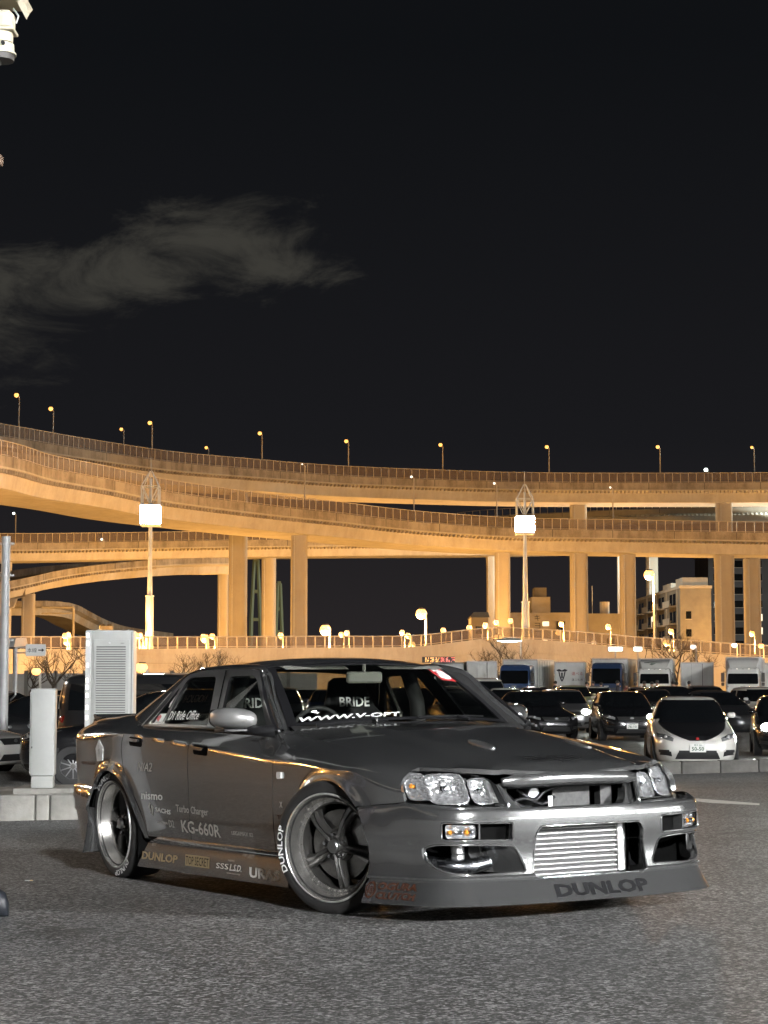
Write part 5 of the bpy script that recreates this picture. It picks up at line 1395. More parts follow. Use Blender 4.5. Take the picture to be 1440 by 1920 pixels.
def street_lamps():
    big = dict(hs=(1.5, 1.3, 1.3), light=NA_BIG, lr=.5, group='tall orange street lamps', r=.11)
    ground_lamp(610, 1181, 205, 'glowing orange street lamp above the roof of the sedan, left of the taller one', **big)
    ground_lamp(790, 1151, 205, 'glowing orange street lamp, the taller of two above the sedan', **big)
    ground_lamp(1217, 1078, 215, 'glowing orange lamp on a mast before the apartment block', **big)
    # unseen lamps of the same kind, added beyond the frame to light the viaducts
    for x, y, h in ((-95,150,12),(-64,205,14),(-66,178,12),(-88,228,14),(-78,96,14),(-74,58,14),(96,190,13),(62,225,14),(-112,70,12)):
        if x < -70 and y < 160: big = dict(big, light=NA_BIG*.22)
        else: big = dict(big, light=NA_BIG)
        px = 720+3600*x/y
        if -30 < px < 1470: continue
        lamp_post('added tall orange street lamp beside the viaducts, unseen', Vector((x, y, 0)), Vector((x-.5, y, h)), **big)
    # more are added unseen behind the low road to light viaducts and houses
    for x, y in ((16,262),(44,296),(-24,263),(68,292),(-46,282),(5,312),(-14,312),(30,318),(58,322),(-38,310)):
        lamp_post('added orange street lamp hidden behind the low road, lighting viaducts and houses', Vector((x, y, 0)), Vector((x-.5, y, 7.4)), **dict(big, light=NA_BIG*.85))
    # unseen wall washers added behind the lorries to light the road's wall
    for x in (-46,-34,-23,-12,0,10,20,30,40):
        y = 155.5-abs(x)*.22; lamp_post('added low orange wall washer hidden behind the lorries', Vector((x, y, 0)), Vector((x-.4, y, 1.75)), **dict(big, light=6500, wallwash=True, hs=(.3,.3,.2), r=.05))
    for x, y, h in ((34,338,26),(80,336,26),(100,326,26)):  # unseen white lamps added to light the face of the pale ramp
        lamp_post('added cool white lamp hidden behind the second viaduct, lighting the pale ramp', Vector((x, y, 0)), Vector((x-.5, y, h)), head='led', **dict(big, light=NA_BIG*(.5 if x < 50 else 4), col=(.95,1,.86), group='added white lamps hidden behind the second viaduct'))
    sm = dict(hs=(.62, .5, .62), r=.045, group='small orange lamps on the low road')
    rows = [(122,1192,168,'pair on the low road left of the louvred cabinet, left lamp'),(128,1191,169,'pair on the low road left of the louvred cabinet, right lamp'),(257,1192,170,'pair beside the left floodlight tower, left lamp'),(263,1192,171,'pair beside the left floodlight tower, right lamp'),(381,1194,174,'pair left of the thick left pier, left lamp'),(398,1193,174,'pair left of the thick left pier, right lamp'),
        (526,1191,178,'single between the two left piers'),(640,1190,180,'pair in the middle of the low road, left lamp'),(650,1187,180,'pair in the middle of the low road, right lamp'),(754,1186,181,'pair left of the tall middle lamp, left lamp'),(765,1192,181,'pair left of the tall middle lamp, right lamp'),(831,1182,182,'single right of the tall middle lamp'),
        (880,1177,183,'first of the row climbing towards the right tower'),(910,1172,183,'second of the row climbing towards the right tower'),(930,1167,183,'third of the row climbing towards the right tower'),(957,1164,184,'fourth of the row climbing towards the right tower'),
        (1052,1170,184,'upper of two right of the tower'),(1047,1186,178,'lower of two right of the tower'),(1140,1175,182,'single before the low building'),(1258,1184,180,'single before the apartment block'),(1410,1188,178,'single near the right edge')]
    for px, hy, d, lb in rows:
        top = spot(px, hy, d); b = Vector((top.x+.25, top.y, 4.2)); lamp_post('small orange lamp, '+lb, b, top, light=NA_BIG*.5 if px in (122, 257) else NA_SMALL if px in (526,754,910,1052,1140,1258,1410,122,398,640) else 0, **sm)
    wh = dict(hs=(.6, .42, .42), r=.06, group='pale lamps near the trucks', head='soft')
    for px, hy, d, lb in ((1300,1213,150,'right of the bare trees'),(1377,1210,152,'above the white lorry cab'),(1427,1211,150,'at the right edge'),(265,1252,70,'low behind the dark van'),(68,1259,95,'among the bare trees at the left')):
        top = spot(px, hy, d); lamp_post('small pale lamp '+lb, Vector((top.x+.2, top.y, 0)), top, **(dict(wh, head='na') if px in (68, 1427, 265) else wh))
    # unseen lamps added at the left for reflections on the car's flank
    for x, y, h in ((-36,31,7.5),(-47,40,7.5),(-30,22,7.5),(-58,52,8)):
        lamp_post('added unseen orange lamp for reflections on the flank of the sedan', Vector((x, y, 0)), Vector((x+.6, y, h)), light=60, hs=(.8, .7, .6), r=.08, group='added lamps over the left hand bays')
    # lens-shaped luminaires and strip lights seen past the tower
    p = spot(955, 1201, 150); t = thing('car_park_lamp', 'bright white saucer lamp left of the right floodlight tower', 'lamp', (p.x, p.y, 0))
    mb = MB(); mb.tube([(.9,0,0),(.9,0,p.z+.15),(0,0,p.z+.12)], [.07,.06,.05], 7, EM['steel']); mb.build('pole', None, t); mb = MB(); mb.lathe([(.001,p.z-.16),(.6,p.z-.12),(1.02,p.z-.02)], 24, 'z', (0,0,0), EM['lamp_led']); mb.build('lamp_glass', None, t, smooth=50); mb = MB(); mb.lathe([(1.02,p.z-.02),(.95,p.z+.10),(.4,p.z+.2),(.001,p.z+.22)], 24, 'z', (0,0,0), EM['white']); mb.build('lamp_shell', None, t, smooth=50)
    for px, w, lb in ((1154, 26, 'wider of two'), (1196, 15, 'narrower of two')):
        p = spot(px, 1217, 150); t = thing('strip_light', 'bright white strip light above the trucks, '+lb, 'lamp', (p.x, p.y, 0), 0, 'strip lights above the trucks')
        ww = w*150/3600; mb = MB(); mb.tube([(0,.1,0),(0,.1,p.z)], .05, 6, EM['steel']); mb.build('pole', None, t); mb = MB(); mb.rbox((0,0,p.z), (ww, .12, .30), .1, EM['lamp_led']); mb.build('lamp_glass', None, t, smooth=50); mb = MB(); mb.rbox((0,.1,p.z), (ww+.1,.1,.36), .05, EM['white']); mb.build('housing', None, t)
NA_BIG = 26000; NA_SMALL = 4200

def tower(label, x, y, z_head0, z_head1, z_apex, z_thick, hw=.98, name='floodlight_tower', em='lamp_white'):
    t = thing(name, label, 'floodlight', (x, y, 0), 0, 'floodlight towers')
    T = EM['tower']; hw *= .86
    mb = MB(); mb.tube([(0,0,0),(0,0,z_thick)], [.40,.34], 14, T); mb.tube([(0,0,z_thick-.02),(0,0,z_thick+.1)], [.40,.40], 14, T); mb.build('lower_mast', None, t, smooth=50)
    mb = MB(); mb.tube([(0,0,z_thick),(0,0,z_apex-.8)], [.235,.12], 12, T); mb.build('upper_mast', None, t, smooth=50)
    mb = MB(); mb.rbox((0,0,z_head0-.04), (2*hw+.1, 2*hw+.1, .22), .12, T); mb.build('head_floor', None, t); mb = MB(); mb.rbox((0,0,z_head1+.05), (2*hw+.06, 2*hw+.06, .10), .08, T); mb.build('head_roof', None, t)
    h = z_head1-z_head0
    for k in range(4):
        a = k*PI/2; R3 = Matrix.Rotation(a, 4, 'Z')
        for q in (-1, 1):
            for j in (0, 1):
                mb = MB(); c = MB(); c.rbox((q*hw*.48, -hw+.06, z_head0+.08+h*(.27+.47*j)), (hw*.86, .12, h*.42), .05, EM[em]); mb.merge(c, R3); o = mb.build('lamp', None, t)
    zt = z_head1+.1; zm = zt+(z_apex-zt)*.52
    lm = MB()
    for sx, sy in ((-1,-1),(1,-1),(1,1),(-1,1)):
        lm.tube([(sx*hw*.9,sy*hw*.9,zt),(sx*hw*.9,sy*hw*.9,zm)], .06, 6, T); lm.tube([(sx*hw*.9,sy*hw*.9,zm),(sx*.08,sy*.08,z_apex-.1)], .055, 6, T)
        nx, ny = -sy, sx
        lm.tube([(sx*hw*.9,sy*hw*.9,zm),(nx*hw*.9,ny*hw*.9,zm)], .05, 6, T)
        mx, my = (sx+nx)/2*hw*.9, (sy+ny)/2*hw*.9
        lm.tube([(sx*hw*.9,sy*hw*.9,zm),(mx,my,zt)], .05, 6, T); lm.tube([(nx*hw*.9,ny*hw*.9,zm),(mx,my,zt)], .05, 6, T)
    lt = lm.build('lattice', None, t); lt['kind'] = 'stuff'
    mb = MB(); mb.tube([(0,0,z_apex-.9),(0,0,z_apex+1.1)], .03, 6, T); mb.build('spike', None, t)
    return t
def towers():
    p = spot(279, 1274, 172); tower('tall floodlight tower at the left, in front of the curving viaducts', p.x, p.y, 15.65, 17.35, 20.6, 9.2)
    p = spot(986, 1274, 178); tower('tall floodlight tower at the right, rising behind the blue trucks', p.x, p.y, 15.35, 16.85, 20.0, 8.9)
    # the near towers of the same kind that light the apron; the one straight back is added fill
    tower('floodlight tower behind the photographer to the right, out of the picture', 42, -14, 11.6, 13.0, 16, 7.5, em='lamp_near')
    tower('added unseen floodlight tower straight behind the photographer, for fill light', 11, -31, 12.4, 13.8, 17, 8, em='lamp_fill')
    tower('added unseen floodlight tower right of the lorries', 42, 92, 14.8, 16.2, 19, 8.5, em='lamp_lot_added')  # unseen towers added to brighten the lorries and the parked cars
    tower('added unseen floodlight tower left of the parked cars', -46, 72, 14.8, 16.2, 19, 8.5, em='lamp_lot_added2')
EM['lamp_big'] = emis('sodium_lamp_big', (1.0, .48, .11), 2.6)
EM['lamp_lot_added'] = emis('added_lot_lamp', (1.0, .98, .92), 1100); EM['lamp_lot_added2'] = emis('added_lot_lamp', (1.0, .98, .92), 650)
EM['lamp_near'] = emis('tower_lamp_near', (.98, .99, 1.0), 4300)
EM['lamp_fill'] = emis('tower_lamp_fill', (.985, .99, 1.0), 3900)

def added_rest_house():
    """the service building across the lot, behind the photographer to the right, with its lit shop windows"""
    b = thing('added_rest_house', 'added unseen service building whose glowing windows brighten the front of the sedan', 'building', (45, -10, 0))
    mb = MB(); mb.box((.3,-26,-.3), (14,26,8.6), EM['wallg']); mb.build('walls', None, b)
    mb = MB(); mb.box((-2.6,-26.5,4.3), (14.5,26.5,4.75), EM['wallg']); mb.build('canopy', None, b)
    glow = emis('added_shop_window', (.96, 1.0, .99), 9.0); glow2 = emis('added_upper_window', (.97, 1.0, .98), 6.0)  # glowing panes added to give the bumper a bright reflection
    for k in range(12):
        y = -25+k*4.2
        mb = MB(); mb.box((.12,y,.7 if k % 4 else .1), (.26,y+3.4,3.3), glow); w = mb.build('added_shop_window', None, b)
        mb = MB()
        for q in (0, 1.7, 3.4): mb.box((.04,y+q-.05,.1), (.14,y+q+.05,3.35), EM['steel'])
        mb.box((.04,y,3.3), (.14,y+3.4,3.42), EM['steel']); o = mb.build('frame', None, w); o['kind'] = 'stuff'
    for k in range(9):
        mb = MB(); mb.box((.12,-25+k*5.6,5.3), (.26,-25+k*5.6+4.6,7.6), glow2); w = mb.build('added_upper_window', None, b)
        mb = MB(); [mb.box((.04,-25+k*5.6+q-.05,5.2), (.14,-25+k*5.6+q+.05,7.7), EM['steel']) for q in (0,1.53,3.07,4.6)]; o = mb.build('frame', None, w); o['kind'] = 'stuff'
    for k in range(7):
        mb = MB(); mb.tube([(-2.3,-25+k*8.3,0),(-2.3,-25+k*8.3,4.35)], .14, 10, EM['steel']); mb.build('column', None, b)
    for k in range(9):
        mb = MB(); mb.rbox((-1.2,-24+k*6,4.27), (.25,1.2,.06), .02, EM['lamp_led']); mb.build('added_canopy_lamp', None, b)
# ------------------------------------------------------------------ buildings far behind
def win(mb_parent, x0, x1, z0, z1, y, face='y', m_=None, nm='window'):
    """a window with frame and sill on a wall facing -y (or facing -x)"""
    mb = MB(); fr = MB()
    if face == 'y':
        mb.box((x0, y-.06, z0), (x1, y-.02, z1), m_ or EM['winglass']); fr.box((x0-.12, y-.16, z0-.14), (x1+.12, y-.01, z0-.02), EM['wallg'])
    else:
        mb.box((y-.06, x0, z0), (y-.02, x1, z1), m_ or EM['winglass']); fr.box((y-.16, x0-.12, z0-.14), (y-.01, x1+.12, z0-.02), EM['wallg'])
    w = mb.build(nm, None, mb_parent); fr.build('sill', None, w); return w
def buildings():
    # apartment block seen at an angle
    b = thing('apartment_block', 'beige apartment block with balconies and rooftop boxes at the right', 'building', (51.5, 334, 0))
    mb = MB(); mb.box((0,0,-.5), (5.4,60,17.6), EM['brick']); mb.build('walls', None, b)
    mb = MB(); mb.box((-.15,-.15,17.6), (5.55,60,18.1), EM['wallg']); mb.build('parapet', None, b)
    mb = MB(); mb.box((.8,2,18.1), (5.2,10,19.6), EM['wallg']); mb.build('roof_box', None, b); mb = MB(); mb.box((.5,14,18.1), (3.4,24,19.2), EM['wallg']); mb.build('roof_box', None, b)
    for f in range(5):
        z = 2.4+f*3.1
        for k in range(4):
            y = 5+k*14
            mb = MB(); mb.box((-1.3, y-.5, z-.3), (0, y+7.5, z-.05), EM['wallg']); mb.box((-1.3, y-.5, z-.05), (-1.2, y+7.5, z+.85), EM['wallg']); mb.build('balcony', None, b)
            win(b, y, y+3, z+.1, z+2.1, 0, 'x', EM['win_on'] if (f, k) in ((1, 0), (3, 2)) else None); win(b, y+4, y+7, z+.1, z+2.1, 0, 'x')
    for k in range(4): win(b, 1.0+k*.0+.0, 1.9, 3+3.1*k, 4.3+3.1*k, 0, 'y'); 
    for k in range(5):
        mb = MB(); mb.box((-.10, 3+k*13, 0), (.0, 3.4+k*13, 17.6), EM['wallg']); mb.build('downpipe', None, b)
    # building with the two katakana
    p = spot(960, 1274, 300); x0, x1 = p.x, spot(1074, 1274, 300).x
    b = thing('building', 'low beige building with a stair tower and dark katakana on its wall', 'building', (0, 300, 0))
    mb = MB(); mb.box((x0,0,-.5), (x1,14,12.2), EM['wallg']); mb.build('walls', None, b)
    mb = MB(); mb.box((spot(999,1274,300).x, 1, 12.2), (spot(1034,1274,300).x, 7, 14.7), EM['wallg']); mb.build('stair_tower', None, b)
    mb = MB(); mb.box((spot(1005,1274,300).x, 2, 14.7), (spot(1028,1274,300).x, 6, 16.2), EM['brick']); mb.build('tank_room', None, b)
    mb = MB()
    for k, ch in enumerate('キヨコ'):
        letters(mb, ch, lambda u, v: (spot(1003,1274,300).x+u, -.06, 10.9-1.25*k+v), h=.95, mat=EM['ink'])
    mb.build('wall_lettering', None, b)
    win(b, spot(1018,1274,300).x, spot(1030,1274,300).x, 10.1, 10.8, 0, 'y', EM['win_on']); win(b, spot(1019,1274,300).x, spot(1027,1274,300).x, 7.6, 8.1, 0, 'y', EM['win_on'])
    win(b, spot(1044,1274,300).x, spot(1060,1274,300).x, 9.4, 10.8, 0, 'y')
    b = thing('building', 'flat grey building with a rooftop tank between two piers', 'building', (0, 310, 0)); xa, xb = spot(1104,1274,310).x, spot(1166,1274,310).x
    mb = MB(); mb.box((xa,0,-.5), (xb,12,12.4), EM['brick']); mb.build('walls', None, b); mb = MB(); mb.tube([(xa+3,3,12.4),(xa+3,3,14.4)], .8, 10, EM['wallg']); mb.build('tank', None, b); mb = MB(); mb.tube([(xa+1,3,12.4),(xa+1,3,17)], .05, 5, EM['steel']); mb.build('aerial', None, b)
    win(b, xa+.5, xa+1.2, 6, 8, 0, 'y', EM['win_on']); win(b, xa+3, xa+4.2, 7, 8.4, 0, 'y')
    b = thing('building', 'small low building left of the right floodlight tower', 'building', (0, 305, 0)); xa, xb = spot(884,1274,305).x, spot(916,1274,305).x
    mb = MB(); mb.box((xa,0,-.5), (xb,10,11.6), EM['wallg']); mb.build('walls', None, b); mb = MB(); mb.loft([[(xa-.2,-.2,11.6),(xb+.2,-.2,11.6)],[(xa+.6,4,12.6),(xb+.2,4,12.6)],[(xa-.2,10.2,11.6),(xb+.2,10.2,11.6)]], EM['brick']); mb.build('roof', None, b); win(b, xa+.7, xa+1.7, 9, 10.2, 0, 'y')
    b = thing('office_tower', 'tall dark slate building behind the right hand piers', 'building', (0, 460, 0)); xa = spot(1331,1274,460).x; xb = xa+24
    mb = MB(); mb.box((xa,0,-.5), (xb,20,33), EM['blue']); mb.build('walls', None, b)
    for f in range(9):
        for k in range(5):
            win(b, xa+1.2+k*4.6, xa+3.6+k*4.6, 3+3.2*f, 4.6+3.2*f, 0, 'y', EM['win_on'] if (f*5+k) in (17, 22, 8) else None)
    # harbour crane legs far behind
    for (pa, pb, top, d, lb) in ((468, 490, 1050, 430, 'taller pale green harbour crane leg, left of the two'), (515, 530, 1094, 440, 'shorter pale green harbour crane leg, right of the two')):
        x0, x1 = spot(pa,1274,d).x, spot(pb,1274,d).x; zt = spot(pa, top, d).z
        t = thing('crane', lb, 'crane', ((x0+x1)/2, d, 0)); w = (x1-x0)/2
        for s in (-1, 1):
            mb = MB(); mb.tube([(s*w*1.0,0,0),(s*w*.75,0,zt*.55),(s*w*.30,0,zt)], [.55,.5,.42], 6, EM['greenp']); mb.build('leg', None, t)
        for q in (.3, .52, .74): mb = MB(); mb.box((-w*(1.02-.55*q),-.3,zt*q), (w*(1.02-.55*q),.3,zt*q+.7), EM['greenp']); mb.build('cross_beam', None, t)
        mb = MB(); mb.box((-w*.42,-.5,zt-.4), (w*.42,.5,zt+.5), EM['greenp']); mb.build('head', None, t)
    # dark wall and scrub behind the parked cars at the left
    a, b_ = spot(-60,1274,108), spot(600,1274,112); t = thing('boundary_wall', 'dark grey panelled wall behind the parked cars at the left', 'wall', (0, 0, 0))
    n = 12
    for k in range(n):
        x = a.x+(b_.x-a.x)*k/n; w = (b_.x-a.x)/n
        mb = MB(); mb.box((x+.03,108,-.2), (x+w-.03,108.15,2.15+rnd.uniform(-.03,.03)), EM['wallg']); mb.build('wall_panel', None, t); mb = MB(); mb.box((x-.10,107.9,-.2), (x+.10,108.2,2.3), EM['brick']); mb.build('wall_post', None, t)

# ------------------------------------------------------------------ bare trees
def tree_meshes():
    out = []
    for sd in range(4):
        r = random.Random(100+sd); mt = MB(); mb = MB()
        def grow(p, d, L_, rad, lev):
            pts = [p]; q = p.copy(); dd = d.copy()
            for k in range(4):
                dd = (dd+Vector((r.uniform(-.28,.28), r.uniform(-.28,.28), r.uniform(-.10,.16)))).normalized(); q = q+dd*L_/4; pts.append(q.copy())
            (mt if lev == 0 else mb).tube(pts, rad, 5 if lev else 8, EM['bark'], r1=rad*.62)
            if lev >= 5 or rad < .005: return
            nb = r.choice((2, 3, 3)) if lev else 4
            for k in range(nb):
                i = 4 if k == 0 else r.choice((2, 3, 4)); ax = Vector((r.uniform(-1,1), r.uniform(-1,1), r.uniform(-.15,.75))).normalized()
                nd = (dd*.62+ax*.78).normalized(); grow(pts[i], nd, L_*r.uniform(.60,.84), rad*.58, lev+1)
        grow(Vector((0,0,0)), Vector((r.uniform(-.1,.1), 0, 1)), 1.7, .11, 0)
        out.append((mt.mesh('trunk', None, 60), mb.mesh('branches', None, 60)))
    return out
def trees():
    ms = tree_meshes()
    rows = [(100,1272,100,3.7,0,'bare tree left of the sign with the arrow'),(60,1270,103,3.0,1,'low bare tree at the left edge behind the shelter'),(150,1275,98,3.3,2,'bare spreading tree left of the louvred cabinet'),(385,1250,149,4.1,3,'bare tree above the rear window of the sedan'),(345,1250,149,3.6,0,'bare tree behind the dark van'),
        (680,1255,150,3.1,1,'small bare tree above the roof of the sedan'),(925,1262,150,5.2,2,'tall bare tree left of the right floodlight tower'),(945,1262,152,4.0,0,'bare tree close to the right floodlight tower'),(1068,1262,151,3.3,3,'small rounded bare tree above the container with the crest'),(1120,1262,152,3.4,1,'bare tree behind the second blue lorry'),
        (1268,1262,149,5.4,0,'larger of two bare trees before the apartment block'),(1305,1262,150,4.6,2,'wispy bare tree before the apartment block'),(1390,1262,150,3.4,3,'bare tree behind the white lorry cab'),(440,1255,150,3.4,2,'bare tree at the foot of the thick left pier'),(215,1255,120,3.2,3,'bare tree hidden behind the louvred cabinet')]
    for k, (px, py, d, h, i, lb) in enumerate(rows):
        p = spot(px, py, d); t = thing('bare_tree', lb, 'tree', (p.x, p.y, 0), rnd.uniform(0, 6), 'bare winter trees'); s = h/4.2
        for me, nm in zip(ms[i], ('trunk', 'branches')):
            o = link(nm, me, t); o.scale = (s*1.05, s*1.05, s)

# ------------------------------------------------------------------ lorries
def wheel_small(t, x, y, r=.32, w=.22, side=1, n=5, dark=False, nm='wheel'):
    """wheel lying in the xz plane, outer face towards side*y"""
    key = (round(r,3), round(w,3), n, dark)
    if key not in WC:
        ty = MB().lathe([(r*.62,-w/2),(r*.70,-w/2-.005),(r*.95,-w/2),(r,-w/2+.03),(r,w/2-.03),(r*.95,w/2),(r*.62,w/2)], 24, 'y', mat=EM['tyre'])
        rm = MB().lathe([(r*.66,-w/2+.005),(r*.62,-w/2),(r*.58,-w/2+.05),(r*.56,w/2)], 24, 'y', mat=EM['alloy'] if not dark else EM['darkpole']).lathe([(.001,-w/2+.02),(r*.16,-w/2+.02),(r*.18,-w/2+.06),(r*.57,-w/2+.10)], 16, 'y', mat=EM['darkpole'])
        sp = MB(); kk = (5/n)**1.2; sp.loft([[(r*.12,-w/2+.015,-r*.07*kk),(r*.12,-w/2+.015,r*.07*kk)],[(r*.6,-w/2+.03,-r*.055*kk),(r*.6,-w/2+.03,r*.055*kk)],[(r*.6,-w/2+.07,-r*.03*kk),(r*.6,-w/2+.07,r*.03*kk)],[(r*.12,-w/2+.07,-r*.05*kk),(r*.12,-w/2+.07,r*.05*kk)]], EM['alloy'])
        WC[key] = (ty.mesh('tyre', None, 45), rm.mesh('rim', None, 45), sp.mesh('spoke'))
    ty, rm, sp = WC[key]
    wh = bpy.data.objects.new(nm, None); COL.objects.link(wh); wh.parent = t; wh.location = (x, y, r)
    if side > 0: wh.rotation_euler = (0, 0, PI)
    link('tyre', ty, wh); link('rim', rm, wh)
    for k in range(n):
        s = link('spoke', sp, wh); s.rotation_euler = (0, 2*PI*k/n+.3, 0)
    return wh
WC = {}
def lorry(label, px, d, yaw=0, cab='blue', cab_h=2.75, box_w=2.45, box_h=3.35, box_l=7.5, deflector=True, logo=None, bcol=(.62,.63,.61), base=None):
    """front of the lorry faces -x locally; returns the Empty"""
    p = spot(px, 1274, d); t = thing('lorry', label, 'truck', (p.x, p.y, 0), math.radians(90+yaw), 'lorries parked at the back of the lot')
    cc = {'blue': (.025,.055,.14), 'white': (.62,.62,.60), 'navy': (.018,.035,.085)}[cab]
    C = mat('cab_paint_'+cab, cc, .3, 0, .6); Bm = noise_mat('box_panel', bcol, tuple(c*.86 for c in bcol), 1.2, (.45,.6))
    hw = 1.14
    # cab: stacked outlines, rounded
    lv = [(.45,-.02,hw-.02),(.62,-.06,hw),(1.15,-.07,hw),(1.45,-.05,hw),(cab_h-.28,.22,hw-.04),(cab_h-.08,.32,hw-.10),(cab_h,.5,hw-.25)]
    def ol(xf, w, z):
        pts = rpoly([(xf,-w),(1.9,-w),(1.9,w),(xf,w)], [.18,.03,.03,.18], 4); return [(x, y, z) for x, y in pts]
    mb = MB(); mb.loft([ol(xf, w, z) for z, xf, w in lv], C, closed=True, caps=True); cb = mb.build('cab', None, t, smooth=35)
    fx = interp([(z, xf) for z, xf, w in lv])
    mb = MB(); plate(mb, [rpoly([(-1.02,1.50),(1.02,1.50),(.98,cab_h-.42),(-.98,cab_h-.42)], .08, 3)], lambda u, v: (fx(v)-.012, u, v), lambda u, v: (fx(v)+.02, u, v), EM['winglass']); mb.build('windscreen', None, cb)
    for s in (1, -1):
        mb = MB(); plate(mb, [[(.45,1.5),(1.25,1.45),(1.25,cab_h-.45),(.62,cab_h-.45)]], lambda u, v: (u, s*(hw-.02+.012), v), lambda u, v: (u, s*(hw-.08), v), EM['winglass']); mb.build('side_window', None, cb)
        mb = MB(); mb.rbox((-.02, s*(hw+.20), 1.95), (.16,.24,.62), .05, EM['darkpole']); mb.rbox((-.02, s*(hw+.20), 1.48), (.14,.22,.22), .05, EM['darkpole']); mb.tube([(.2, s*(hw-.02), 2.3),(-.02, s*(hw+.16), 2.3)], .025, 6, EM['darkpole']); m = mb.build('mirror', None, cb); m['kind'] = 'stuff'
        mb = MB(); mb.rbox((-.075, s*.86, .78), (.06,.40,.18), .03, EM['lampglass']); mb.build('headlight', None, cb)
        mb = MB(); mb.rbox((.06, s*1.0, 1.32), (.3,.06,.1), .02, mat('indicator_amber', (.4,.16,.02), .3)); mb.build('indicator', None, cb)
    mb = MB(); mb.rbox((-.09,0,.62), (.10,2.2,.34), .05, C if cab == 'white' else EM['white']); mb.build('bumper', None, cb, smooth=40)
    for z, w, h in ((1.02,1.5,.09),(1.17,1.35,.06)):
        mb = MB(); mb.rbox((-.075,0,z), (.02,w,h), .008, EM['darkpole']); mb.build('grille_slot', None, cb)
    mb = MB(); mb.rbox((-.085,0,1.32), (.02,.34,.09), .01, EM['steel']); mb.build('badge', None, cb)
    mb = MB(); mb.cbox((-.150,0,.55), (.01,.44,.22), EM['plate']); letters(mb, '12-68', lambda u, v: (-.157,.17-u,.49+v), w=.34, mat=EM['greenink']); mb.build('number_plate', None, cb)
    for k in range(5):
        mb = MB(); mb.rbox((.34, -.8+.4*k, cab_h-.12), (.08,.14,.05), .02, EM['lamp_soft'] if k in (1, 3) and cab == 'white' else EM['lampglass']); mb.build('marker_lamp', None, cb)
    if deflector:
        mb = MB(); H = box_h-.05; mb.loft([[(.42,-y_*.86,cab_h-.05) for y_ in np.linspace(-1,1,9)], [(.75,-y_*.98,cab_h+.35) for y_ in np.linspace(-1,1,9)], [(1.25,-y_*1.04,H-.12) for y_ in np.linspace(-1,1,9)], [(1.6,-y_*1.0,H) for y_ in np.linspace(-1,1,9)], [(1.8,-y_*1.0,H-.02) for y_ in np.linspace(-1,1,9)], [(1.8,-y_*1.0,cab_h-.1) for y_ in np.linspace(-1,1,9)]], C if cab != 'navy' else EM['white']); df = mb.build('wind_deflector', None, t, smooth=50)
        if logo:
            mb = MB()
            for pts in logo: plate(mb, [pts], lambda u, v: (float(np.interp(v, [cab_h-.05,cab_h+.35,H-.12], [.42,.75,1.25]))-.02, -u, v), None, mat('logo_grey', (.16,.19,.17), .6))
            mb.build('logo', None, df)
    # box
    bw = box_w/2; x0 = 2.05; z0 = 1.0
    mb = MB(); mb.rbox((x0+box_l/2,0,(z0+box_h)/2), (box_l, box_w, box_h-z0), .04, Bm); bx = mb.build('cargo_box', None, t, smooth=40)
    rim = MB()
    for s in (1, -1):
        rim.box((x0-.02, s*bw-.05, z0), (x0+.06, s*bw+.02*s+.03, box_h+.02), EM['steel']); rim.box((x0, min(s*bw,s*bw+.03*s), box_h-.10), (x0+box_l, max(s*bw,s*bw+.03*s), box_h+.02), EM['steel']); rim.box((x0, min(s*bw,s*bw+.03*s), z0-.02), (x0+box_l, max(s*bw,s*bw+.03*s), z0+.14), EM['steel'])
    rim.box((x0-.03,-bw,box_h-.08), (x0+.05,bw,box_h+.025), EM['steel']); r = rim.build('edge_trim', None, bx); r['kind'] = 'stuff'
    pst = MB(); pst.box((-.03,-.012,z0+.15), (.03,.012,box_h-.11), EM['steel']); pm = pst.mesh('side_rib')
    for s in (1, -1):
        for k in range(1, int(box_l/.95)): link('side_rib', pm, bx, (x0+k*.95, s*(bw+.008), 0))
    mb = MB(); mb.box((.3,-.5,.5), (x0+box_l,.5,1.0), EM['darkpole']); mb.build('chassis', None, t)
    for x in (.95, x0+box_l*.62, x0+box_l*.80):
        for s in (1, -1): wheel_small(t, x, s*1.02, .48, .30, s, 6)
    return t
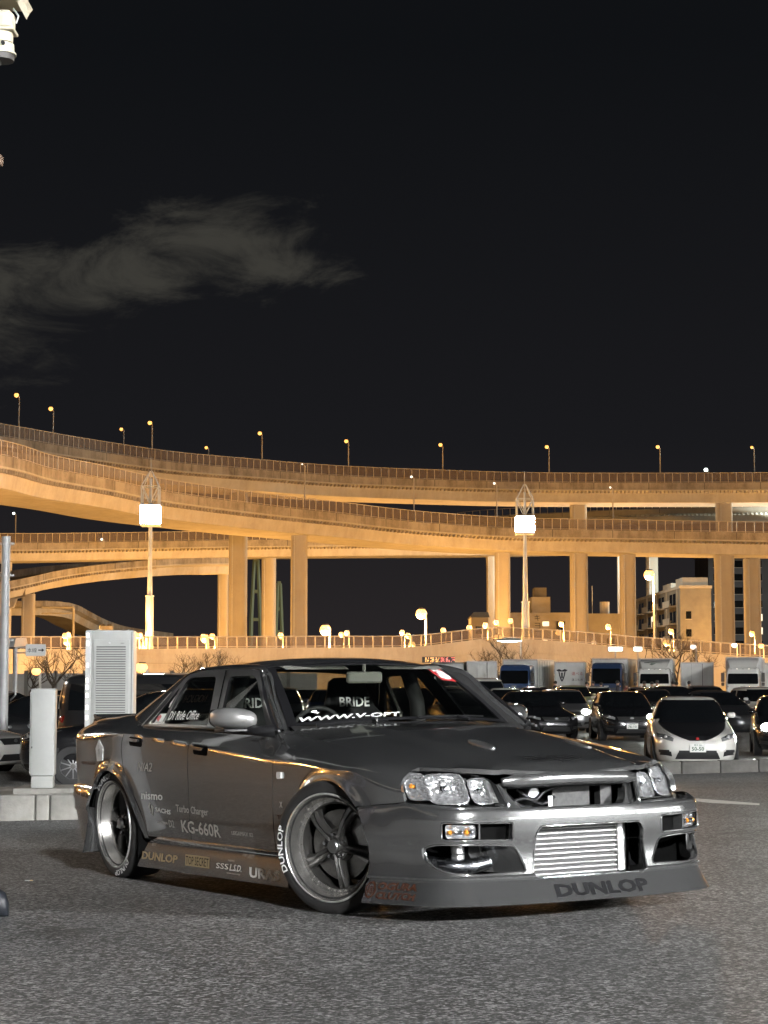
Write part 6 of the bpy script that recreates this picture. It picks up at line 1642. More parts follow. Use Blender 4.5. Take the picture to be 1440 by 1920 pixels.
def container(label, px, d, w, h, l, yaw=0, crest=False, ribs=True, side_on=False):
    p = spot(px, 1274, d); t = thing('box_trailer', label, 'trailer', (p.x, p.y, 0), math.radians(yaw), 'box trailers between the lorries')
    Bm = noise_mat('trailer_panel', (.60,.61,.59), (.50,.51,.49), 1.0, (.45,.6))
    mb = MB(); mb.rbox((0,l/2,(1.05+h)/2), (w,l,h-1.05), .04, Bm); bx = mb.build('cargo_box', None, t, smooth=40)
    fr = MB()
    for a, b in (((-w/2-.02,-.05,1.0),(-w/2+.07,.02,h+.02)), ((w/2-.07,-.05,1.0),(w/2+.02,.02,h+.02)), ((-w/2,-.05,h-.07),(w/2,.02,h+.02)), ((-w/2,-.05,1.0),(w/2,.02,1.14))): fr.box(a, b, EM['steel'])
    f = fr.build('door_frame', None, bx); f['kind'] = 'stuff'
    if ribs:
        n = max(2, int(w/.62))
        for k in range(1, n):
            mb = MB(); mb.box((-w/2+w*k/n-.018,-.035,1.16), (-w/2+w*k/n+.018,.0,h-.09), EM['steel'] if k % 2 else EM['darkpole']); mb.build('door_bar', None, bx)
    if crest:
        mb = MB(); C = (-.55, h-.95)
        for pts in ([(-.26,.25),(-.20,-.05),(-.10,-.34),(0,-.48),(.10,-.34),(.20,-.05),(.26,.25),(.17,.25),(.12,-.02),(0,-.34),(-.12,-.02),(-.17,.25)], [(-.42,.38),(-.2,.46),(0,.36),(.2,.46),(.42,.38),(.28,.27),(-.28,.27)], [(-.06,.2),(.06,.2),(.06,-.16),(0,-.24),(-.06,-.16)]):
            plate(mb, [pts], lambda u, v: (C[0]+u, -.012, C[1]+v), None, EM['ink'])
        mb.build('crest', None, bx)
        mb = MB(); letters(mb, '運べる', lambda u, v: (.15+u,-.012,h-.95+v), w=.80, mat=mat('print_red', (.34,.07,.06), .6)); letters(mb, '運ぶもの', lambda u, v: (.15+u,-.012,h-1.36+v), w=.80, mat=EM['ink']); mb.build('print', None, bx)
    mb = MB(); mb.box((-w/2+.3,.1,.5), (w/2-.3,l-.1,1.05), EM['darkpole']); mb.build('chassis', None, t)
    for y in (l*.25, l*.45):
        for s in (1, -1):
            wh = wheel_small(t, s*(w/2-.15), y, .46, .28, 1, 5); wh.rotation_euler = (0, 0, PI/2 if s > 0 else -PI/2); wh.location = (s*(w/2-.15), y, .46)
    return t
def lorries():
    lorry('lorry with a royal blue cab and a white box, first from the left', 964, 138, -16, 'blue', 2.86, 2.5, 3.25, 6.5, False)
    lorry('lorry with a dark navy cab under a white box, right of the crested trailer', 1137, 138, -14, 'navy', 3.0, 2.5, 3.30, 6, False)
    lorry('white lorry cab with a green grey swoosh on its roof fairing', 1227, 136, -11, 'white', 2.62, 2.35, 3.28, 5, True, [[(-.75,3.02),(-.1,3.08),(.55,3.04),(.5,2.94),(.1,2.94),(-.2,2.80),(-.36,2.86),(-.25,2.96),(-.75,2.97)]])
    lorry('clean white lorry cab with a high roof near the right edge', 1393, 130, -13, 'white', 2.62, 2.4, 3.30, 6, True)
    container('plain white box trailer left of the blue lorry', 904, 138, 2.15, 3.1, 5, 2)
    container('white box trailer printed with a dark crest', 1068, 140, 2.15, 3.05, 5, -8, True, False)
    container('ribbed white box trailer between the two white lorry cabs', 1307, 137, 2.3, 3.0, 5, -10)
    container('white box trailer at the right edge', 1447, 138, 1.5, 2.95, 5, -6)
    # coach with a lit destination board behind the windscreen pillar
    p = spot(840, 1274, 138); t = thing('coach', 'pale coach seen past the windscreen pillar of the sedan', 'bus', (p.x, p.y, 0))
    Wm_ = EM['white']; mb = MB(); mb.rbox((0,4,1.75), (2.3,8,2.55), .18, Wm_); bd = mb.build('body', None, t, smooth=40)
    mb = MB(); mb.rbox((0,-.01,1.95), (2.05,.06,1.2), .03, EM['winglass']); mb.build('windscreen', None, bd)
    for s in (1,-1):
        mb = MB(); mb.rbox((s*.85,-.02,.85), (.35,.06,.18), .02, EM['lampglass']); mb.build('headlight', None, bd)
        for k in range(4): mb = MB(); mb.box((s*1.15-.01,.9+k*1.7,1.55), (s*1.15+.01,2.3+k*1.7,2.5), EM['winglass']); mb.build('side_window', None, bd)
        for y in (1.6, 6.2): wh = wheel_small(t, s*1.0, y, .45, .28, 1, 6); wh.rotation_euler = (0, 0, PI/2*s)
    p = spot(822, 1237, 136); t = thing('led_board', 'lit message board in amber and red above the coach', 'sign', (p.x, p.y, 0)); w = 2.3
    mb = MB(); mb.rbox((0,.08,p.z), (w,.16,.42), .02, EM['darkpole']); mb.build('casing', None, t); mb = MB(); mb.tube([(0,.1,0),(0,.1,p.z)], .07, 6, EM['steel']); mb.build('post', None, t)
    r = random.Random(4)
    for k in range(6):
        mb = MB()
        for i in range(5):
            for j in range(6):
                if r.random() < .62: mb.cbox((-w/2+.24+k*.365+i*.055, -.006, p.z-.14+j*.056), (.042,.01,.044), EM['amber'] if k < 3 else EM['red'])
        o = mb.build('led_character', None, t); o['kind'] = 'stuff'

# ------------------------------------------------------------------ parked cars in the lot
STY = {
 'saloon': dict(L=[(.17,2.14,-2.12,.80,4.5),(.24,2.25,-2.24,.865,4.5),(.42,2.31,-2.31,.885,5),(.60,2.28,-2.31,.89,5),(.70,2.18,-2.30,.885,4.6),(.78,1.85,-2.28,.872,4.4),(.86,1.35,-2.24,.855,4.4),(.93,.98,-2.12,.835,4.5),(.99,.84,-1.62,.80,5),(1.16,.48,-1.32,.715,5),(1.32,.10,-1.02,.635,5),(1.40,-.12,-.82,.57,4.5),(1.435,-.30,-.66,.46,4),(1.448,-.42,-.52,.2,3)], gl=(.985,1.355), hood=.76, wb=1.35),
 'hatch':  dict(L=[(.17,1.92,-1.90,.79,4.5),(.25,2.02,-2.0,.855,4.5),(.45,2.08,-2.08,.875,5),(.65,2.06,-2.09,.88,5),(.78,1.98,-2.08,.872,4.6),(.87,1.70,-2.06,.86,4.4),(.95,1.28,-2.04,.845,4.4),(1.02,1.02,-2.0,.82,4.8),(1.20,.66,-1.92,.755,5),(1.38,.26,-1.80,.68,5),(1.48,0.0,-1.66,.62,4.6),(1.52,-.25,-1.45,.50,4),(1.535,-.5,-1.2,.25,3)], gl=(1.03,1.43), hood=.84, wb=1.28),
 'suv':    dict(L=[(.24,2.12,-2.1,.82,4.5),(.34,2.24,-2.22,.885,4.5),(.55,2.30,-2.28,.91,5),(.80,2.28,-2.29,.915,5),(.93,2.16,-2.28,.905,4.6),(1.0,1.75,-2.27,.895,4.4),(1.07,1.25,-2.26,.88,4.4),(1.14,1.02,-2.22,.85,4.8),(1.34,.68,-2.12,.79,5),(1.52,.34,-1.98,.72,5),(1.63,.05,-1.8,.65,4.6),(1.67,-.25,-1.55,.52,4),(1.685,-.5,-1.3,.25,3)], gl=(1.155,1.58), hood=.97, wb=1.38),
 'van':    dict(L=[(.2,2.2,-2.25,.82,5),(.3,2.3,-2.33,.88,5),(.55,2.34,-2.36,.9,6),(.85,2.30,-2.37,.905,6),(1.02,2.10,-2.36,.895,5.5),(1.12,1.80,-2.36,.885,5.5),(1.35,1.45,-2.33,.86,6),(1.6,1.10,-2.28,.82,6),(1.78,.8,-2.2,.77,6),(1.85,.5,-2.05,.66,5),(1.875,.1,-1.8,.4,4)], gl=(1.16,1.70), hood=1.05, wb=1.42),
}
def paint(name, c, metal=.3, rough=.28): return mat(name, c, rough, metal, .8)
def car(label, px, d, style, col, yaw=0, lights='off', plate_no=None, hood_black=False, group='cars parked in the lot', scale=1.0, detail=True, sc_z=1.0, py=None, rear=False, roof=None, wheels=True, spokes=5, glow=0, nomir=0):
    """nose points to local +x; yaw 0 faces the photographer"""
    st = STY[style]; p = spot(px, 1274, d); z0 = ground_z(p.x, p.y)
    t = thing('parked_car', label, 'car', (p.x, p.y, z0), math.radians(-90+yaw+(180 if rear else 0)), group); t.scale = (scale, scale, scale*sc_z)
    F = interp(st['L']); lo, hi = st['L'][0][0], st['L'][-1][0]
    def fx(y, z):
        a, b, w, n = F(z); return (a+b)/2+(a-b)/2*max(1-(min(abs(y)/w, .9999))**n, 0)**(1/n)
    def rx(y, z):
        a, b, w, n = F(z); return (a+b)/2-(a-b)/2*max(1-(min(abs(y)/w, .9999))**n, 0)**(1/n)
    def sy(x, z):
        a, b, w, n = F(z); return w*max(1-min(abs(x-(a+b)/2)/((a-b)/2), .9999)**n, 0)**(1/n)
    zs = []
    for i in range(len(st['L'])-1):
        a, b = st['L'][i][0], st['L'][i+1][0]; k = 3 if b-a > .1 else 2
        zs += list(np.linspace(a, b, k, endpoint=False))
    zs.append(hi); NA = 44; loops = []
    for z in zs:
        a, b, w, n = F(z); l = []
        for q in range(NA):
            an = 2*PI*(q+.5)/NA; c, s = math.cos(an), math.sin(an)
            l.append(((a+b)/2+(a-b)/2*math.copysign(abs(c)**(2/n), c), w*math.copysign(abs(s)**(2/n), s), z))
        loops.append(l)
    P = col if not isinstance(col, tuple) else paint('car_paint', col)
    mb = MB(); mb.loft(loops, P, closed=True, caps=True); body = mb.build('body', None, t, smooth=50)
    g0, g1 = st['gl']
    def front_plate(name, poly, off, m_, fn=None, parent=body, back=.03, sub=True):
        f = fn or fx; sg = 1 if f is fx else -1
        za, zb = min(q[1] for q in poly), max(q[1] for q in poly); L1 = []
        for v in np.linspace(za+1e-4, zb-1e-4, 6):
            ys = []
            for i, q in enumerate(poly):
                r = poly[(i+1) % len(poly)]
                if (q[1]-v)*(r[1]-v) < 0: ys.append(q[0]+(r[0]-q[0])*(v-q[1])/(r[1]-q[1]))
            if len(ys) < 2: continue
            cols = np.linspace(min(ys), max(ys), 9)
            L1.append([(f(u, v)+sg*off, u, v) for u in cols]+[(f(u, v)-sg*back, u, v) for u in reversed(cols)])
        mb = MB(); mb.loft(L1, m_, closed=True, caps=True); return mb.build(name, None, parent, smooth=40)
    def curved(name, ylim, za, zb, f, off, m_, nu=9, nv=5):
        sg = 1 if f is fx else -1; mb = MB()
        L1 = [[(f(ylim(z)*k, z)+sg*off, ylim(z)*k, z+.004) for k in np.linspace(-1, 1, nu)] for z in np.linspace(za, zb, nv)]
        mb.loft(L1, m_); return mb.build(name, None, body, smooth=60)
    G = EM['winglass']
    curved('windscreen', lambda z: F(z)[2]*.94, g0-(.05 if hood_black else 0), g1+.02, fx, .022, G, 17, 7)
    curved('rear_window', lambda z: F(z)[2]*.84, g0+.03, g1-.02, rx, .022, G, 15, 6)
    for s in (1, -1):
        for nm, u0, u1 in (('front_side_window', .50, .10), ('rear_side_window', .475, .0)):
            mb = MB(); L1 = []
            for z in np.linspace(g0+.01, g1-.02, 4):
                a, b, w, n = F(z); m_ = (a*.46+b*.54)
                xa, xb = (m_+.05, a-(a-b)*.10) if nm[0] == 'f' else (m_-.05, b+(a-b)*.10)
                L1.append([(x, s*(sy(x, z)+.010), z) for x in np.linspace(xa, xb, 6)])
            mb.loft(L1, G); mb.build(nm, None, body, smooth=60)
        # mirror
        if s == nomir: continue
        zm = g0+.06; xm = F(zm)[0]-.32; mb = MB(); mb.rbox((xm, s*(sy(xm, zm)+.13), zm+.03), (.11,.17,.105), .05, P); mb.tube([(xm, s*(sy(xm, zm)-.02), zm-.02),(xm, s*(sy(xm, zm)+.08), zm)], .02, 6, EM['darkpole']); mb.build('door_mirror', None, t, smooth=50)
    hz = st['hood']
    # front
    on = lights
    for s in (1, -1):
        lit = on == 'on' or (on == 'left' and s > 0) or (on == 'right' and s < 0)
        pl = [(s*.50,hz-.17),(s*.80,hz-.10),(s*.80,hz-.0),(s*.62,hz-.04),(s*.48,hz-.10)]
        hl_ = front_plate('headlight', pl, .012, EM['lampglass'])
        if lit:
            mb = MB(); q = (fx(.58, hz-.09)+.03, s*.58, hz-.09); mb.ball((q[0]+.03, q[1], q[2]), .14, EM['head_on'], 12, 7, (.35,1,.75)); mb.build('lit_lamp', None, hl_, smooth=60)
            if glow:
                l = bpy.data.lights.new('headlamp_beam', 'SPOT'); l.energy = glow; l.spot_size = math.radians(70); l.spot_blend = .8; l.shadow_soft_size = .06; l.color = (.9,1,.92)
                o = link('headlamp_beam', l, t, (q[0]+.08, q[1], q[2])); o.rotation_euler = (math.radians(82), 0, math.radians(-90))
        else:
            mb = MB(); q = (fx(.64, hz-.09)+.016, s*.64, hz-.085); mb.ball(q, .04, EM['alloy'], 8, 5, (.3,1,1)); mb.build('lamp_bowl', None, hl_, smooth=60)
        front_plate('rear_lamp', [(s*.45,hz-.10),(s*.80,hz-.12),(s*.80,hz+.02),(s*.45,hz+.0)], .012, EM['redlens'], rx)
        front_plate('fog_recess', [(s*.52,.30),(s*.76,.32),(s*.74,.42),(s*.54,.40)], .006, EM['tyre'])
    if not hood_black: front_plate('grille', [(-.38,hz-.20),(.38,hz-.20),(.44,hz-.08),(-.44,hz-.08)], .012, EM['tyre'])
    front_plate('intake', [(-.46,.25),(.46,.25),(.40,.38),(-.40,.38)], .010, EM['tyre'])
    if not hood_black:
        mb = MB(); mb.ball((fx(0, hz-.13)+.02,0,hz-.13), .05, EM['alloy'], 10, 5, (.25,1.2,.8)); mb.build('badge', None, body)
    if plate_no:
        zp = .47 if style != 'suv' else .60
        mb = MB(); mb.rbox((fx(0, zp)+.03,0,zp), (.012,.33,.165), .004, EM['plate']); po = mb.build('number_plate', None, body)
        mb = MB(); letters(mb, plate_no, lambda u, v: (fx(0, zp)+.0375,-.125+u,zp-.055+v), w=.25, h=.075, mat=EM['greenink'], bold=.02); letters(mb, '横浜 300', lambda u, v: (fx(0, zp)+.0375,-.08+u,zp+.035+v), w=.16, mat=EM['greenink']); mb.build('plate_lettering', None, po)
    # wheels with black arches
    if wheels:
        r = .315 if style != 'suv' else .36
        for x in (st['wb'], -st['wb']):
            for s in (1, -1):
                w_ = sy(x, .5)
                mb = MB(); c = MB().lathe([(.001,0),(r+.045,0),(r+.055,-.02)], 22, 'y', (x, s*(sy(x, .38)+.006), r), EM['tyre']); mb.merge(c); mb.build('wheel_arch', None, body)
                wheel_small(t, x, s*(w_-.085), r, .20, s, spokes)
    return t, body, fx, sy, front_plate
def cars():
    wh = mat('pearl_white', (.62,.61,.57), .25, 0, .9); bk = paint('gloss_black', (.008,.008,.009), .1, .2); gr = paint('silver_metal', (.30,.30,.30), .8, .3)
    dk = paint('dark_grey', (.03,.031,.033), .4, .28); rd = paint('dark_red', (.035,.006,.006), .3, .3); nv = paint('navy_metal', (.012,.02,.05), .5, .3); yl = paint('cream_yellow', (.55,.42,.16), .0, .35)
    br = paint('brown_metal', (.05,.03,.018), .5, .3)
    # white saloon with a black bonnet
    t, body, fx, sy, fp = car('white saloon with a black bonnet and plate 50-50, facing the camera beyond the kerb', 1291, 40, 'saloon', wh, -5, 'off', '50-50', True, spokes=7, nomir=-1); t.scale = (1, .95, 1)
    cb = mat('carbon_bonnet', (.010,.010,.011), .35, 0, .4)
    mb = MB(); L1 = []
    for z in np.linspace(.60, .955, 16):
        hw = np.interp(z, [.60,.66,.72,.80,.90,.955], [.16,.34,.46,.60,.70,.72]); L1.append([(fx(hw*k, z)+.008, hw*k, z+.006) for k in np.linspace(-1, 1, 15)])
    mb.loft(L1, cb); mb.build('black_bonnet', None, body, smooth=60)
    mb = MB(); mb.rbox((fx(0,.645)+.02,0,.645), (.02,.075,.06), .01, EM['redlens']); mb.build('badge', None, body)
    for s in (1, -1):
        fp('bumper_vent', [(s*.56,.34),(s*.78,.37),(s*.78,.43),(s*.58,.43)], .014, EM['tyre'])
    fp('wide_intake', [(-.42,.255),(.42,.255),(.38,.42),(-.38,.42)], .014, EM['tyre'])
    mb = MB(); mb.loft([[(fx(y,.2)+.05,y,.155),(fx(y,.2)+.05,y,.175),(fx(y,.2)-.05,y,.19)] for y in np.linspace(-.78,.78,17)], wh); mb.build('front_lip', None, t)
    mb = MB(); mb.tube([(-1.95,-.68,1.18),(-2.0,0,1.20),(-1.95,.68,1.18)], .035, 6, wh); [mb.box((-2.02,s*.5-.02,.96),(-1.90,s*.5+.02,1.18), wh) for s in (1,-1)]; w_ = mb.build('rear_wing', None, t); w_['kind'] = 'stuff'
    C = car
    C('black saloon facing the camera, just right of the far door mirror of the sedan', 998, 60, 'saloon', bk, 14, 'off', None, sc_z=1.0)
    C('dark hatchback with a white plate and one headlight shining, left of the white saloon', 1168, 58.5, 'hatch', bk, 0, 'left', '76-10', sc_z=.94, glow=60)
    C('silver car with one glaring headlight between the two black cars', 1055, 67, 'hatch', gr, 0, 'left', None, sc_z=.95)
    C('black car at the right edge with a lit headlamp', 1476, 47, 'hatch', bk, -9, 'on', None, sc_z=.92, glow=900)
    C('white car with a dark bonnet peeping over the bonnet of the sedan', 950, 80, 'saloon', wh, 6, 'off', None, True)
    C('black saloon behind the white saloon, to its right', 1345, 62, 'saloon', dk, 20, 'off', None)
    C('white hatchback at the right edge behind the black car', 1432, 68, 'hatch', wh, 10, 'off', None)
    C('dark saloon just left of the white saloon', 1222, 72, 'saloon', dk, -6, 'off', None)
    C('black car with a pale roof edge behind the dark hatchback', 1262, 78, 'hatch', bk, 8, 'off', None)
    C('lime tinted light car behind the black saloon', 1075, 88, 'hatch', paint('pale_green', (.34,.38,.22), .3), 0, 'off', None)
    C('white car in the third row behind the dark hatchback', 1120, 96, 'saloon', wh, 0, 'off', None)
    C('dark car in the third row before the ribbed trailer', 1325, 84, 'hatch', dk, 5, 'off', None)
    C('silver car in the third row before the white lorry with the swoosh', 1205, 92, 'saloon', gr, 4, 'right', None)
    C('dark red car in the third row near the blue lorry', 1005, 92, 'saloon', rd, 2, 'off', None)
    C('white van beside the coach', 905, 84, 'van', wh, 5, 'on', None)
    # seen through the glass of the sedan
    for px, d, s, c, y, lb in ((868,60,'saloon',dk,10,'dark saloon seen through the far end of the windscreen'),(835,70,'hatch',gr,0,'silver hatchback seen through the windscreen'),(800,82,'saloon',wh,0,'white saloon seen deep in the windscreen'),(770,64,'hatch',bk,6,'black hatchback seen through the middle of the windscreen'),(720,75,'saloon',gr,-5,'silver saloon seen beside the passenger seat'),(670,85,'hatch',wh,5,'white hatchback seen over the passenger seat'),(620,70,'saloon',nv,0,'navy saloon seen between the seats'),(565,80,'saloon',wh,0,'white saloon seen behind the steering wheel'),(520,62,'hatch',dk,4,'dark hatchback seen through the front door window'),(470,74,'saloon',gr,0,'silver saloon seen behind the bucket seat'),(430,85,'hatch',wh,0,'white hatchback seen through the pillar gap'),(385,66,'saloon',gr,0,'silver saloon seen through the rear door glass')):
        C(lb, px, d, s, c, y, 'on' if px in (835, 720, 620, 565) else 'off', None)
    # left side, behind the island
    C('black four wheel drive parked side on behind the slim post and the louvred cabinet', 292, 33.5, 'suv', bk, -82, 'off', None, sc_z=.97, spokes=10)
    C('dark van with a pale roof right of the louvred cabinet', 330, 38, 'van', dk, 66, 'off', None, sc_z=1.02)
    C('white car nose at the far left, before the black four wheel drive', -150, 38, 'saloon', wh, 66, 'off', None)
    C('black saloon in the row behind the four wheel drive', 120, 46, 'saloon', bk, 80, 'off', None)
    C('brown saloon behind the shelter post', 20, 60, 'saloon', br, 60, 'off', None)
    C('dark hatchback at the left edge', -60, 46, 'hatch', dk, 40, 'off', None)
    C('black hatchback behind the louvred cabinet', 215, 52, 'hatch', bk, 70, 'off', None)

# ------------------------------------------------------------------ people
def person(label, pos, h=1.7, yaw=0, top=(.02,.02,.025), legs=(.015,.015,.02), lean=0, pose=0, group='people among the parked cars'):
    t = thing('person', label, 'person', pos, yaw, group)
    me = bpy.data.meshes.new('body'); s = h/1.75
    J = {'pel':(0,0,.95,.15),'wai':(0,0,1.10,.135),'che':(0,.01,1.30,.165),'nck':(0,0,1.48,.06),'hed':(0,.015,1.60,.098),'top':(0,.01,1.70,.085)}
    for sd, q in ((1,'l'),(-1,'r')):
        b = .06*sd*pose
        J.update({'hp'+q:(.09*sd,0,.90,.10),'kn'+q:(.11*sd,.02+b,.50,.065),'an'+q:(.11*sd,-.02-b,.08,.045),'to'+q:(.12*sd,.13-b,.04,.04),'sh'+q:(.19*sd,0,1.40,.065),'el'+q:(.25*sd,-.03,1.13,.048),'wr'+q:(.23*sd,.10+.12*pose,.93 if pose < .5 else 1.08,.034),'ha'+q:(.22*sd,.16+.12*pose,.86 if pose < .5 else 1.10,.036)})
    ks = list(J); E_ = [('pel','wai'),('wai','che'),('che','nck'),('nck','hed'),('hed','top')]
    for q in 'lr': E_ += [('pel','hp'+q),('hp'+q,'kn'+q),('kn'+q,'an'+q),('an'+q,'to'+q),('che','sh'+q),('sh'+q,'el'+q),('el'+q,'wr'+q),('wr'+q,'ha'+q)]
    me.from_pydata([tuple(c*s for c in J[k][:3]) for k in ks], [(ks.index(a), ks.index(b)) for a, b in E_], [])
    o = bpy.data.objects.new('tmp', me); COL.objects.link(o); md = o.modifiers.new('s', 'SKIN'); sv = me.skin_vertices[0].data
    for i, k in enumerate(ks): sv[i].radius = (J[k][3]*s, J[k][3]*s*(.75 if k in ('che','wai','pel') else 1)); sv[i].use_root = (k == 'pel')
    o.modifiers.new('d', 'SUBSURF').levels = 1
    bpy.context.view_layer.update(); m2 = bpy.data.meshes.new_from_object(o.evaluated_get(bpy.context.evaluated_depsgraph_get())); bpy.data.objects.remove(o); bpy.data.meshes.remove(me)
    m2.materials.clear(); A = mat('jacket', top, .8); Bm = mat('trousers', legs, .8)
    for x in (A, Bm, EM['skin'], EM['tyre']): m2.materials.append(x)
    for p in m2.polygons:
        z = p.center.z/s; p.material_index = 3 if z < .09 else 1 if z < .93 else 2 if (z > 1.47 or (abs(p.center.x) > .18*s and .80 < z < .95)) else 0; p.use_smooth = True
    b = link('body', m2, t)
    mb = MB(); mb.ball((0,-.005*s,1.655*s), .112*s, EM['hair'], 12, 7, (1,1.1,.95)); mb.build('hair', None, t, smooth=60)
    mb = MB(); mb.ball((0,.115*s,1.60*s), .016*s, EM['skin'], 6, 4, (.8,1,1.3)); [mb.ball((sd*.036*s,.098*s,1.63*s), .012*s, EM['hair'], 6, 4) for sd in (1,-1)]; mb.tube([(-.03*s,.103*s,1.555*s),(.03*s,.103*s,1.555*s)], .005*s, 5, EM['redlens']); f = mb.build('face', None, t); f['kind'] = 'stuff'
    return t
def people():
    rows = [(1041,114,1.72,(.012,.012,.014),0,'person in black before the crested trailer'),(1100,117,1.66,(.45,.45,.44),1,'person in a white top before the navy lorry'),(1112,120,1.70,(.03,.03,.035),0,'person in dark clothes next to the one in white'),(1127,116,1.62,(.20,.17,.12),0,'person in a tan coat before the navy lorry'),(1158,112,1.74,(.02,.02,.03),1,'tall person in dark blue right of the navy cab'),(1175,114,1.60,(.10,.02,.02),0,'person in dark red between the two lorries'),
        (1208,110,1.71,(.015,.015,.015),0,'person in black before the white cab with the swoosh'),(1222,111,1.68,(.40,.40,.40),1,'person with a pale hat before the white cab'),(1232,112,1.75,(.02,.02,.02),0,'person in black right of the pale hat'),(1262,108,1.70,(.02,.022,.03),0,'person in dark clothes before the ribbed trailer'),(1268,110,1.66,(.50,.48,.46),0,'person in a pale jacket before the ribbed trailer'),(1292,108,1.72,(.012,.012,.012),1,'person in black right of the pale jacket'),
        (868,102,1.72,(.012,.012,.012),0,'person in black by the trailer, beside the windscreen pillar'),(923,98,1.70,(.25,.10,.06),0,'person in brown beside the door mirror of the sedan')]
    for px, d, h, c, po, lb in rows:
        p = spot(px, 1274, d); person(lb, (p.x, p.y, ground_z(p.x, p.y)), h, rnd.uniform(0, 6), c, (.015,.015,.02), 0, po)

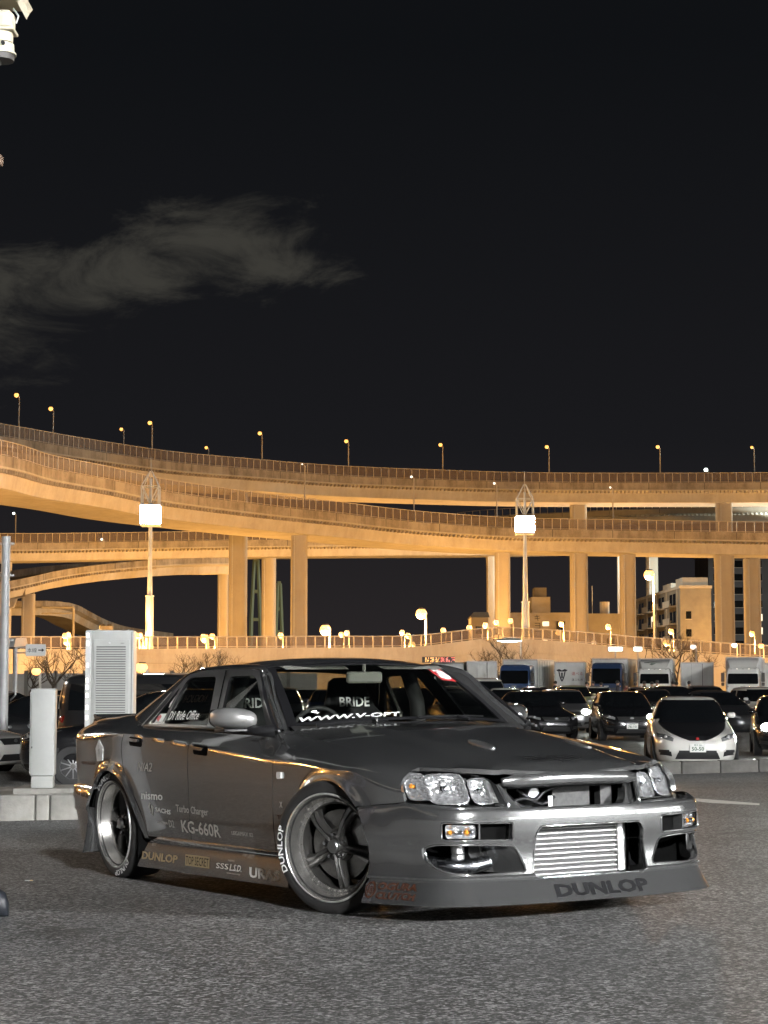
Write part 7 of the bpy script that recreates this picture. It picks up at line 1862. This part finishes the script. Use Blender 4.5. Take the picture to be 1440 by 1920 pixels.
# ------------------------------------------------------------------ left edge
def left_edge():
    # pale column with bands
    p = spot(7, 1274, 44); t = thing('lamp_column', 'pale banded column at the left edge', 'pole', (p.x, p.y, 0))
    mb = MB(); mb.tube([(0,0,0),(0,0,1.8+(1274-1006)/3600*44)], [.115,.10], 14, EM['white']); mb.build('shaft', None, t, smooth=50)
    for y in (1020, 1079, 1200):
        z = 1.8+(1274-y)/3600*44; mb = MB(); mb.tube([(0,0,z-.03),(0,0,z+.03)], .128, 14, EM['steel']); mb.rbox((.15,0,z), (.1,.05,.05), .01, EM['steel']); b = mb.build('clamp_band', None, t, smooth=40)
    # walkway shelter with its direction board
    a = spot(28, 1274, 62); t = thing('shelter', 'small walkway shelter with a sloping roof behind the column', 'shelter', (a.x, a.y, 0)); zr = 1.8+(1274-1216)/3600*62
    mb = MB(); mb.tube([(0,0,0),(0,0,zr)], .075, 10, EM['white']); mb.build('post', None, t, smooth=50); mb = MB(); mb.tube([(-2.2,0,0),(-2.2,0,zr)], .075, 10, EM['white']); mb.build('post', None, t, smooth=50)
    mb = MB(); mb.loft([[(x,-1.2,zr+.02),(x,-.9,zr+.30),(x,.9,zr+.36),(x,1.2,zr+.1)] for x in (-3.4,.18)], EM['steel'], caps=True); mb.build('roof', None, t)
    for k in range(7): mb = MB(); mb.tube([(-3.3+k*.55,-1.2,zr-.02),(-3.1+k*.55,1.2,zr+.08)], .03, 5, EM['darkpole']); mb.build('roof_rib', None, t)
    p = spot(67, 1219, 60); t = thing('direction_sign', 'white direction board with black characters and an arrow', 'sign', (p.x, p.y, 0)); w, h = .63, .37
    mb = MB(); mb.rbox((0,0,p.z), (w,.03,h), .02, EM['plate']); bd = mb.build('board', None, t); mb = MB(); mb.tube([(-.62,.05,0),(-.62,.05,p.z+.1)], .03, 8, EM['steel']); mb.tube([(-.62,.05,p.z+.08),(.1,.05,p.z+.08)], .02, 8, EM['steel']); mb.tube([(-.62,.05,p.z-.08),(.1,.05,p.z-.08)], .02, 8, EM['steel']); o = mb.build('post', None, t)
    mb = MB(); letters(mb, '本線', lambda u, v: (-.265+u,-.018,p.z-.075+v), w=.30, mat=EM['ink'])
    plate(mb, [[(.08,-.018),(.19,-.018),(.19,-.06),(.27,0),(.19,.06),(.19,.018),(.08,.018)]], lambda u, v: (u,-.018,p.z+v), None, EM['ink']); mb.build('sign_lettering', None, bd)
    # surveillance camera and flood lamp on a mast just out of frame
    d = 12.0; m = lambda px, py: spot(px, py, d)
    b = m(-60, 1274); t = thing('camera_mast', 'cream surveillance camera and lamp bracket hanging in at the top left corner', 'camera', (b.x, b.y, ground_z(b.x, b.y)))
    z0 = ground_z(b.x, b.y); K = d/3600
    Cm = noise_mat('camera_cream', (.62,.56,.42), (.56,.50,.37), 5, (.4,.5))
    def L_(px, py): q = m(px, py); return (q.x-b.x, 0, q.z-z0)
    mb = MB(); mb.tube([(0,0,-.3),(0,0,L_(0,-140)[2])], .085, 14, EM['steel']); mb.build('mast', None, t, smooth=50)
    mb = MB(); q = L_(18, 8); mb.cbox((q[0]-.03, -.02, q[2]+.05), (.25,.30,.10), Cm); mb.loft([[(q[0]+.12-.02*k, -.16+.32*j, q[2]+[.02,-.005,-.045][k]) for j in (0,1)] for k in range(3)], Cm); mb.tube([(q[0]+.095,-.17,q[2]+.12),(q[0]+.095,-.17,q[2]-.035)], .007, 6, EM['white']); mb.build('lamp_bracket', None, t)
    mb = MB(); q = L_(6, 42); mb.rbox((q[0], 0, q[2]), (.145,.15,.135), .045, Cm); mb.rbox((q[0]+.005, 0, q[2]-.062), (.16,.16,.02), .01, Cm); cm = mb.build('camera_head', None, t, smooth=40)
    mb = MB(); q = L_(3, 72); mb.lathe([(.001,.035),(.070,.035),(.074,.02),(.072,-.03),(.001,-.03)], 20, 'z', q, Cm); mb.build('turntable', None, t, smooth=40)
    mb = MB(); q = L_(2, 92); mb.lathe([(.001,.03),(.082,.03),(.086,-.02),(.098,-.03),(.098,-.042),(.001,-.042)], 22, 'z', q, Cm); mb.build('base_flange', None, t, smooth=40)
    for dx in (-.02, .03): mb = MB(); mb.lathe([(.001,-.012),(.012,-.012),(.012,.01)], 10, 'y', (q[0]+dx, -.090, q[2]+.012), EM['tyre']); mb.build('bolt', None, t)
    mb = MB(); q = L_(1, 108); mb.lathe([(.001,.02),(.09,.02),(.085,-.022),(.001,-.022)], 22, 'z', q, EM['darkpole']); mb.tube([(q[0],0,q[2]-.01),(0,0,q[2]-.01)], .04, 10, EM['darkpole']); mb.build('arm', None, t, smooth=40)
    mb = MB(); a_, c_ = L_(26, 18), L_(36, 32); mb.tube([(a_[0],-.02,a_[2]),(c_[0],-.02,c_[2]),(L_(31,46)[0],-.02,L_(31,46)[2])], .006, 6, EM['white']); mb.build('cable', None, t)
    mb = MB(); q = L_(0, 302); mb.rbox((q[0]-.06, -.02, q[2]), (.16,.08,.07), .015, noise_mat('rusty_clamp', (.16,.10,.06), (.10,.06,.04), 12, (.6,.8))); mb.tube([(q[0]-.06,0,q[2]),(0,0,q[2])], .03, 8, EM['darkpole']); mb.build('clamp', None, t)
    # someone standing just outside the picture: one toe shows
    p = on_ground(-26, 1716); per = person('person in dark trousers and navy shoes, only one rounded shoe tip inside the left edge', (p.x-.195, p.y+.03, p.z), 1.76, -PI/2, (.02,.02,.03), (.015,.015,.02), 0, 0, None)
    mb = MB(); sh = mat('navy_shoe', (.007,.009,.013), .5)
    for sx, fx_ in ((1, .12), (-1, .02)):
        mb = MB(); L1 = []
        for x, w, hh in ((-.12,.036,.13),(-.06,.044,.16),(.02,.046,.155),(.10,.052,.15),(.15,.050,.14),(.185,.040,.115),(.20,.018,.07)):
            L1.append([(sx*.12+w*math.cos(a), x+fx_, hh/2+hh/2*math.sin(a)*(1 if math.sin(a) > 0 else .98)) for a in np.linspace(0, 2*PI, 14, endpoint=False)])
        mb.loft(L1, sh, closed=True, caps=True); mb.build('shoe', None, per, smooth=50)
# ================================================================== BUILD
build_ground(); kerbs_ = kerbs()
V = viaducts(); deck_lamps(V); street_lamps(); towers(); added_rest_house()
buildings(); trees()
lorries(); cars(); people()
chargers(kerbs_); left_edge()
H = hero_car(); H.matrix_world = CARM
